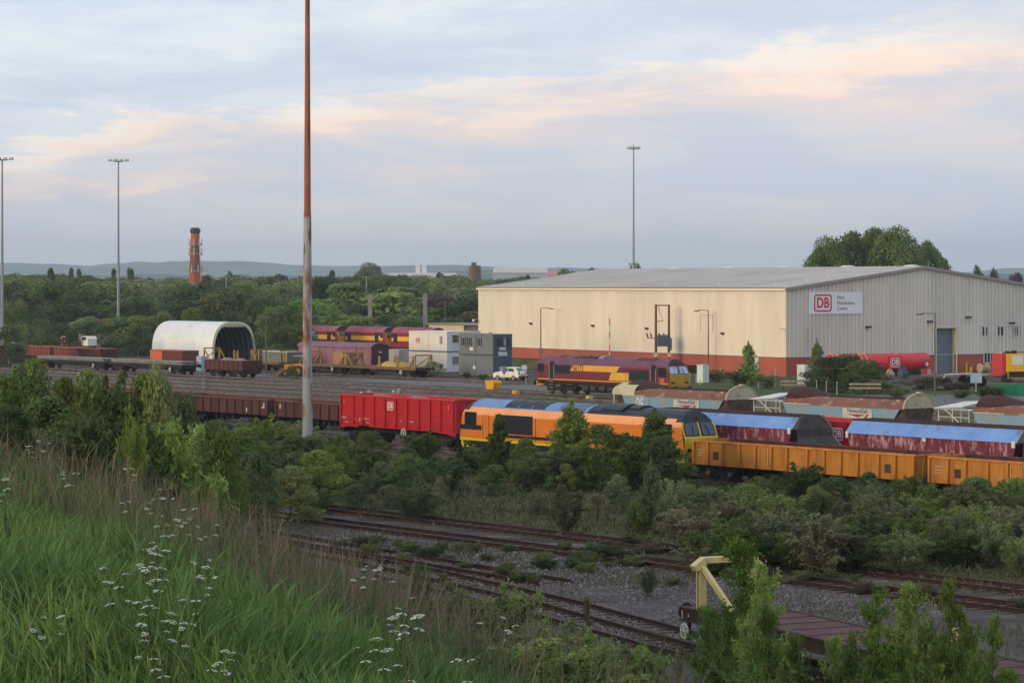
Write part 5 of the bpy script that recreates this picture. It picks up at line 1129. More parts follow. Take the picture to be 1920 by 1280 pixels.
# ================================================================ MASTS, LAMPS, POSTS
M_mast = pm('galvanised mast', (142, 148, 152), (124, 130, 134), .5, .5, .2)
def mast_mat(name, z_split, low, up):
    m, t, b = nodes_of(name); nn = t.nodes; ll = t.links
    tcn = nn.new('ShaderNodeTexCoord'); s_ = nn.new('ShaderNodeSeparateXYZ'); ll.new(tcn.outputs['Object'], s_.inputs[0])
    def noise(sc, st_):
        mp = nn.new('ShaderNodeMapping'); mp.inputs['Scale'].default_value = (1, 1, 1 / st_); ll.new(tcn.outputs['Object'], mp.inputs[0])
        n = nn.new('ShaderNodeTexNoise'); n.inputs['Scale'].default_value = sc; n.inputs['Detail'].default_value = 8; ll.new(mp.outputs[0], n.inputs[0]); return n.outputs['Fac']
    def mr(f, a, b_):
        r = nn.new('ShaderNodeMapRange'); r.inputs[1].default_value = a; r.inputs[2].default_value = b_; ll.new(f, r.inputs[0]); return r.outputs[0]
    def mix(f, a, b_):
        m_ = nn.new('ShaderNodeMixRGB'); ll.new(f, m_.inputs[0])
        for i, c in ((1, a), (2, b_)):
            if isinstance(c, tuple): m_.inputs[i].default_value = (*S2L(c), 1)
            else: ll.new(c, m_.inputs[i])
        return m_.outputs[0]
    lo = mix(mr(noise(1.8, 3), .50, .62), low, (126, 74, 52)); lo = mix(mr(noise(.5, 2.5), .54, .60), lo, (112, 72, 56))
    u = mix(mr(noise(2.5, 6), .4, .65), up, (112, 58, 36))
    ad = nn.new('ShaderNodeMath'); ad.operation = 'ADD'; ll.new(s_.outputs[2], ad.inputs[0]); ll.new(mr(noise(2, 2), 0, 1), ad.inputs[1])
    c = mix(mr(ad.outputs[0], z_split + .35, z_split + .65), lo, u)
    ll.new(c, b.inputs['Base Color']); b.inputs['Roughness'].default_value = .75; return m
pm_rust = mast_mat('rusting steel mast', 15.5, (152, 150, 148), (158, 86, 50))
YP = 166.0; pb = Vector(((576.5 - 960) / F * YP, YP, G))
r_ = thing('tall_mast', 'tall rusty steel mast rising out of the picture', 'mast', tuple(pb))
secs = [(0, .335, 8.6), (8.6, .285, 15.6), (15.6, .215, 22.5), (22.5, .175, 29.5), (29.5, .14, 37.5)]
for z0, rad, z1 in secs:
    mb = MB(); mb.cyl((0, 0, z0), (0, 0, z1), rad, rad * .83, 16); mb.cyl((0, 0, z0), (0, 0, z0 + .12), rad * 1.07, rad * 1.02, 16); mb.build('mast_section', pm_rust, r_, True)
mb = MB(); mb.cyl((0, 0, 0), (0, 0, .25), .6, n=16); mb.build('base_plate', M_conc, r_)
mb = MB(); mb.ring((0, 0, 37.3), (0, 0, 1), 1.1, .95, .12, 16)
for a in range(6): mb.bar((0, 0, 37.3), (1.05 * math.cos(a * 1.047), 1.05 * math.sin(a * 1.047), 37.3), .08)
mb.build('lamp_ring', M_mast, r_)
M_lampglass = pm('floodlight glass', (196, 196, 186), None, 1, .2)
def flood_mast(label, px, py_top, Y, n=4, ringt=False, r0=.24):
    X_ = (px - 960) / F * Y; zt = EYE - (py_top - 535) / F * Y; r_ = thing('light_mast', label, 'light mast', (X_, Y, G), 0, 'tall yard light masts')
    mb = MB(); mb.cyl((0, 0, 0), (0, 0, (zt - G) * .5), r0, r0 * .72, 12); mb.cyl((0, 0, (zt - G) * .5), (0, 0, zt - G - .3), r0 * .66, r0 * .4, 12); mb.build('pole', M_mast, r_, True)
    mb = MB(); z = zt - G - .3
    if ringt: mb.ring((0, 0, z + .1), (0, 0, 1), .8, .7, .1, 14); mb.bar((-.8, 0, z + .1), (.8, 0, z + .1), .08); mb.cyl((0, 0, z), (0, 0, z + .9), .12, .05, 8)
    else: mb.bar((-1.45, 0, z + .1), (1.45, 0, z + .1), .12); mb.bar((-.6, -.4, z), (.6, .4, z), .1)
    mb.build('lamp_frame', M_mast, r_)
    for k in range(n):
        if ringt: a = 2 * math.pi * k / n; x, y = .85 * math.cos(a), .85 * math.sin(a)
        else: x, y = -1.4 + 2.8 * k / (n - 1), 0
        mb = MB(); mb.box(x - .26, x + .26, y - .22, y + .22, z + .05, z + .42); mb.build('floodlight', [M_metal, M_dark][k % 2] if not ringt else M_metal, r_)
        mb = MB(); mb.box(x - .2, x + .2, y - .235, y - .222, z + .1, z + .37); mb.build('lamp_glass', M_lampglass, r_)
    return r_
flood_mast('tall grey light mast at the left edge of the picture', 4, 297, 402, r0=.3)
flood_mast('tall grey light mast between the left edge and the chimney', 222, 300, 440, r0=.28)
flood_mast('tall light mast rising behind the warehouse roof', 1188, 277, 450, 6, True, r0=.26)
def street_lamp(label, px, py_top, py_base, side=1, Y=None, double=False, arm=1.8, mat=None, group='street lamps in the yard', hang=None):
    b = at(px, py_base) if Y is None else Vector(((px - 960) / F * Y, Y, G)); Y_ = b.y; h = EYE - (py_top - 535) / F * Y_ - G
    r_ = thing('street_lamp', label, 'street lamp', tuple(b), 0, group); mt = mat or pm('dark lamp post', (98, 92, 88), (84, 78, 76), 1, .6)
    mb = MB(); mb.cyl((0, 0, 0), (0, 0, h), .1, .06, 8); mb.build('post', mt, r_)
    for s in ((-1, 1) if double else (side,)):
        mb = MB(); mb.bar((0, 0, h - .05), (s * arm * .65, 0, h + .02), .07); mb.build('arm', mt, r_)
        mb = MB(); mb.prismy([(s * arm * .6, h - .02), (s * arm, h - .08), (s * arm * 1.02, h - .2), (s * arm * .62, h - .18)], -.14, .14); mb.build('lamp_head', M_mast if mat else mt, r_)
    return r_
wlamp = lambda px: None
street_lamp('dark street lamp in front of the left part of the long warehouse wall', 1014, 577, 686, 1)
street_lamp('dark street lamp in front of the right part of the long warehouse wall', 1328, 581, 700, -1)
street_lamp('dark street lamp in front of the grey roller door', 1753, 587, 742, -1, arm=1.9)
street_lamp('thin street lamp rising behind the stored maroon locomotives', 752, 574, 672, 1, group='street lamps by the trees')
street_lamp('thin dark street lamp right of the arched shed mouth', 499, 585, 700, 1, group='street lamps by the trees')
street_lamp('double headed street lamp behind the white cabins', 835, 566, 668, 1, double=True, arm=1.2, group='street lamps by the trees')
for px, pt, Y, lab in ((258, 524, 560, 'thin pale lamp post left of the brick chimney'), (424, 518, 600, 'thin pale lamp post right of the brick chimney'), (559, 519, 600, 'thin pale lamp post just left of the rusty mast'), (687, 519, 560, 'thin pale lamp post among the trees above the purple vans')):
    street_lamp(lab, px, pt, 0, 1, Y=Y, double=True, arm=.9, mat=pm('pale lamp post', (170, 170, 160), None), group='pale lamp posts among the trees')
for px, pt, lab in ((694, 552, 'square concrete post among the trees right of the pale lamp'), (797, 551, 'square concrete post among the trees left of the warehouse')):
    Y_ = 440; X_ = (px - 960) / F * Y_; r_ = thing('concrete_post', lab, 'post', (X_, Y_, G)); h = EYE - (pt - 535) / F * Y_ - G
    mb = MB(); mb.box(-.35, .35, -.35, .35, 0, h); mb.build('shaft', M_conc, r_); mb = MB(); mb.box(-.4, .4, -.4, .4, h, h + .1); mb.build('cap', M_conc, r_)
# transformer on two poles
tb = at(1242, 697); r_ = thing('transformer_poles', 'grey transformer slung between two brown poles by the warehouse', 'transformer', tuple(tb), R(5))
ht = 10.9 - .035 * 0; ht = (697 - 571) / F * tb.y
for x in (-.85, .55 + .3):
    mb = MB(); mb.cyl((x, 0, 0), (x, 0, ht), .2, .14, 8); mb.build('pole', pm('brown timber pole', (112, 84, 68), (92, 68, 56), 3, .85, streak=5), r_)
mb = MB(); mb.bar((-1.0, 0, ht - .1), (1.0, 0, ht - .1), .14); mb.bar((-.85, 0, ht - 2.2), (.1, 0, ht - 2.1), .08); mb.bar((-.6, 0, ht - .2), (.05, 0, ht - 2.1), .05); mb.bar((-2.0, 0, ht - 4.3), (.8, 0, ht - 4.5), .1); mb.build('cross_arm', M_wood, r_)
for x in (-1.9, -1.4, -.3, .3):
    mb = MB(); mb.cyl((x, -.1, ht - 4.2), (x - .2, -.3, ht - 3.7), .09, n=6); mb.build('insulator', M_dark, r_)
mb = MB(); mb.box(-.75, .65, -.75, .3, 3.3, 4.8)
for k in range(6): mb.box(-.7 + k * .24, -.64 + k * .24, -.86, -.74, 3.4, 4.7)
mb.box(.7, 1.2, -.3, .3, 2.8, 4.4); mb.build('transformer_tank', pm('transformer grey', (112, 124, 128), (92, 104, 108), 2, .5), r_)
for x in (-.88, .88):
    mb = MB(); mb.box(x - .22, x + .22, -.35, -.1, 1.9, 2.5); mb.build('cable_box', pm('pale orange board', (212, 150, 110), (220, 200, 180), 8), r_)
# red and white marker pole
b = at(1143, 695); r_ = thing('marker_pole', 'thin red and white striped pole above the maroon locomotive', 'marker pole', tuple(b)); ht = (695 - 597) / F * b.y
for k in range(8):
    mb = MB(); mb.cyl((0, 0, ht * k / 8), (0, 0, ht * (k + 1) / 8), .07, n=7); mb.build('stripe', M_white if k % 2 == 0 else pm('red stripe', (190, 60, 50), None), r_)
# signs on posts near the car
def sign_post(label, px, pt, pb_, w, h, face, tilt=0, postm=None, back=None):
    b = at(px, pb_); r_ = thing('sign_post', label, 'sign', tuple(b), R(8)); ht = (pb_ - pt) / F * b.y * (EYE - G) / (EYE - G)
    mb = MB(); mb.cyl((0, 0, 0), (tilt, 0, ht), .045, n=7); mb.build('post', postm or M_metal, r_)
    mb = MB(); mb.box(tilt - w/2, tilt + w/2, -.09, -.06, ht - h, ht); mb.build('sign_plate', face, r_); return r_
sign_post('white lineside sign with a round symbol, right of the white car', 987, 684, 722, .6, .55, pm('white and grey sign', (214, 216, 214), (170, 174, 176), 9), tilt=-.25)
sign_post('grey sign on a post in front of the white car', 945, 686, 716, .35, .9, pm('grey sign back', (120, 118, 114), None))
sign_post('pale blue sign on a white post before the scrap pipes', 1830, 699, 734, 1.25, 1.05, pm('pale blue sign', (170, 192, 204), (150, 176, 190), 6), postm=M_white)
# fence posts and small uprights along the verge
for i, (px, pb_, h) in enumerate(((1293, 715, .9), (1305, 717, .8), (1350, 716, 1.5), (1399, 725, 1.4), (1422, 728, .9), (1453, 724, 1.8), (1382, 722, 1.6), (1531, 738, 1.3), (1549, 739, 1.3), (1569, 741, 1.3), (1312, 722, .5))):
    b = at(px, pb_); mb = MB(); mb.cyl((0, 0, 0), (.02, 0, h), .05, .045, 7); mb.cyl((.02, 0, h), (.02, 0, h + .12), .08, .05, 7)
    tag(mb.build('marker_post', pm('pale post', (186, 184, 168), (150, 146, 130), 4), loc=b), 'short pale post in the rough grass before the warehouse' if i < 7 or i > 9 else 'short pale post in front of the dense bush by the warehouse', 'post', 'short pale posts on the verge' if i < 7 or i > 9 else 'short pale posts before the dense bush')
for px, py, w, lab in ((1490, 733, 3.0, 'pale timber barrier left of the dense bush by the warehouse'), (1622, 739, 3.3, 'pale timber barrier under the dense bush by the warehouse')):
    b = at(px, py); r_ = thing('barrier', lab, 'barrier', tuple(b), R(-5), 'low timber barriers')
    for z in (.55, .95):
        mb = MB(); mb.box(-w/2, w/2, -.05, .0, z, z + .2); mb.build('plank', pm('pale timber', (172, 156, 128), (146, 130, 104), 3), r_)
    for x in (-w/2 + .3, 0.2, w/2 - .3):
        mb = MB(); mb.box(x - .08, x + .08, 0, .12, 0, 1.2); mb.build('post', M_wood, r_)
# low stop lamps and point machines between the rails
for i, (px, pb_, h, w) in enumerate(((677, 744, .6, .25), (692, 748, .9, .7), (738, 742, .7, .2), (748, 749, 1.3, .55), (328 + 54, 728, 1.5, .18))):
    b = at(px, pb_); r_ = thing('ground_signal', ['tiny white ground signal among the rails', 'round grey ground signal among the rails', 'small white marker among the rails right of the grey signals', 'tall grey ground signal above the red box wagon', 'thin pale post by the gravel wagon'][i], 'ground signal', tuple(b), TRZ, None)
    mb = MB(); mb.cyl((0, 0, 0), (0, 0, h * .6), .06, n=6); mb.build('stem', M_metal, r_); mb = MB(); mb.cyl((0, -.1, h * .65), (0, .1, h * .65), w / 2, n=10); mb.build('head', M_white if i in (0, 2) else M_metal, r_)

# ================================================================ IN FRONT OF THE GABLE
# red tank laid by the wall
a0, a1 = wl(7.0, -4.6, .0), wl(24.0, -3.5, .0); a0 = at(1548, 703); a0.z = 0
TL = 15.0; c = wl(9.5, -6.0, G); r_ = thing('fuel_tank_wagon', 'long bright red tank with DB logo and ladders before the gable', 'tank', tuple(c), WZ - R(2)); M_tank = pm('bright red tank', (204, 30, 44), (190, 26, 40), .6, .35, spec=.5)
rr_ = 1.12; zc = 1.72
mb = MB(); n = 20; secs = [(-TL/2, .85, 0), (-TL/2 + .25, 1.0, 0), (TL/2 - 2.2, 1.0, 0), (TL/2 - .25, .9, .16), (TL/2, .72, .2)]; vs = []
for x, k, dz in secs:
    for i in range(n): vs.append((x, rr_ * k * math.cos(2*math.pi*i/n), zc + dz + rr_ * k * math.sin(2*math.pi*i/n)))
mb.add(vs, [(j*n+i, j*n+(i+1)%n, (j+1)*n+(i+1)%n, (j+1)*n+i) for j in range(4) for i in range(n)] + [tuple(range(n)), tuple(range(4*n, 5*n))]); mb.build('barrel', M_tank, r_, True)
for x in (-TL/2 + .5, -TL/2 + 4.6):
    mb = MB()
    for dx in (-.3, .5): 
        for i in range(5):
            a, b_ = math.pi * (.5 + .12 * i), math.pi * (.5 + .12 * (i + 1)); mb.bar((x + dx, 1.2 * math.cos(a), zc + 1.2 * math.sin(a)), (x + dx, 1.2 * math.cos(b_), zc + 1.2 * math.sin(b_)), .06)
    for i in range(6): a = math.pi * (.5 + .1 * i); mb.bar((x - .3, 1.2 * math.cos(a), zc + 1.2 * math.sin(a)), (x + .5, 1.2 * math.cos(a), zc + 1.2 * math.sin(a)), .05)
    mb.build('ladder', pm('pinkish white ladder', (224, 170, 160), None), r_)
    mb = MB(); mb.box(x + .5, x + 1.4, -1.25, -1.1, zc - .4, zc + .3); mb.build('hazard_panel', pm('orange red panel', (206, 70, 52), (196, 60, 46), 4), r_)
pl = MB(); pl.box(.75, 2.75, -rr_ - .06, -rr_ + .05, zc - .72, zc + .78); pl = pl.build('logo_panel', M_tank, r_); db_logo(pl, (1.75, -rr_ - .065, zc + .05), 1.45, pm('white marking', (226, 216, 212)), pm('deep red', (176, 26, 40), None))
mb = MB(); mb.prismy([(TL/2 - 1.1, zc - .25), (TL/2 - .8, zc - .55), (TL/2 - .5, zc - .25), (TL/2 - .8, zc + .05)], -1.16, -1.1); mb.build('hazard_diamond', pm('pale diamond', (230, 196, 196), None), r_)
mb = MB(); mb.box(TL/2 - 1.3, TL/2 - .75, -1.15, -.95, .25, .85); mb.build('tail_board', pm('orange red panel', (206, 70, 52)), r_); mb = MB(); mb.box(TL/2 - .72, TL/2 - .2, -1.15, -.95, .25, .85); mb.build('tail_board', pm('white red board', (220, 190, 186), (190, 80, 80), 9), r_)
mb = MB(); mb.box(-TL/2 + .5, TL/2 - 1.4, -.7, .7, .15, .7); mb.build('frame', M_dark, r_)
for x in (-5.2, -3.9, 2.6, 3.8): link('wheel', ME_wheel, r_, (x, -.85, .46))
# scrap: pipes, sacks, dark heaps
def lump(name, label, cat, loc, w, d, h, mat, seed, group=None):
    rr = random.Random(seed); mb = MB(); n, m_ = 10, 4; vs = []
    for j in range(m_ + 1):
        a = j / m_ * math.pi / 2
        for i in range(n):
            b_ = 2 * math.pi * i / n; k = 1 + rr.uniform(-.18, .18); vs.append((w/2 * math.cos(a) * math.cos(b_) * k, d/2 * math.cos(a) * math.sin(b_) * k, h * math.sin(a) * k))
    mb.add(vs, [(j*n+i, j*n+(i+1)%n, (j+1)*n+(i+1)%n, (j+1)*n+i) for j in range(m_) for i in range(n)] + [tuple(range(m_*n, (m_+1)*n))])
    return tag(mb.build(name, mat, None, False, loc=loc, rot=(0, 0, rr.uniform(0, 3))), label, cat, group)
lump('sack', 'slumped cream sack right of the dense bush', 'sack', at(1668, 708), 1.6, 1.2, 1.1, pm('cream sack', (168, 148, 126), (140, 122, 104), 3), 1)
lump('sheeted_heap', 'dark grey sheeted mound under the red tank', 'sheeted mound', at(1692, 710), 1.9, 1.5, 1.5, pm('dark grey sheet', (72, 72, 80), (56, 56, 64), 3), 2)
for i, (px, py, w, h, c1) in enumerate(((1728, 722, 4.2, .9, (84, 52, 48)), (1755, 718, 3.2, .8, (70, 56, 54)), (1775, 732, 4.8, 1.0, (72, 44, 40)), (1800, 730, 3.6, .9, (62, 42, 40)), (1700, 722, 3, .5, (92, 88, 84)), (1735, 730, 2.4, .6, (80, 62, 56)), (1680, 718, 2.6, .4, (120, 112, 104)))):
    rr = random.Random(i); b = at(px, py); mb = MB()
    for k in range(14):
        a = rr.uniform(0, 3.1); l_ = w * rr.uniform(.25, .6); p = Vector((rr.uniform(-w/3, w/3), rr.uniform(-.6, .6), rr.uniform(.05, h * .8))); d = Vector((math.cos(a), math.sin(a) * .6, rr.uniform(-.15, .15))); mb.bar(p - d * l_ / 2, p + d * l_ / 2, rr.uniform(.08, .3), rr.uniform(.08, .25))
    o = mb.build('scrap_pile', pm('scrap %s' % ('brown', 'umber', 'rust', 'dark', 'grey', 'taupe', 'pale')[i], c1, tuple(int(x * .75) for x in c1), 3, .9), loc=b); tag(o, 'low pile of rusty scrap metal on the grass before the gable', 'scrap', 'scrap piles before the gable'); o['kind'] = 'stuff'
for i, px in enumerate((1806, 1822, 1840)):
    b = at(px, 724 + i); r_ = thing('steel_pipe', ['leftmost', 'middle', 'rightmost'][i] + ' of three dark pipes lying end on before the gable', 'pipe', tuple(b), R(-25), 'dark steel pipes'); mb = MB(); L_ = 4.5
    nn_ = 16
    for (ra, rb) in ((.62, .62),):
        mb.cyl((-.5 * 0, 0, .62), (-1.2, L_, .62), .62, n=nn_, caps=False); mb.cyl((0, .0, .62), (-1.2, L_, .62), .54, n=nn_, caps=False)
    mb.ring((0, 0, .62), (-1.2, L_, 0), .62, .54, .03, nn_); mb.build('pipe_wall', pm('dark rusty pipe', (66, 48, 44), (46, 36, 34), 2, .8), r_)
    mb = MB(); mb.cyl((-.3, 1.0, .62), (-.32, 1.05, .62), .53, n=nn_); mb.build('bore_shade_disc', M_black, r_)  # black disc inside the pipe stands in for the shade of its bore
b = at(1782, 716); mb = MB(); mb.bar((-.6, 0, .9), (2.5, 0, 1.0), .1); mb.bar((-.6, 0, .9), (-.9, 0, .2), .1); mb.bar((2.5, 0, 1.0), (4.5, .5, .8), .08); tag(mb.build('white_pipe', M_white, loc=b), 'thin bent white pipe lying on the scrap before the grey door', 'pipe')
b = at(1714, 727); mb = MB(); mb.cyl((-.35, 0, .35), (.45, 0, .35), .35, n=12); tag(mb.build('gas_bottle', pm('pale green bottle', (160, 176, 156), None), loc=b + Vector((4.3, -3, 0))), 'pale green gas bottle on its side in the scrap', 'gas bottle')
r_ = thing('cable_drum', 'pale wooden cable drum by the brick base right of the door', 'cable drum', tuple(wl(30.6, -1.4, G)), WZ)
mb = MB(); mb.cyl((-.55, 0, .6), (.55, 0, .6), .45, n=14); mb.build('core', pm('tan core', (170, 142, 108), None), r_)
for x in (-.62, .62):
    mb = MB(); mb.cyl((x - .05, 0, .6), (x + .05, 0, .6), .6, n=16); mb.build('flange', pm('pale drum wood', (190, 172, 140), None), r_)
# yellow machine
ym = at(1900, 716); r_ = thing('yellow_machine', 'yellow and red rail machine with a hatch window by the gable', 'rail machine', tuple(ym), R(12)); my2 = pm('strong yellow machine paint', (238, 180, 28), (224, 166, 26), 1, .4)
mb = MB(); mb.box(-1.25, 1.3, -1.1, 2.6, 1.25, 3.3); mb.build('cab', my2, r_); mb = MB(); mb.box(1.32, 2.6, -.9, 2.4, 1.2, 3.2); mb.build('engine_cover', my2, r_)
mb = MB(); mb.box(-.6, .75, -1.15, -1.1, 2.0, 3.1); mb.build('hatch_window', pm('pale hatch', (214, 210, 196), None), r_); mb = MB(); mb.box(-1.72, -1.27, -.9, 2.3, .7, 3.3); mb.build('red_column', pm('machine red', (196, 60, 60), (170, 50, 54), 2), r_)
mb = MB(); mb.bar((-1.15, -1.2, .4), (-1.15, -1.2, 1.3), .12); mb.bar((1.2, -1.2, .4), (1.2, -1.2, 1.3), .12); mb.bar((-1.15, -1.2, .5), (1.2, -1.2, .5), .1); mb.build('step_frame', M_safety, r_)
mb = MB(); mb.box(-1.2, 1.25, -1.0, 2.4, .5, 1.25); mb.build('chassis', M_dark, r_)
mb = MB(); mb.bar((-1.4, 0, 3.36), (3.2, 0, 3.5), .1); mb.box(-.2, .3, -.3, .3, 3.3, 3.65); mb.box(-.9, -.5, -.3, .3, 3.3, 3.6); mb.build('roof_gear', M_black, r_)
for x in (-1.5, -1.0, 1.6): link('wheel', ME_wheel, r_, (x, -1.15, .46))
for i, px in enumerate((1882, 1912)):
    b = at(px, 741); r_ = thing('green_skip', ('left' if i == 0 else 'right') + ' green skip below the yellow machine', 'skip', tuple(b), R(-4), 'green skips'); mgk = pm('green skip paint', (30, 124, 92), (26, 108, 82), 1.5, .6)
    w = 2.0 if i == 0 else 2.2; mb = MB()
    mb.prismy([(-w/2 + .2, .0), (w/2 - .2, .0), (w/2, 1.1), (-w/2, 1.1)], -.75, -.7); mb.prismy([(-w/2 + .2, .0), (w/2 - .2, .0), (w/2, 1.1), (-w/2, 1.1)], .7, .75)
    mb.build('side_wall', mgk, r_); mb = MB(); mb.add([(-w/2, -.7, 1.1), (-w/2, .7, 1.1), (-w/2 + .2, .7, 0), (-w/2 + .2, -.7, 0), (w/2 - .2, -.7, 0), (w/2 - .2, .7, 0), (w/2, .7, 1.1), (w/2, -.7, 1.1)], [(0, 1, 2, 3), (3, 2, 5, 4), (4, 5, 6, 7)]); mb.build('end_wall', mgk, r_)
    for x in (-.5, .5):
        mb = MB(); mb.box(x - .05, x + .05, -.82, -.75, .05, 1.1); mb.build('rib', mgk, r_)
# orange tractor by the rusty mast
b = at(551, 706); r_ = thing('tractor', 'orange tractor with a hedge of weeds over it, left of the rusty mast', 'tractor', tuple(b), R(-20)); mo = pm('tractor orange', (214, 132, 48), (196, 116, 42), 1.5, .6)
mb = MB(); mb.box(-1.1, .3, -.45, .45, .9, 1.5); mb.build('bonnet', mo, r_); mb = MB(); mb.box(.3, 1.4, -.6, .6, .8, 1.6); mb.build('body', mo, r_)
mb = MB(); 
for x in (.35, 1.35):
    for y in (-.55, .55): mb.bar((x, y, 1.6), (x, y, 2.5), .07)
mb.build('cab_frame', M_dark, r_); mb = MB(); mb.box(.25, 1.45, -.65, .65, 2.5, 2.6); mb.build('cab_roof', M_metal, r_)
for x, rr_ in ((-.8, .42), (.9, .7)):
    for y in (-.7, .7):
        mb = MB(); mb.cyl((x, y - .15, rr_), (x, y + .15, rr_), rr_, n=16); w_ = mb.build('wheel', M_black, r_, True); mb = MB(); mb.cyl((x, y - .17, rr_), (x, y + .17, rr_), rr_ * .5, n=10); mb.build('rim', mo, w_)
mb = MB(); mb.bar((-1.3, -.4, .9), (-1.9, -.4, .3), .1); mb.bar((-1.3, .4, .9), (-1.9, .4, .3), .1); mb.box(-2.1, -1.8, -.6, .6, .1, .5); mb.build('loader_arm', mo, r_)

# ================================================================ FAR LANDMARKS
YC = 900.0; cx = (366 - 960) / F * YC; r_ = thing('brick_chimney', 'tall red brick chimney with a dark cap and antenna rings', 'chimney', (cx, YC, G))
M_cb = pm('orange red chimney brick', (176, 92, 60), (158, 78, 52), .35, .9, c3=(120, 70, 56), thr3=(.55, .7), scale3=.18, streak3=3); M_cb2 = pm('brown chimney brick', (138, 84, 64), (120, 72, 58), .35, .9)
ztop = EYE + 109 / F * YC
lv = [(0, 2.5, M_cb), (EYE - (508 - 535) / F * YC, 2.0, M_cb2), (EYE + (535 - 476) / F * YC, 1.75, M_cb2), (EYE + (535 - 457) / F * YC, 1.68, M_cb), (ztop - 2.0, 1.42, None)]
lv[0] = (0, 2.45, M_cb)
for (z0, r0, m_), (z1, r1, _) in zip(lv, lv[1:]):
    mb = MB(); mb.cyl((0, 0, z0), (0, 0, z1), r0, r1, 8); mb.build('shaft', m_, r_)
mb = MB(); mb.cyl((0, 0, ztop - 2.0), (0, 0, ztop - 1.5), 1.42, 1.75, 8); mb.cyl((0, 0, ztop - 1.5), (0, 0, ztop - .5), 1.75, 1.75, 8); mb.cyl((0, 0, ztop - .5), (0, 0, ztop), 1.45, 1.4, 8); mb.build('cap', pm('sooty cap', (62, 46, 42), None), r_)
for py, rr_ in ((457, 1.9), (475, 1.95), (507, 2.25)):
    z = EYE + (535 - py) / F * YC; mb = MB(); mb.ring((0, 0, z), (0, 0, 1), rr_ + .15, rr_ - .1, .5, 12)
    mb.build('gallery_ring', pm('grey ring', (150, 132, 124), None), r_)
    for k in range(7):
        a = k * .9 + py; x, y = (rr_ + .3) * math.cos(a), (rr_ + .3) * math.sin(a); mb = MB(); mb.box(x - .14, x + .14, y - .14, y + .14, z - .6, z + 1.9); mb.build('antenna', pm('pale antenna', (188, 176, 168), None), r_)
mb = MB(); mb.bar((1.6, -1.7, ztop - 4), (2.3, -1.9, G + 10), .25); mb.build('cable_duct', pm('pale duct', (186, 170, 160), None), r_)
YT = 1000.0; r_ = thing('ruined_tower', 'brown stone tower with a taller corner turret on the skyline', 'tower', ((890 - 960) / F * YT, YT, G), R(20)); M_st = pm('brown sandstone', (124, 98, 84), (104, 82, 72), .3, .95, c3=(150, 120, 90), thr3=(.58, .7), scale3=.3)
zt_ = EYE + (535 - 498) / F * YT
mb = MB(); w0, w1 = 2.6, 1.75; mb.add([(-w0, -w0, 0), (w0, -w0, 0), (w0, w0, 0), (-w0, w0, 0), (-w1, -w1, zt_), (w1, -w1, zt_), (w1, w1, zt_), (-w1, w1, zt_)], [(0, 1, 5, 4), (1, 2, 6, 5), (2, 3, 7, 6), (3, 0, 4, 7), (4, 5, 6, 7)]); mb.build('tower_body', M_st, r_)
mb = MB(); mb.box(-1.6, -.1, -2.2, -.6, zt_ - 6, zt_ + 1.4); mb.build('turret', M_st, r_); mb = MB()
for k in range(4): mb.box(-.1 + k * .5, .15 + k * .5, -1.8, -1.5, zt_, zt_ + .35)
mb.build('battlement', M_st, r_)
def far_shed(label, x0, x1, yt, yb, Y, mat, roofm, depth=60, cat='warehouse', bump=None):
    X0, X1 = (x0 - 960) / F * Y, (x1 - 960) / F * Y; zt, zb = EYE - (yt - 535) / F * Y, EYE - (yb - 535) / F * Y
    r_ = thing('far_warehouse', label, cat, ((X0 + X1) / 2, Y, G)); w = X1 - X0
    mb = MB(); mb.box(-w/2, w/2, 0, depth, 0, zt - (zt - zb) * .35); mb.build('wall', mat, r_)
    mb = MB(); h0 = zt - (zt - zb) * .35; mb.prismy([(-w/2 - 1, h0), (w/2 + 1, h0), (w/2 - w * .02, zt), (-w/2 + w * .02, zt)], -1, depth); mb.build('roof', roofm, r_)
    if bump:
        mb = MB()
        for b_ in bump: xb = (b_ - (x0 + x1) / 2) / F * Y; mb.box(xb - 2, xb + 2, 5, 9, zt, zt + 7)
        mb.build('roof_stack', roofm, r_)
fw1, fw2 = pm('far white cladding', (214, 208, 208), None), pm('far grey cladding', (160, 164, 178), None)
far_shed('long low white warehouse on the skyline left of the tower', 728, 855, 511, 530, 2400, fw2, fw1, bump=(783, 795))
far_shed('long white warehouse on the skyline right of the tower', 925, 1026, 501, 530, 2400, fw2, fw1)
far_shed('low pink building on the skyline beside the long white warehouse', 1027, 1056, 509, 530, 2200, pm('far pink', (206, 84, 112), None), pm('far pink roof', (214, 130, 150), None), 30, 'building')
far_shed('small white building on the skyline above the warehouse roof', 1082, 1100, 509, 530, 1800, fw1, fw1, 20, 'building')
for px, py, w, c1, lab in ((806, 538, 12, (176, 92, 66), 'orange roofed house among the trees left of the tower'), (550, 532, 18, (150, 84, 70), 'red roofed house just left of the rusty mast'), (600, 536, 15, (150, 100, 88), 'red roofed house just right of the rusty mast'), (205, 549, 26, (120, 84, 74), 'brown roofed house in the trees left of the second mast'), (312, 540, 10, (170, 120, 96), 'gabled house in the trees left of the chimney')):
    Y = 760; r_ = thing('house', lab, 'house', ((px - 960) / F * Y, Y, G), R(15)); h = EYE - (py - 535) / F * Y - G; ww = w / F * Y
    mb = MB(); mb.box(-ww/2, ww/2, 0, 6, 0, h - 1.5); mb.build('wall', pm('far brick wall', (170, 124, 100), None), r_)
    mb = MB(); mb.prism([(-.3, h - 1.6), (6.3, h - 1.6), (3, h + .8)], -ww/2 - .3, ww/2 + .3); mb.build('roof', pm('roof %d' % c1[0] , c1, None), r_)
    mb = MB(); mb.box(ww/2 - .8, ww/2 - .2, 2.6, 3.4, h, h + 1.6); mb.build('chimney_stack', M_cb2, r_)

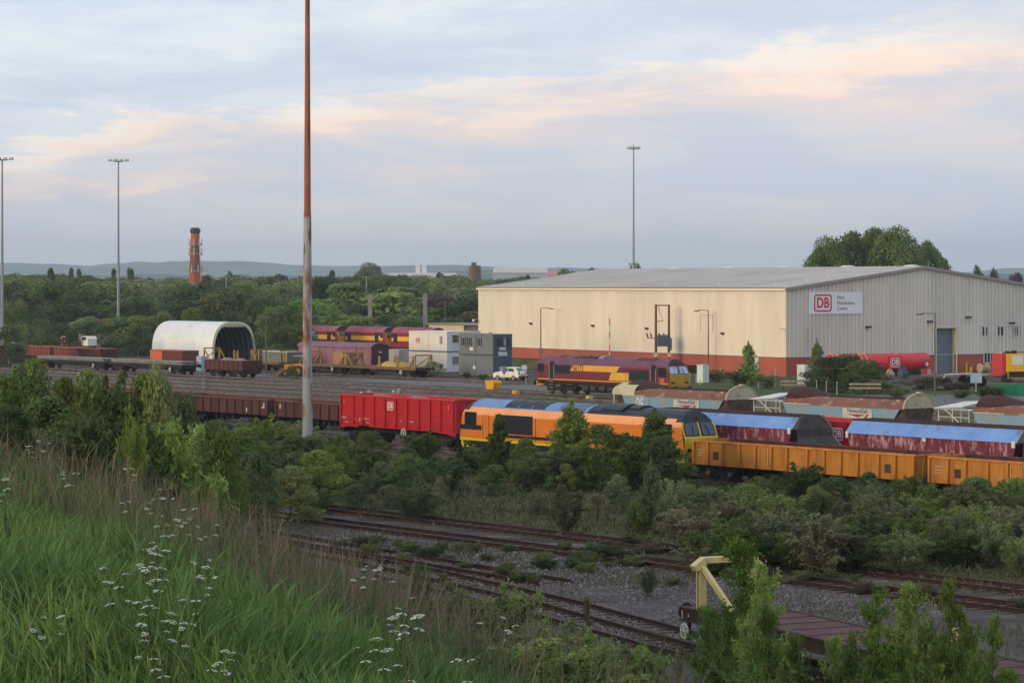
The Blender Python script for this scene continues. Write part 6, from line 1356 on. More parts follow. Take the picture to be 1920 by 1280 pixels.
for i, (px, pt, pb_) in enumerate(((1841, 889, 926), (1904, 884, 925))):
    b = at(px, pb_); mb = MB(); mb.box(-.07, .07, -.04, .04, 0, (pb_ - pt) / F * b.y); mb.box(-.09, .09, -.06, .06, 0, .12)
    tag(mb.build('marker_board', M_white, loc=b), ('left' if i == 0 else 'right') + ' white upright marker board standing before the second yellow wagon', 'marker board')
# ================================================================ FOREGROUND FLAT WAGON
fp = at(1290, 1191, 0); fz = R(-90 + 24); L_ = 17.5
d_ = Vector((math.cos(fz), math.sin(fz), 0)); nr = Vector((-d_.y, d_.x, 0))
r_ = thing('bolster_wagon', 'rusty flat wagon with a cream bolster frame in the foreground', 'flat wagon', tuple(fp + d_ * (L_ / 2 + 2.0) + nr * .0), fz); hl = L_ / 2
M_fd = pm('rust brown deck plate', (98, 66, 64), (78, 52, 52), .8, .9, c3=(120, 92, 84), thr3=(.6, .75), scale3=2)
M_fs = pm('grimy brown solebar', (70, 50, 42), (52, 40, 36), 1.5, .85, streak=2)
mb = MB(); mb.box(-hl, hl, -1.25, 1.25, 1.12, 1.2); mb.build('deck', M_fd, r_)
for i in range(1, 14):
    x = -hl + L_ * i / 14; mb = MB(); mb.box(x - .015, x + .015, -1.22, 1.22, 1.2, 1.215); mb.build('deck_seam', M_fs, r_)
for s in (-1, 1):
    mb = MB(); mb.box(-hl + .02, hl - .02, s * 1.27 - .05, s * 1.27 + .05, .82, 1.19); mb.box(-hl + .02, hl - .02, s * 1.27 - .09, s * 1.27 + .09, 1.16, 1.22); mb.box(-hl + .02, hl - .02, s * 1.27 - .09, s * 1.27 + .09, .80, .84); mb.build('solebar', M_fs, r_)
for sx in (-1, 1):
    mb = MB(); mb.box(sx * (hl - .01) - .09, sx * (hl - .01) + .09, -1.25, 1.25, .78, 1.21); mb.build('headstock', M_fs, r_)
mb = MB(); mb.box(-hl + .2, hl - .2, -.4, .4, .7, 1.12); mb.build('centre_beam', M_dark, r_)
for sx in (-1, 1):
    for y in (-.87, .87):
        mb = MB(); mb.cyl((sx * hl, y, .98), (sx * (hl + .45), y, .98), .13, n=12); mb.cyl((sx * (hl + .45), y, .98), (sx * (hl + .52), y, .98), .27, .25, 20); mb.build('buffer', M_dark, r_, True)
mb = MB(); x = -hl + .95; PH = 1.40; z0 = 1.21
for y in (-1.1, .65):
    mb = MB(); mb.box(x - .13, x - .07, y - .11, y + .11, z0, z0 + PH); mb.box(x + .07, x + .13, y - .11, y + .11, z0, z0 + PH); mb.box(x - .07, x + .07, y - .03, y + .03, z0, z0 + PH)
    mb.build('bolster_post', M_cream, r_)
    if y < 0: mb = MB(); mb.bar((x + .1, y, z0 + PH - .12), (x + 1.55, y + .25, z0 + .05), .14, .14); mb.build('bolster_brace', M_cream, r_)
mb = MB(); mb.box(x - .16, x + .16, -1.0, .55, z0 + PH, z0 + PH + .17)
for ya, yb in ((-.98, -1.36), (.53, .91)): mb.bar((x, ya, z0 + PH + .1), (x, yb, z0 + PH - .16), .32, .2)
mb.build('bolster_beam', M_cream, r_)
for sx in (.16,):
    xx = hl - L_ * sx
    mb = MB()
    for y in (-1.1,): mb.cyl((xx, y, 1.2), (xx, y, 2.25), .12, .09, 8)
    mb.build('stanchion', M_cream, r_)
w_ = handwheel(r_, -hl + .45, -1.42, .52, .24, M_white); mb = MB(); mb.cyl((0, .02, 0), (0, .06, 0), .2, n=16); mb.build('wheel_disc', M_metal, w_)
mb = MB(); mb.bar((-hl + .55, -1.3, .25), (-hl + .55, -1.3, .95), .09); mb.bar((-hl + .9, -1.2, .3), (-hl + 1.5, -1.2, .8), .06); mb.build('brake_gear', M_dark, r_)
plate(r_, 'data_panel', -hl + .22, -hl + .25, .86, 1.12, -1.37, M_mark); plate(r_, 'data_panel', -hl + .62, -hl + .66, .95, 1.05, -1.37, M_mark)
for s in (-1, 1): bogie(r_, s * (hl - 2.3))
# ================================================================ VEGETATION
# colours: foliage albedo
LM = dict(
 mid=leaf_mat('mid green leaves', (.060, .110, .016), (.155, .230, .034)),
 lime=leaf_mat('lime green leaves', (.115, .20, .020), (.22, .32, .04)),
 dark=leaf_mat('dark green leaves', (.036, .068, .016), (.095, .145, .032)),
 olive=leaf_mat('olive green leaves', (.095, .125, .024), (.205, .235, .055)),
 grey=leaf_mat('grey green leaves', (.105, .148, .050), (.22, .27, .105)),
 brown=leaf_mat('brownish scrub twigs', (.12, .115, .045), (.235, .215, .10)),
 copper=leaf_mat('copper dark leaves', (.052, .026, .024), (.090, .045, .036)),
)
M_bark = pm('bark', (84, 72, 60), (58, 50, 44), 3, .95, streak=4)
def leaves_mesh(name, C, Nrm, size, tint, mats, aspect=1.7, rs=None):
    """one leaf-shaped diamond per point"""
    n = len(C); rs = rs or np.random.RandomState(1)
    Nrm = Nrm / (np.linalg.norm(Nrm, axis=1, keepdims=True) + 1e-9)
    a = np.cross(Nrm, rs.normal(size=(n, 3))); a /= np.linalg.norm(a, axis=1, keepdims=True) + 1e-9; b = np.cross(Nrm, a)
    s = (size * rs.uniform(.6, 1.35, n))[:, None]
    P = np.empty((n, 4, 3)); P[:, 0] = C - a * s * aspect * .5; P[:, 1] = C + b * s * .42; P[:, 2] = C + a * s * aspect * .5; P[:, 3] = C - b * s * .42
    P[:, 0] += Nrm * s * .12; P[:, 2] += Nrm * s * .12
    me = bpy.data.meshes.new(name); me.vertices.add(4 * n); me.vertices.foreach_set('co', P.reshape(-1)); me.loops.add(4 * n); me.loops.foreach_set('vertex_index', np.arange(4 * n)); me.polygons.add(n)
    me.polygons.foreach_set('loop_start', np.arange(n) * 4); me.polygons.foreach_set('loop_total', np.full(n, 4))
    me.update(calc_edges=True); at_ = me.attributes.new('tint', 'FLOAT', 'POINT'); at_.data.foreach_set('value', np.repeat(tint, 4).astype(np.float32))
    me.materials.append(mats); return me
def fol_clumps(seed, n, nc, zlo=.12, shape='round', leaf=.02, cr=(.10, .2), hollow=.55, zf=.85):
    rs = np.random.RandomState(seed); cs = []
    for i in range(nc):
        u = rs.uniform(0, 1); th = rs.uniform(0, 2 * np.pi)
        if shape == 'round': z = zlo + (1 - zlo) * u; prof = np.sin(np.pi * min(1, (.12 + .86 * u))) ** .55 * .5
        elif shape == 'poplar': z = zlo + (1 - zlo) * u; prof = .5 * (np.sin(np.pi * (.06 + .90 * u)) ** .6)
        elif shape == 'dome': z = zlo + (1 - zlo) * u; prof = .5 * np.sqrt(max(0, 1 - u ** 2.2)) 
        elif shape == 'cone': z = zlo + (1 - zlo) * u; prof = .5 * (1 - u) ** .75
        r = rs.uniform(*cr) * (.75 + .5 * (1 - u)); rad = max(0, prof - r * .7) * rs.uniform(hollow, 1.0) * rs.choice([1, 1, 1, 1.12])
        cs.append((rad * np.cos(th), rad * np.sin(th), min(z, 1 - r * .5), r))
    cs = np.array(cs); idx = rs.randint(0, nc, n); d = rs.normal(size=(n, 3)); d /= np.linalg.norm(d, axis=1, keepdims=True)
    rr = cs[idx, 3] * rs.uniform(.55, 1.08, n) ** .7; C = cs[idx, :3] + d * rr[:, None] * np.array([1, 1, zf])
    C[:, 2] = np.maximum(C[:, 2], zlo * .3)
    nr = d * .8 + rs.normal(size=(n, 3)) * .55 + np.array([0, 0, .35]); tint = np.clip(rs.normal(.5, .22, n) + rs.normal(0, .16, nc)[idx], 0, 1)
    return C, nr, tint, cs, rs
def fol_stems(seed, n, ns, up=1., spread=.5, droop=.04, leaf=.02, tuft=.05):
    """many stems rising from the ground, leaves carried along them: spiky outline"""
    rs = np.random.RandomState(seed); C = []; tn = []; stems = []
    per = n // ns
    for k in range(ns):
        th = rs.uniform(0, 2 * np.pi); R_ = spread * rs.uniform(.15, 1) ** .8; Ht = rs.uniform(.55, 1.0) * (1 - .35 * (R_ / spread) ** 2)
        p0 = np.array([rs.normal(0, .08), rs.normal(0, .08), 0]); t0 = rs.normal(.5, .18)
        t = rs.uniform(.12, 1.0, per) ** .75; x = p0[0] + R_ * np.cos(th) * t ** 1.3; y = p0[1] + R_ * np.sin(th) * t ** 1.3; z = Ht * (np.sin(t * np.pi / 2 * (1 + droop)) / np.sin(np.pi / 2 * min(1, 1 + droop) ) )
        w = tuft * (1.15 - t ** 2 * .8); off = rs.normal(size=(per, 3)) * w[:, None]
        C.append(np.stack([x, y, z], 1) + off); tn.append(np.clip(t0 + rs.normal(0, .15, per), 0, 1)); stems.append((p0, th, R_, Ht))
    C = np.concatenate(C); C[:, 2] = np.clip(C[:, 2], .01, 1.05); nr = rs.normal(size=C.shape) + np.array([0, 0, .5]); return C, nr, np.concatenate(tn), stems, rs
def trunk_mesh(name, h, r, cs=None, limbs=6, seed=0):
    rr = random.Random(seed); mb = MB(); pts_ = [Vector((0, 0, 0))]; p = Vector((0, 0, 0))
    for k in range(4): p = p + Vector((rr.uniform(-.02, .02), rr.uniform(-.02, .02), h / 4)); pts_.append(p.copy())
    for k in range(4): mb.cyl(pts_[k], pts_[k + 1], r * (1 - k * .2), r * (1 - (k + 1) * .2), 7, caps=False)
    if cs is not None:
        for k in range(limbs):
            c = cs[rr.randrange(len(cs))]; s_ = pts_[rr.randint(1, 4)]; mb.cyl(s_, Vector(c[:3]), r * .4, r * .08, 5, caps=False)
    return mb.mesh(name, M_bark)
def stems_mesh(name, stems, r=.008):
    mb = MB()
    for p0, th, R_, Ht in stems[:14]:
        prev = Vector(p0)
        for t in (.33, .66, .9):
            q = Vector((p0[0] + R_ * math.cos(th) * t ** 1.3, p0[1] + R_ * math.sin(th) * t ** 1.3, Ht * math.sin(t * math.pi / 2))); mb.cyl(prev, q, r * (1.2 - t), r * (1.0 - t * .9), 5, caps=False); prev = q
    return mb.mesh(name, M_bark)
PROTO = {}
def proto(kind, col, v):
    key = (kind, col, v)
    if key in PROTO: return PROTO[key]
    sd_ = abs(hash((kind, v))) % 1000 if False else sum(map(ord, kind)) * 7 + v * 31
    if kind == 'tree': C, nr, t, cs, rs = fol_clumps(sd_, 6500, 24, .08, 'round', cr=(.12, .24)); f = leaves_mesh('crown', C, nr, .028, t, LM[col], 1.4, rs); s = trunk_mesh('trunk', .75, .028, cs, 9, v)
    elif kind == 'bigtree': C, nr, t, cs, rs = fol_clumps(sd_, 17000, 64, .2, 'round', cr=(.10, .19), hollow=.4); f = leaves_mesh('crown', C, nr, .022, t, LM[col], 1.4, rs); s = trunk_mesh('trunk', .75, .03, cs, 14, v)
    elif kind == 'poplar': C, nr, t, cs, rs = fol_clumps(sd_, 4600, 60, .04, 'poplar', cr=(.16, .26), zf=.22, hollow=.1); f = leaves_mesh('crown', C, nr, .045, t, LM[col], 1.4, rs); s = trunk_mesh('trunk', .9, .02, cs, 6, v)
    elif kind == 'bush': C, nr, t, cs, rs = fol_clumps(sd_, 6800, 40, .02, 'dome', cr=(.08, .17)); f = leaves_mesh('foliage', C, nr, .024, t, LM[col], 1.7, rs); s = trunk_mesh('stem', .5, .02, cs, 8, v)
    elif kind == 'scrub': C, nr, t, stm, rs = fol_stems(sd_, 5600, 38, leaf=.02, tuft=.045); f = leaves_mesh('foliage', C, nr, .026, t, LM[col], 2.2, rs); s = stems_mesh('stem', stm)
    elif kind == 'sapling':   # narrow, feathery, pointed top
        rs = np.random.RandomState(sd_); Cs, Ts = [], []; stm = []
        for k in range(120):
            z0 = rs.uniform(.0, .94) ** 1.25; ln = (.44 * (1 - z0) ** .92 + .035) * rs.uniform(.55, 1.1); th = rs.uniform(0, 2 * np.pi); t = rs.uniform(0.05, 1, 120); up_ = rs.uniform(.35, .9)
            x = ln * np.cos(th) * t; y = ln * np.sin(th) * t; z = z0 + ln * up_ * t ** 1.2 * .6
            Cs.append(np.stack([x, y, z], 1) + rs.normal(size=(120, 3)) * (.026 * (1.2 - t * .6))[:, None]); Ts.append(np.clip(rs.normal(.5, .15) + rs.normal(0, .13, 120), 0, 1))
        z = rs.uniform(.1, 1.02, 500); Cs.append(np.stack([rs.normal(0, .012, 500), rs.normal(0, .012, 500), z], 1)); Ts.append(rs.uniform(.3, .9, 500))
        C = np.concatenate(Cs); f = leaves_mesh('foliage', C, rs.normal(size=C.shape) + np.array([0, 0, .4]), .021, np.concatenate(Ts), LM[col], 2.0, rs); s = trunk_mesh('stem', .92, .012, None, 0, v)
    elif kind == 'elder':     # big leaves near the camera
        C, nr, t, stm, rs = fol_stems(sd_, 4200, 44, spread=.55, leaf=.03, tuft=.06); f = leaves_mesh('foliage', C, nr * np.array([.5, .5, 1.3]), .036, t, LM[col], 1.9, rs); s = stems_mesh('stem', stm, .006)
    elif kind == 'fine':      # near sapling with fine foliage
        rs = np.random.RandomState(sd_); Cs, Ts = [], []
        lead = [(0, 0, 1.0), (.16, .05, .82), (-.14, .12, .74), (-.08, -.16, .66), (.22, -.12, .58), (-.27, -.02, .5), (.3, .18, .42), (.02, .27, .52)]
        for k in range(210):
            lx, ly, lh = lead[rs.choice(8, p=[.26, .15, .14, .11, .1, .09, .07, .08])]; z0 = rs.uniform(.02, .97) ** .85 * lh; ln = (.24 * (1 - z0 / lh) ** .6 + .045) * rs.uniform(.5, 1.25); th = rs.uniform(0, 2 * np.pi); t = rs.uniform(0.02, 1, 105); up_ = rs.uniform(.3, 1.2)
            bx = lx * min(1, .25 + z0 / lh); by = ly * min(1, .25 + z0 / lh)
            x = bx + ln * np.cos(th) * t; y = by + ln * np.sin(th) * t; z = z0 + ln * up_ * t ** 1.3 * .55
            Cs.append(np.stack([x, y, z], 1) + rs.normal(size=(105, 3)) * (.020 * (1.25 - t * .7))[:, None]); Ts.append(np.clip(rs.normal(.5, .19) + rs.normal(0, .13, 105), 0, 1))
        C = np.concatenate(Cs); f = leaves_mesh('foliage', C, rs.normal(size=C.shape) + np.array([0, 0, .4]), .0125, np.concatenate(Ts), LM[col], 2.2, rs); s = trunk_mesh('stem', .9, .010, None, 0, v)
    PROTO[key] = (f, s); return PROTO[key]
def plant(kind, col, v, loc, w, h, label, cat='bush', name='bush', group=None, rz=None, tilt=0):
    f, s = proto(kind, col, v % 3)
    r_ = thing(name, label, cat, tuple(loc), rnd.uniform(0, 6.28) if rz is None else rz, group)
    r_.rotation_euler = (rnd.uniform(-tilt, tilt), rnd.uniform(-tilt, tilt), r_.rotation_euler[2]); r_.scale = (w, w * rnd.uniform(.85, 1.1), h)
    link(f.name.split('.')[0], f, r_); link(s.name.split('.')[0], s, r_); return r_
def by_top(px, pt, Y, wpx, kind, col, v, label, **k):
    X_ = (px - 960) / F * Y; g = H(X_, Y) if crest_d(X_, Y) < 22 and Y < 200 else G; g = max(g, G); zt = EYE - (pt - 535) / F * Y
    return plant(kind, col, v, (X_, Y, g - .05), wpx / F * Y, zt - g, label, **k)
def by_base(px, pt, pb_, wpx, kind, col, v, label, **k):
    Y = (EYE - G) * F / (pb_ - 535)
    if pb_ > 800:      # keep clear of the trains: stay on the near side of the first occupied track
        kx = (px - 960) / F; tt = (99.6 if px > 850 else 103.6 if px > 640 else 108.0) - wpx / F * Y * .32
        Y = min(Y, tt / (V.y + V.x * kx))
    return by_top(px, pt, Y, wpx, kind, col, v, label, **k)

# --- the big tree group behind the warehouse and others on the skyline
gt = 'tall poplars behind the warehouse'
for i, (px, pt, w) in enumerate(((1548, 450, 120), (1598, 441, 150), (1650, 434, 150), (1686, 431, 135), (1738, 458, 110), (1763, 486, 60))):
    by_top(px, pt, 470 + i % 3 * 6, w, 'bigtree', 'mid', i, ['tall green tree behind the warehouse, leftmost of the clump', 'tall green tree behind the warehouse, second of the clump', 'tallest green tree of the clump behind the warehouse', 'tall green tree of the clump, just left of the gable ridge', 'shorter green tree behind the gable ridge', 'small tree at the right end of the clump behind the warehouse'][i], cat='tree', name='tree', group=gt)
for px, pt, w, Y, k, c, lab in ((1190, 498, 46, 520, 'tree', 'mid', 'small round tree top behind the base of the mast over the warehouse roof'), (1110, 505, 30, 800, 'tree', 'mid', 'small dark tree top just above the left end of the warehouse roof ridge'),
        (1833, 502, 34, 700, 'tree', 'dark', 'dark tree top above the right roof slope, left one'), (1864, 507, 30, 700, 'tree', 'copper', 'dark coppery tree top above the right roof slope'), (1905, 515, 50, 700, 'tree', 'copper', 'dark tree top at the right edge above the roof'),
        (1062, 508, 70, 700, 'tree', 'mid', 'rounded green tree top beside the pink building'), (690, 495, 78, 1000, 'bigtree', 'grey', 'large pale rounded tree on the skyline above the purple vans'), (388, 519, 36, 820, 'tree', 'copper', 'dark copper tree right behind the brick chimney'), (432, 512, 30, 820, 'tree', 'dark', 'dark round tree right of the copper tree'),
        (825, 513, 30, 900, 'tree', 'copper', 'dark tree in front of the long white skyline warehouse'), (525, 517, 60, 760, 'tree', 'copper', 'wide dark copper tree left of the rusty mast'), (990, 512, 24, 760, 'poplar', 'dark', 'small dark pointed tree in front of the long white warehouse')):
    by_top(px, pt, Y, w, k, c, int(px), lab, cat='tree', name='tree')
for px, pt, w, Y, lab in ((95, 498, 30, 620, 'slender dark poplar, leftmost on the skyline'), (134, 498, 20, 880, 'slender dark poplar, left one of the close pair'), (148, 500, 18, 880, 'slender dark poplar, right one of the close pair'), (213, 500, 20, 880, 'slender dark poplar just left of the second light mast'), (244, 499, 24, 880, 'slender dark poplar right of the second light mast'), (279, 517, 18, 880, 'short dark poplar left of the chimney'), (623, 503, 26, 760, 'pointed dark fir on the skyline right of the rusty mast')):
    by_top(px, pt, Y, w, 'poplar', 'dark', int(px), lab, cat='tree', name='poplar_tree', group='slender poplars on the skyline')
# --- the wood at the back: rows of separate trees
tr = random.Random(42); cnt = 0
zones = [(-60, 150, 'at the far left edge'), (150, 285, 'between the left masts'), (285, 400, 'behind the arched shed and chimney'), (400, 500, 'above the arched shed mouth'), (500, 590, 'behind the rusty mast'), (590, 760, 'above the stored maroon locomotives'), (760, 905, 'above the white cabins'), (905, 1210, 'behind the long warehouse')]
rows = [(436, 606, 26, .10, 70), (452, 584, 34, .6, 92), (478, 563, 30, 1, 100), (515, 548, 22, 1, 98), (570, 537, 16, 1, 90), (650, 530, 11, 1, 78), (760, 526, 8, 1, 64), (900, 524, 6, 1, 54), (1150, 524, 4, 1, 46), (1500, 524, 4, 1, 40)]
zc_ = {}
for Y, ytop, var, dens, sp in rows:
    px = -60 + tr.uniform(0, sp)
    while px < (1200 if Y > 520 else 920):
        pt = ytop + tr.uniform(-var, var * .8); w = sp * tr.uniform(1.25, 1.9)
        if px < 130: pt -= min(34, (pt - 515) * .62)         # the wood stands taller at the left
        if 590 < px < 860: pt -= (pt - 520) * .15
        if 270 < px < 480 and Y < 460: pt = max(pt, 608)
        if Y < 460 and 590 < px < 790: pt = max(pt, 592)
        zi = [i for i, z in enumerate(zones) if z[0] <= px < z[1]]; zi = zi[0] if zi else 7
        col = tr.choices(['mid', 'dark', 'olive', 'lime', 'grey', 'copper'], [10, 6, 5, 1.2, 2, .4])[0]
        kd = tr.choices(['tree', 'bush', 'poplar'], [10, 2, 2])[0] if Y < 600 else 'tree'
        desc = {'mid': 'mid green', 'dark': 'dark green', 'olive': 'olive green', 'lime': 'light green', 'grey': 'grey green', 'copper': 'dark copper'}[col]
        dep = 'front' if Y < 480 else ('mid' if Y < 620 else 'back')
        lab = f'{desc} tree, {dep} row of wood {zones[zi][2]}'
        by_top(px, pt, Y + tr.uniform(-8, 8) * Y / 450, w, kd, col, tr.randrange(3), lab, cat='tree', name='tree', group=f'{desc} trees, {dep} rows of wood {zones[zi][2]}'); cnt += 1
        px += sp * tr.uniform(.6, 1.1)
# distant wood on the plain: too far to tell trees apart
def far_wood(Ya, Yb, n, seed):
    rs = np.random.RandomState(seed); Y = rs.uniform(Ya, Yb, n); X_ = rs.uniform(-.27, .27, n) * Y; r = rs.uniform(5, 12, n); C, Nn = [], []
    k = 26; idx = np.repeat(np.arange(n), k); d = rs.normal(size=(n * k, 3)); d /= np.linalg.norm(d, axis=1, keepdims=True); d[:, 2] = np.abs(d[:, 2])
    P = np.stack([X_[idx], Y[idx], np.full(n * k, G)], 1) + d * np.stack([r[idx] * 1.6, r[idx], r[idx] * 1.15], 1)
    return P, d, rs
P, d, rs = far_wood(1700, 4800, 1500, 5)
o = link('distant_wood', leaves_mesh('distant_wood', P, d + rs.normal(size=d.shape) * .4, 7.0, rs.uniform(0, 1, len(P)), LM['dark'], 1.3, rs)); tag(o, 'far-off woodland merging into one dark band on the plain', 'woodland', kind='stuff')

# --- bushes by the warehouse
gb_ = 'dense bushes by the warehouse corner'
for i, (px, pt, pb_, w, k, c, lab) in enumerate(((1562, 670, 735, 150, 'bush', 'dark', 'dense dark bush in front of the red tank, left part'), (1620, 674, 737, 130, 'bush', 'mid', 'dense green bush in front of the red tank, right part'), (1592, 664, 733, 110, 'bush', 'dark', 'bush rising in the middle before the red tank'), (1532, 636, 728, 60, 'sapling', 'olive', 'wispy sapling rising above the bush at the warehouse corner'),
        (1403, 640, 722, 64, 'sapling', 'lime', 'young light green tree in front of the brick base'), (1385, 690, 725, 60, 'scrub', 'dark', 'low dark scrub under the young tree before the brick base'), (1440, 700, 728, 70, 'scrub', 'olive', 'low olive scrub before the white door of the warehouse'), (1345, 690, 716, 60, 'scrub', 'olive', 'low olive scrub right of the mint cabinet'),
        (815, 677, 706, 58, 'bush', 'mid', 'rounded bush at the foot of the white cabins'), (790, 690, 707, 46, 'scrub', 'olive', 'low scrub left of the rounded bush by the white cabins'), (875, 696, 709, 20, 'scrub', 'dark', 'tiny weed clump at the foot of the grey cabins, left'), (905, 699, 711, 26, 'scrub', 'dark', 'tiny weed clump at the foot of the grey cabins, right'),
        (1870, 722, 744, 60, 'scrub', 'dark', 'dark weeds beside the green skips'), (1800, 728, 746, 60, 'scrub', 'olive', 'low weeds in front of the scrap metal'), (1845, 722, 745, 40, 'scrub', 'dark', 'weeds around the foot of the pale blue sign'), (1680, 725, 745, 60, 'scrub', 'olive', 'low weeds right of the timber barrier'))):
    by_base(px, pt, pb_, w, k, c, i, lab)
tw = by_base(548, 684, 712, 34, 'bush', 'olive', 1, 'weed clump growing over the orange tractor')
for i, (px, pt, pb_, w, c) in enumerate(((20, 610, 690, 120, 'dark'), (75, 598, 680, 110, 'dark'), (118, 606, 676, 100, 'dark'), (170, 600, 664, 70, 'olive'), (260, 612, 668, 90, 'dark'), (300, 585, 665, 110, 'olive'), (360, 580, 662, 90, 'lime'), (520, 575, 676, 120, 'mid'), (480, 560, 672, 90, 'dark'), (560, 590, 676, 90, 'mid'))):
    by_base(px, pt, pb_, w, 'bush', c, i, ['dark bush at the very left behind the wagons', 'dark bush left of the gravel heap', 'dark bush directly behind the gravel heap', 'olive bush over the ruined brick building', 'dark bush left of the arched shed', 'olive bush rising behind the left of the arched shed', 'light green bush above the middle of the arched shed', 'large mid green bush right of the arched shed mouth', 'dark bush behind the mouth of the arched shed', 'green bush just left of the rusty mast'][i])

# --- scrub in front of the trains: the bushes one can tell apart
main = [
 (1072, 750, 912, 175, 'sapling', 'lime', 'tall pointed light sapling in front of the orange locomotive body'),
 (1125, 795, 920, 150, 'bush', 'mid', 'dense bush just right of the tall pointed sapling'),
 (1228, 766, 918, 190, 'sapling', 'mid', 'tall green bush left of the orange locomotive cab'),
 (1190, 805, 925, 130, 'scrub', 'mid', 'green bush at the foot of the tall one by the locomotive cab'),
 (1245, 815, 930, 120, 'bush', 'dark', 'dark rounded bush under the orange locomotive cab'),
 (936, 776, 902, 105, 'sapling', 'mid', 'green sapling in front of the black grille of the orange locomotive'),
 (985, 822, 905, 80, 'bush', 'mid', 'green bush between the two saplings before the orange locomotive'),
 (885, 835, 890, 80, 'scrub', 'olive', 'olive bush under the rear cab of the orange locomotive'),
 (790, 800, 875, 90, 'scrub', 'mid', 'green bush in front of the red box wagon'),
 (1050, 828, 915, 150, 'scrub', 'grey', 'grey green spiky bush below the tall pointed sapling'),
 (1005, 850, 912, 100, 'scrub', 'grey', 'grey green spiky bush left of the other one'),
 (690, 808, 900, 120, 'bush', 'mid', 'broad mid green bush below the left end of the red box wagon'),
 (640, 822, 905, 100, 'scrub', 'mid', 'green bush right of the foot of the rusty mast'),
 (720, 860, 925, 90, 'scrub', 'grey', 'paler bush below the red box wagon'),
 (770, 850, 930, 110, 'bush', 'mid', 'rounded bush right of the broad mid green one'),
 (830, 850, 935, 110, 'scrub', 'dark', 'dark bush below the coupling of wagon and locomotive'),
 (775, 905, 975, 110, 'scrub', 'grey', 'spreading grey green bush low in the scrub under the red wagon'),
 (500, 770, 880, 120, 'scrub', 'lime', 'light green bush in front of the brown wagons left of the mast'),
 (545, 790, 880, 90, 'scrub', 'olive', 'yellowish bush at the foot of the rusty mast, left side'),
 (455, 800, 890, 110, 'bush', 'mid', 'mid green bush left of the light green one by the mast'),
 (585, 815, 895, 80, 'bush', 'olive', 'olive bush right at the foot of the rusty mast'),
 (1220, 858, 1000, 90, 'sapling', 'grey', 'upright pale sapling in the scrub below the locomotive cab'),
 (1260, 890, 990, 90, 'scrub', 'grey', 'pale spiky bush right of the upright sapling'),
 (1200, 930, 1000, 60, 'scrub', 'lime', 'small bright green bush at the edge of the grassy patch'),
 (1500, 862, 950, 120, 'scrub', 'mid', 'green bush hiding the middle of the first yellow wagon'),
 (1565, 892, 955, 110, 'bush', 'dark', 'dark bush below the middle of the first yellow wagon'),
 (1420, 890, 960, 90, 'scrub', 'grey', 'pale bush beside the bogie of the first yellow wagon'),
 (1330, 905, 975, 90, 'scrub', 'olive', 'olive bush left of the bogie of the first yellow wagon'),
 (1640, 905, 965, 110, 'scrub', 'dark', 'dark bush under the right end of the first yellow wagon'),
 (1712, 880, 965, 90, 'scrub', 'olive', 'feathery bush under the gap between the yellow wagons'),
 (1830, 895, 990, 130, 'bush', 'mid', 'bright mid green bush under the second yellow wagon'),
 (1905, 895, 985, 110, 'bush', 'lime', 'light green bush at the right edge under the yellow wagon'),
 (1770, 905, 975, 90, 'scrub', 'mid', 'green bush left of the bright one under the second yellow wagon'),
]
for i, (px, pt, pb_, w, k, c, lab) in enumerate(main): by_base(px, pt, pb_, w, k, c, i, lab)
# rows of lesser scrub, the same few kinds over and over
sz = [(1270, 1500, 'below the left half of the first yellow wagon'), (1500, 1720, 'below the right half of the first yellow wagon'), (1720, 1980, 'below the second yellow wagon'), (980, 1270, 'below the orange locomotive'), (600, 980, 'below the red box wagon'), (300, 600, 'below the brown wagons'), (-80, 300, 'at the left edge')]
sr = random.Random(9); n_scrub = 0
def filler(x0, x1, y0, y1, n, hpx, cols, kinds=('scrub', 'bush'), tag_='scrub'):
    global n_scrub
    for _ in range(n):
        px = sr.uniform(x0, x1); pb_ = sr.uniform(y0, y1); k_ = (pb_ - 535) / 400; h = sr.uniform(*hpx) * k_; w = h * sr.uniform(1.0, 1.6); col = sr.choice(cols); kd = sr.choice(kinds)
        z = [q for q in sz if q[0] <= px < q[1]]; z = z[0][2] if z else 'at the right edge'
        desc = {'mid': 'mid green', 'dark': 'dark green', 'olive': 'olive', 'lime': 'light green', 'grey': 'grey green', 'brown': 'brownish', 'copper': 'copper'}[col]
        dep = 'far' if pb_ < 930 else ('middle' if pb_ < 1010 else 'near')
        by_base(px, pb_ - h, pb_, w, kd, col, sr.randrange(3), f'{desc} bush, {dep} scrub {z}', group=f'{desc} bushes, {dep} scrub {z}', tilt=.08); n_scrub += 1
filler(1290, 1940, 985, 1080, 105, (46, 82), ['grey', 'olive', 'brown', 'mid', 'grey', 'olive', 'mid', 'brown'], ('scrub', 'scrub', 'scrub', 'bush'))
filler(1300, 1940, 935, 985, 34, (34, 56), ['grey', 'mid', 'dark', 'olive'])
filler(600, 1260, 860, 930, 26, (30, 60), ['mid', 'dark', 'olive', 'grey'])
filler(1000, 1300, 930, 1000, 16, (25, 60), ['olive', 'brown', 'grey'])
filler(560, 850, 935, 985, 12, (30, 50), ['olive', 'grey', 'brown', 'dark'])
filler(280, 640, 850, 945, 44, (60, 95), ['mid', 'dark', 'olive', 'lime', 'grey'])
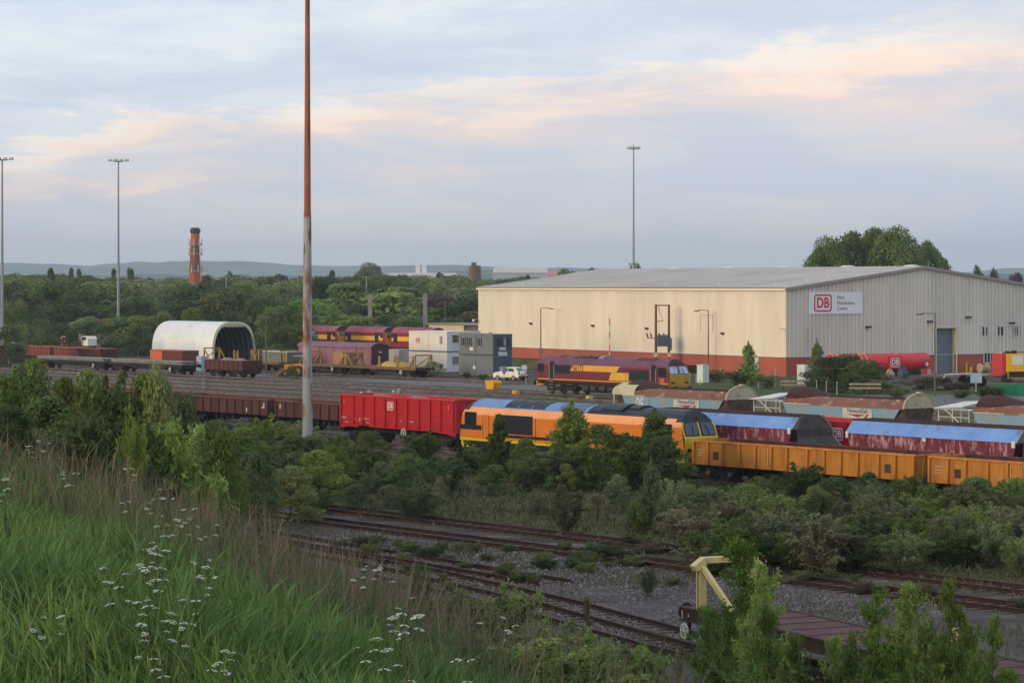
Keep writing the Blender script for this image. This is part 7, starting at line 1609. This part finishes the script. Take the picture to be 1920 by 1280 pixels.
# trees and bushes on the slope at the left
left = [(218, 682, 82, 170, 'scrub', 'mid', 'tall shrub covering the wagons, second from the left edge'), (278, 700, 80, 180, 'bush', 'mid', 'leafy green shrub right of the tallest shrub'), (300, 690, 76, 120, 'bush', 'olive', 'olive shrub fading out below the concrete beams'), (165, 700, 84, 140, 'bush', 'olive', 'olive shrub left of the tallest shrub'),
 (60, 672, 66, 150, 'bush', 'mid', 'mid green shrub near the left edge below the brown wagons'), (15, 700, 60, 120, 'bush', 'mid', 'green shrub cut by the left edge'), (120, 712, 70, 110, 'bush', 'olive', 'olive shrub between the two left shrubs'), (340, 735, 80, 120, 'bush', 'dark', 'dark shrub in front of the left end of the brown wagons'),
 (230, 740, 58, 200, 'bush', 'dark', 'broad dark bush in the hollow at left'), (90, 745, 52, 190, 'bush', 'dark', 'broad dark bush behind the cow parsley at far left'), (400, 790, 110, 150, 'bush', 'mid', 'green shrub behind the lime green one'), (10, 760, 48, 160, 'bush', 'dark', 'dark bush at the left edge behind the grass'),
 (335, 762, 62, 150, 'elder', 'lime', 'lime green elder with spreading leaves left of the mast'), (285, 765, 62, 140, 'elder', 'mid', 'green elder left of the lime green one'), (250, 736, 56, 60, 'elder', 'lime', 'small bright elder tip sticking up at left'), (420, 815, 100, 120, 'bush', 'mid', 'green elder right of the lime green one'), (170, 765, 46, 130, 'elder', 'dark', 'dark elder behind the cow parsley'),
 (390, 858, 90, 90, 'scrub', 'lime', 'small bright bush in the middle of the left slope'), (480, 850, 120, 120, 'bush', 'dark', 'dark scrub right of the small bright bush'), (545, 872, 125, 130, 'bush', 'olive', 'olive scrub on the slope left of the mast'), (330, 830, 100, 150, 'bush', 'dark', 'dark scrub behind the dry stems')]
for i, (px, pt, Y, w, k, c, lab) in enumerate(left): by_top(px, pt, Y, w, k, c, i, lab, cat='shrub', name='shrub')
# bushes at the foot of the bank, bottom right
right = [(1392, 1006, 64, 290, 'fine', 'lime', 'feathery green sapling before the cream bolster frame'), (1432, 1050, 60, 230, 'fine', 'lime', 'shorter feathery sapling right of the tall one'), (1330, 1140, 56, 200, 'fine', 'mid', 'dark feathery shrub left of the sapling'), (1440, 1130, 54, 200, 'fine', 'mid', 'dark feathery shrub under the sapling'),
 (1640, 1105, 58, 260, 'fine', 'lime', 'feathery shrub covering the flat wagon deck, left one'), (1705, 1095, 62, 250, 'fine', 'lime', 'feathery shrub with pale tips over the flat wagon'), (1778, 1080, 62, 210, 'fine', 'lime', 'upright feathery shrub at the right over the flat wagon'), (1600, 1190, 50, 240, 'fine', 'mid', 'dark shrub along the bottom, middle right'), (1740, 1165, 50, 240, 'fine', 'mid', 'dark shrub along the bottom at right'), (1520, 1205, 46, 200, 'elder', 'dark', 'dark leafy bush at the bottom below the flat wagon'),
 (1800, 1180, 48, 180, 'fine', 'mid', 'dark shrub near the bottom right corner'), (1850, 1225, 42, 160, 'elder', 'mid', 'leafy bush in the bottom right corner'), (1370, 1225, 40, 240, 'elder', 'mid', 'spreading leafy bush at the bottom centre right'), (1450, 1245, 36, 200, 'elder', 'mid', 'low leafy bush at the very bottom centre right'), (1640, 1250, 38, 240, 'elder', 'dark', 'low dark leafy bush at the very bottom right'),
 (1560, 1188, 54, 190, 'fine', 'lime', 'green shrub in front of the middle of the flat wagon'), (1860, 1150, 56, 200, 'fine', 'lime', 'green shrub at the right edge in front of the sidings'), (1490, 1190, 52, 170, 'fine', 'mid', 'dark shrub right of the feathery saplings'), (1010, 1178, 24, 240, 'elder', 'lime', 'lime green leafy bush on the bank edge, bottom centre'), (1095, 1212, 22, 230, 'elder', 'mid', 'green leafy bush on the bank edge right of the lime one'), (905, 1150, 26, 210, 'elder', 'olive', 'yellow green leafy bush on the bank edge, left of the lime one'), (1180, 1240, 20, 220, 'elder', 'olive', 'olive leafy bush at the very bottom centre'), (1270, 1215, 44, 130, 'fine', 'brown', 'brownish scrub left of the spreading leafy bush'), (1130, 1165, 30, 200, 'elder', 'lime', 'lime green elder at the bank foot, bottom centre'), (1195, 1190, 28, 170, 'elder', 'mid', 'green elder right of the lime green one at the bank foot'), (965, 1075, 50, 140, 'elder', 'lime', 'lime green leaves beside the sidings, right clump'), (860, 1082, 46, 160, 'elder', 'lime', 'lime green leaves beside the sidings, left clump'),
 (930, 1108, 36, 200, 'elder', 'olive', 'yellow green bush below the lime green leaves'), (820, 1110, 32, 190, 'elder', 'olive', 'yellow green bush on the bank edge'), (1040, 1140, 32, 170, 'elder', 'olive', 'olive bush by the rails at the bank foot'), (1215, 1055, 96, 50, 'scrub', 'grey', 'small grey green bush on the gravel'), (790, 1040, 78, 60, 'scrub', 'dark', 'small dark bush on the left of the gravel'), (1100, 1118, 62, 80, 'fine', 'brown', 'brownish weeds between the gravel and the near rails'), (1060, 925, 120, 90, 'scrub', 'brown', 'brownish thicket where the rails vanish')]
for i, (px, pt, Y, w, k, c, lab) in enumerate(right): by_top(px, pt, Y, w, k, c, i, lab, cat='shrub', name='shrub')

# low growth creeping over the gravel beside the sidings
gr = random.Random(31)
for i in range(70):
    px, pb_ = gr.uniform(620, 1300), gr.uniform(1015, 1110); 
    if 1000 < px < 1250 and pb_ > 1075: pb_ -= 45
    h = gr.uniform(10, 26); c = gr.choice(['grey', 'olive', 'dark', 'brown'])
    by_base(px, pb_ - h, pb_, h * gr.uniform(1.6, 2.8), 'scrub', c, i, {'grey': 'grey green', 'olive': 'olive', 'dark': 'dark green', 'brown': 'brownish'}[c] + ' low weed clump on the gravel ' + ('left of the cut rail end' if px < 1070 else 'right of the cut rail end'), name='weed_clump', cat='weeds', group='low weed clumps on the gravel, ' + c + (' left' if px < 1070 else ' right'))
for i in range(22):
    px = gr.uniform(1290, 1930); Yq = gr.uniform(95, 104); h = gr.uniform(14, 30); pb_ = 535 + 55900 / (70.8 / (V.y + V.x * (px - 960) / F)) + gr.uniform(-8, 14)
    by_base(px, pb_ - h, pb_, h * 1.8, 'scrub', gr.choice(['olive', 'brown', 'grey']), i, 'low weed clump along the rusty sidings at right', name='weed_clump', cat='weeds', group='low weed clumps along the right sidings')
# --- grass on the bank
def blades(name, X_, Y_, Z_, h, w, lean, tint, mat, label, bendmax=.5, seg=4, seed=0, kind='stuff'):
    n = len(X_); rs = np.random.RandomState(seed); th = rs.uniform(0, 2 * np.pi, n); dx, dy = np.cos(th), np.sin(th); ph = rs.uniform(0, 2 * np.pi, n); px_, py_ = np.cos(ph), np.sin(ph)
    V_ = np.empty((n, 2 * seg + 1, 3)); 
    for k in range(seg + 1):
        t = k / seg; bend = lean * h * t ** 2.1; z = Z_ + h * t * (1 - .28 * lean * t); x = X_ + dx * bend; y = Y_ + dy * bend
        if k < seg:
            ww = w * (1 - .55 * t); V_[:, 2 * k] = np.stack([x - px_ * ww, y - py_ * ww, z], 1); V_[:, 2 * k + 1] = np.stack([x + px_ * ww, y + py_ * ww, z], 1)
        else: V_[:, 2 * seg] = np.stack([x, y, z], 1)
    base = (np.arange(n) * (2 * seg + 1))[:, None]; quads = []
    for k in range(seg - 1): quads.append(base + np.array([[2 * k, 2 * k + 1, 2 * k + 3, 2 * k + 2]]))
    tri = base + np.array([[2 * seg - 2, 2 * seg - 1, 2 * seg]])
    q = np.concatenate(quads).reshape(-1, 4); loops = np.concatenate([q.reshape(-1), tri.reshape(-1)]); tot = np.concatenate([np.full(len(q), 4), np.full(n, 3)]); st_ = np.concatenate([[0], np.cumsum(tot)[:-1]])
    me = bpy.data.meshes.new(name); me.vertices.add(V_.shape[0] * V_.shape[1]); me.vertices.foreach_set('co', V_.reshape(-1)); me.loops.add(len(loops)); me.loops.foreach_set('vertex_index', loops); me.polygons.add(len(tot)); me.polygons.foreach_set('loop_start', st_); me.polygons.foreach_set('loop_total', tot)
    me.update(calc_edges=True); a_ = me.attributes.new('tint', 'FLOAT', 'POINT'); a_.data.foreach_set('value', np.repeat(tint, 2 * seg + 1).astype(np.float32)); me.materials.append(mat)
    return tag(link(name, me), label, 'grass', kind=kind)
M_grass = leaf_mat('fresh grass', (.042, .108, .016), (.118, .215, .034), .3, .55)
M_straw = leaf_mat('dry grass stems', (.13, .11, .062), (.31, .25, .15), .2, .7)
M_slope = leaf_mat('rank slope weeds', (.055, .105, .020), (.14, .195, .045), .3, .6)
M_weed = leaf_mat('low weeds', (.085, .105, .034), (.175, .18, .07), .2, .7)
def vec_H(X_, Y_): return np.array([H(float(a), float(b)) for a, b in zip(X_, Y_)])
def vnoise(X_, Y_, s, seed=0):
    return .5 + .25 * (np.sin(X_ * s * 1.3 + seed) * np.cos(Y_ * s * .9 + seed * 2) + np.sin(X_ * s * 2.7 + Y_ * s * 1.9 + seed * 3) * .6 + np.cos(Y_ * s * 3.1 - X_ * s * 1.1) * .4)
rs = np.random.RandomState(77)
def cd(a, b): return .94 * (a - .93) + .342 * (b - 16)
def bank_points(n, ymin, ymax, dlo, dhi, power=1.7):
    Xs, Ys = [], []; tot_ = 0
    while tot_ < n:
        u = rs.uniform(0, 1, n); Y_ = (ymin ** (1 - power) + u * (ymax ** (1 - power) - ymin ** (1 - power))) ** (1 / (1 - power)); X_ = rs.uniform(-.235, .235, n) * Y_ + rs.uniform(-2, 2, n)
        d_ = cd(X_, Y_); ok = (d_ > dlo) & (d_ < dhi); Xs.append(X_[ok]); Ys.append(Y_[ok]); tot_ += ok.sum()
    return np.concatenate(Xs)[:n], np.concatenate(Ys)[:n]
X_, Y_ = bank_points(95000, 9.5, 62, -60, 3.5); d_ = cd(X_, Y_); nz = vnoise(X_, Y_, .8)
h = (.30 + .42 * np.clip(vnoise(X_, Y_, .55, 2) * 1.2, 0, 1.2)) * rs.uniform(.6, 1.25, len(X_)) * np.clip((Y_ - 7) / 12, .5, 1.15)
edge_ = np.clip((-d_ + .1 + 1.6 * (vnoise(X_, Y_, .3, 5) - .5)) / 1.6, .45, 1); h *= edge_; h = np.where((Y_ < 20) & (d_ > -2.5), h * 1.25, h)
near = np.clip((19 - Y_) / 7, 0, 1) * np.clip((-X_ - .2) / 1.5, 0, 1); h *= (1 - .45 * near)
blades('grass', X_, Y_, vec_H(X_, Y_) - .03, h, .0075 + .006 * rs.uniform(0, 1, len(X_)) + .00018 * Y_, rs.uniform(.1, .75, len(X_)), np.clip(nz + rs.normal(0, .18, len(X_)), 0, 1), M_grass, 'long fresh green grass covering the bank', seed=3)
X_, Y_ = bank_points(17000, 15, 62, -9.5, 4.2, 1.3); d_ = cd(X_, Y_); keep = rs.uniform(0, 1, len(X_)) < np.clip(.75 * np.exp(-np.clip(-d_ - .9 + 1.8 * vnoise(X_, Y_, .3, 5), 0, 99) / .5) * (.35 + vnoise(X_, Y_, .8, 9)) * np.clip((Y_ - 19.5) / 3.5, .06, 1) + .01, 0, 1); X_, Y_ = X_[keep], Y_[keep]
blades('dry_grass', X_, Y_, vec_H(X_, Y_) - .03, rs.uniform(.5, 1.15, len(X_)), .0032 + .00010 * Y_, rs.uniform(.02, .5, len(X_)), rs.uniform(0, 1, len(X_)), M_straw, 'dry straw coloured grass stems along the edge of the bank', seed=4)
X_, Y_ = bank_points(5200, 10, 17.5, -9, -.9, 1.3); blades('dead_grass', X_, Y_, vec_H(X_, Y_) - .03, rs.uniform(.1, .3, len(X_)), np.full(len(X_), .006), rs.uniform(.4, 1.1, len(X_)), rs.uniform(0, .7, len(X_)), M_straw, 'short dead grass among the green at the bottom left', seed=5)
# slope and scrub floor weeds
X_, Y_ = bank_points(36000, 12, 110, .4, 19, 1.4); blades('slope_weeds', X_, Y_, vec_H(X_, Y_) - .03, rs.uniform(.2, .7, len(X_)), .008 + .0002 * Y_, rs.uniform(.2, .9, len(X_)), np.clip(vnoise(X_, Y_, .4) + rs.normal(0, .2, len(X_)), 0, 1), M_slope, 'rough weeds on the slope of the bank', seed=6)
def field(n, s0, s1, t0, t1, seed): r = np.random.RandomState(seed); s = r.uniform(s0, s1, n); t = r.uniform(t0, t1, n); return -.6157 * s + .788 * t, .788 * s + .6157 * t, r
X_, Y_, r_s = field(52000, 45, 215, 76, 100.4, 1); k = vnoise(X_, Y_, .25, 1) > r_s.uniform(.1, .75, len(X_)); X_, Y_ = X_[k], Y_[k]
blades('scrub_weeds', X_, Y_, np.full(len(X_), G), r_s.uniform(.12, .55, len(X_)), .012 + .00022 * Y_, r_s.uniform(.3, 1.1, len(X_)), np.clip(vnoise(X_, Y_, .3, 4) + r_s.normal(0, .2, len(X_)), 0, 1), M_weed, 'low weeds and tussocks over the disused ground', seed=7)
X_, Y_, r_s = field(9000, 40, 150, 69, 77, 2); k = vnoise(X_, Y_, .5, 3) > r_s.uniform(.35, .95, len(X_)); X_, Y_ = X_[k], Y_[k]
blades('track_weeds', X_, Y_, np.full(len(X_), G), r_s.uniform(.08, .32, len(X_)), .010 + .00018 * Y_, r_s.uniform(.3, 1.1, len(X_)), r_s.uniform(0, 1, len(X_)), M_weed, 'thin weeds growing along the rusty sidings', seed=8)
X_, Y_, r_s = field(26000, 45, 110, 53, 69, 3); k = vnoise(X_, Y_, .35, 6) > r_s.uniform(.35, .9, len(X_)); X_, Y_ = X_[k], Y_[k]
blades('gravel_weeds', X_, Y_, np.full(len(X_), G), r_s.uniform(.06, .28, len(X_)), .008 + .00016 * Y_, r_s.uniform(.3, 1.1, len(X_)), r_s.uniform(0, 1, len(X_)), M_weed, 'sparse low weeds on the grey gravel', seed=9)
X_, Y_, r_s = field(16000, 60, 250, 112, 300, 4); k = (vnoise(X_, Y_, .12, 6) > .55) & (np.abs(X_ / Y_) < .24); dW = .853 * (X_ - 33.6) + .522 * (Y_ - 327); dL = -.522 * (X_ - 33.6) + .853 * (Y_ - 327); k &= ~((dW > -2) & (dL > -14)); tt = .788 * X_ + .6157 * Y_; k &= (tt > 174) & ((tt < 176) | (tt > 200)) | ((tt > 136) & (X_ > 12)); X_, Y_ = X_[k], Y_[k]
blades('verge_grass', X_, Y_, np.full(len(X_), G), r_s.uniform(.15, .5, len(X_)), np.full(len(X_), .06), r_s.uniform(.3, 1., len(X_)), r_s.uniform(0, 1, len(X_)), M_weed, 'rough grass tufts on the verge before the warehouse', seed=10)
# loose stones of the ballast between the near sidings
rs2 = np.random.RandomState(12); n = 9000; s = rs2.uniform(62, 100, n); t = rs2.uniform(54, 69, n); X_, Y_ = -.6157 * s + .788 * t, .788 * s + .6157 * t
C = np.stack([X_, Y_, np.full(n, G + .02)], 1); st_me = bpy.data.meshes.new('ballast_stones'); oc = np.array([(1, 0, 0), (0, 1, 0), (-1, 0, 0), (0, -1, 0), (0, 0, 1)], float); sz_ = rs2.uniform(.025, .07, n)
Vv = C[:, None, :] + oc[None] * sz_[:, None, None] * rs2.uniform(.6, 1.4, (n, 5, 1)); fc = np.array([(0, 1, 4), (1, 2, 4), (2, 3, 4), (3, 0, 4)]); ff = (np.arange(n)[:, None, None] * 5 + fc[None]).reshape(-1)
st_me.vertices.add(5 * n); st_me.vertices.foreach_set('co', Vv.reshape(-1)); st_me.loops.add(len(ff)); st_me.loops.foreach_set('vertex_index', ff); st_me.polygons.add(len(ff) // 3); st_me.polygons.foreach_set('loop_start', np.arange(len(ff) // 3) * 3); st_me.polygons.foreach_set('loop_total', np.full(len(ff) // 3, 3)); st_me.update(calc_edges=True)
st_me.materials.append(pm('ballast stone', (136, 122, 122), (96, 86, 88), 1.3, .9, world_space=True)); tag(link('ballast_stones', st_me), 'loose pinkish grey ballast stones between the near sidings', 'ballast', kind='stuff')

# --- cow parsley
M_umb = pm('creamy white florets', (182, 190, 176), (160, 170, 154), 5, .7); M_stem = leaf_mat('pale green stalk', (.07, .10, .035), (.12, .15, .06))
UMB = []
for v in range(3):
    rr = random.Random(v); mb = MB()
    for k in range(22):
        a = rr.uniform(0, 6.28); r = .036 * math.sqrt(rr.uniform(0, 1)); z = .012 * (1 - (r / .036) ** 2); s_ = rr.uniform(.006, .010); x, y = r * math.cos(a), r * math.sin(a)
        mb.add([(x + s_, y, z), (x, y + s_, z), (x - s_, y, z), (x, y - s_, z), (x, y, z + s_ * .6), (x, y, z - s_ * .3)], [(0, 1, 4), (1, 2, 4), (2, 3, 4), (3, 0, 4), (1, 0, 5), (2, 1, 5), (3, 2, 5), (0, 3, 5)])
    UMB.append(mb.mesh('umbel', M_umb))
def parsley_stalk(seed):
    rr = random.Random(seed); mb = MB(); heads = []; top = Vector((rr.uniform(-.06, .06), rr.uniform(-.06, .06), .62)); mb.cyl((0, 0, 0), top, .004, .003, 5, caps=False)
    for k in range(rr.randint(1, 4)):
        e = top + Vector((rr.uniform(-.13, .13), rr.uniform(-.1, .1), rr.uniform(.12, .34))); mb.cyl(top - Vector((0, 0, rr.uniform(0, .2))), e, .0025, .0018, 4, caps=False)
        for a in range(6): mb.cyl(e, e + Vector((.028 * math.cos(a), .028 * math.sin(a), .03)), .0012, .0012, 3, caps=False)
        heads.append((e + Vector((0, 0, .032)), rr.randrange(3), rr.uniform(.5, .95)))
    return mb.mesh('stalk', M_stem), heads
PS = [parsley_stalk(i) for i in range(6)]
spots = [(20, 912), (28, 830), (60, 832), (85, 800), (105, 805), (75, 815), (90, 830), (100, 850), (48, 848), (5, 900), (12, 925), (130, 885), (115, 890), (145, 900), (235, 890), (250, 905), (225, 925), (250, 940), (310, 918), (325, 922), (300, 950), (315, 965), (340, 960), (300, 985), (330, 980), (355, 955), (360, 970), (285, 1000), (305, 1005), (295, 1020), (310, 1035), (285, 1040), (300, 1055), (360, 1000), (385, 990), (392, 985), (380, 1055), (350, 1062), (375, 1085), (385, 1105), (198, 1042), (215, 1070), (245, 1098), (228, 1112), (265, 1092), (335, 1085), (290, 1070), (278, 1130), (308, 1135), (330, 1130), (345, 1150), (325, 1168), (300, 1160), (320, 1185), (290, 1165), (85, 1172), (100, 1180), (108, 1158), (278, 1208), (305, 1240), (375, 1265), (400, 1230), (415, 1250), (420, 1235), (745, 1150), (760, 1160), (780, 1148), (700, 1195), (765, 1195), (780, 1192), (730, 1212), (712, 1230), (835, 1245), (822, 1258), (690, 1085), (705, 1088), (930, 1120), (945, 1115), (965, 1145), (935, 1160), (700, 1060), (745, 1100)]
gp_ = {0: 'cow parsley at the far left of the bank', 1: 'cow parsley in the big drift on the left of the bank', 2: 'cow parsley in the nearest grass at left', 3: 'cow parsley in the grass at the bottom centre'}
cpn = 0
for px, py in spots:
    # walk down the sight line until it meets the bank, less the height of the flower
    k1, k2 = (px - 960) / F, (py - 535) / F; hit = None; fh = rnd.uniform(.75, .95); Y = 9.5
    while Y < 75:
        if EYE - k2 * Y <= H(k1 * Y, Y) + fh: hit = Y; break
        Y += .1
    if hit is None: continue
    gi = 0 if px < 180 and py < 960 else (3 if px > 600 else (2 if py > 1120 else 1))
    lab = ['white cow parsley among dry stems at the far left of the bank', 'white cow parsley in the big drift on the left of the bank', 'white cow parsley low in the nearest grass at left', 'white cow parsley in the long grass at the bottom centre'][gi]
    r_ = thing('cow_parsley', lab, 'wildflower', (k1 * hit, hit, H(k1 * hit, hit) - .03), rnd.uniform(0, 6.28), gp_[gi]); sc_ = fh / .87; r_.scale = (sc_ * 1.0, sc_ * 1.0, sc_)
    me_, heads = PS[cpn % 6]; link('stalk', me_, r_)
    for p, u, s_ in heads: link('umbel', UMB[u], r_, p, (rnd.uniform(-.3, .3), rnd.uniform(-.3, .3), 0), (s_, s_, s_))
    cpn += 1
print('trees', cnt, 'scrub', n_scrub, 'parsley', cpn)
# ================================================================ HAZE
mb = MB(); mb.box(-17000, 17000, -310, 15500, G - 1.2, 230)
hz = mb.mesh('haze', []); 
mh = bpy.data.materials.new('haze'); mh.use_nodes = True; mh.node_tree.nodes.clear()
ho = mh.node_tree.nodes.new('ShaderNodeOutputMaterial'); pv = mh.node_tree.nodes.new('ShaderNodeVolumePrincipled')
pv.inputs['Color'].default_value = (.78, .90, 1.0, 1); pv.inputs['Density'].default_value = 1.15e-4; pv.inputs['Anisotropy'].default_value = .2
mh.node_tree.links.new(pv.outputs[0], ho.inputs['Volume']); hz.materials.append(mh)
tag(link('haze', hz), kind='stuff')
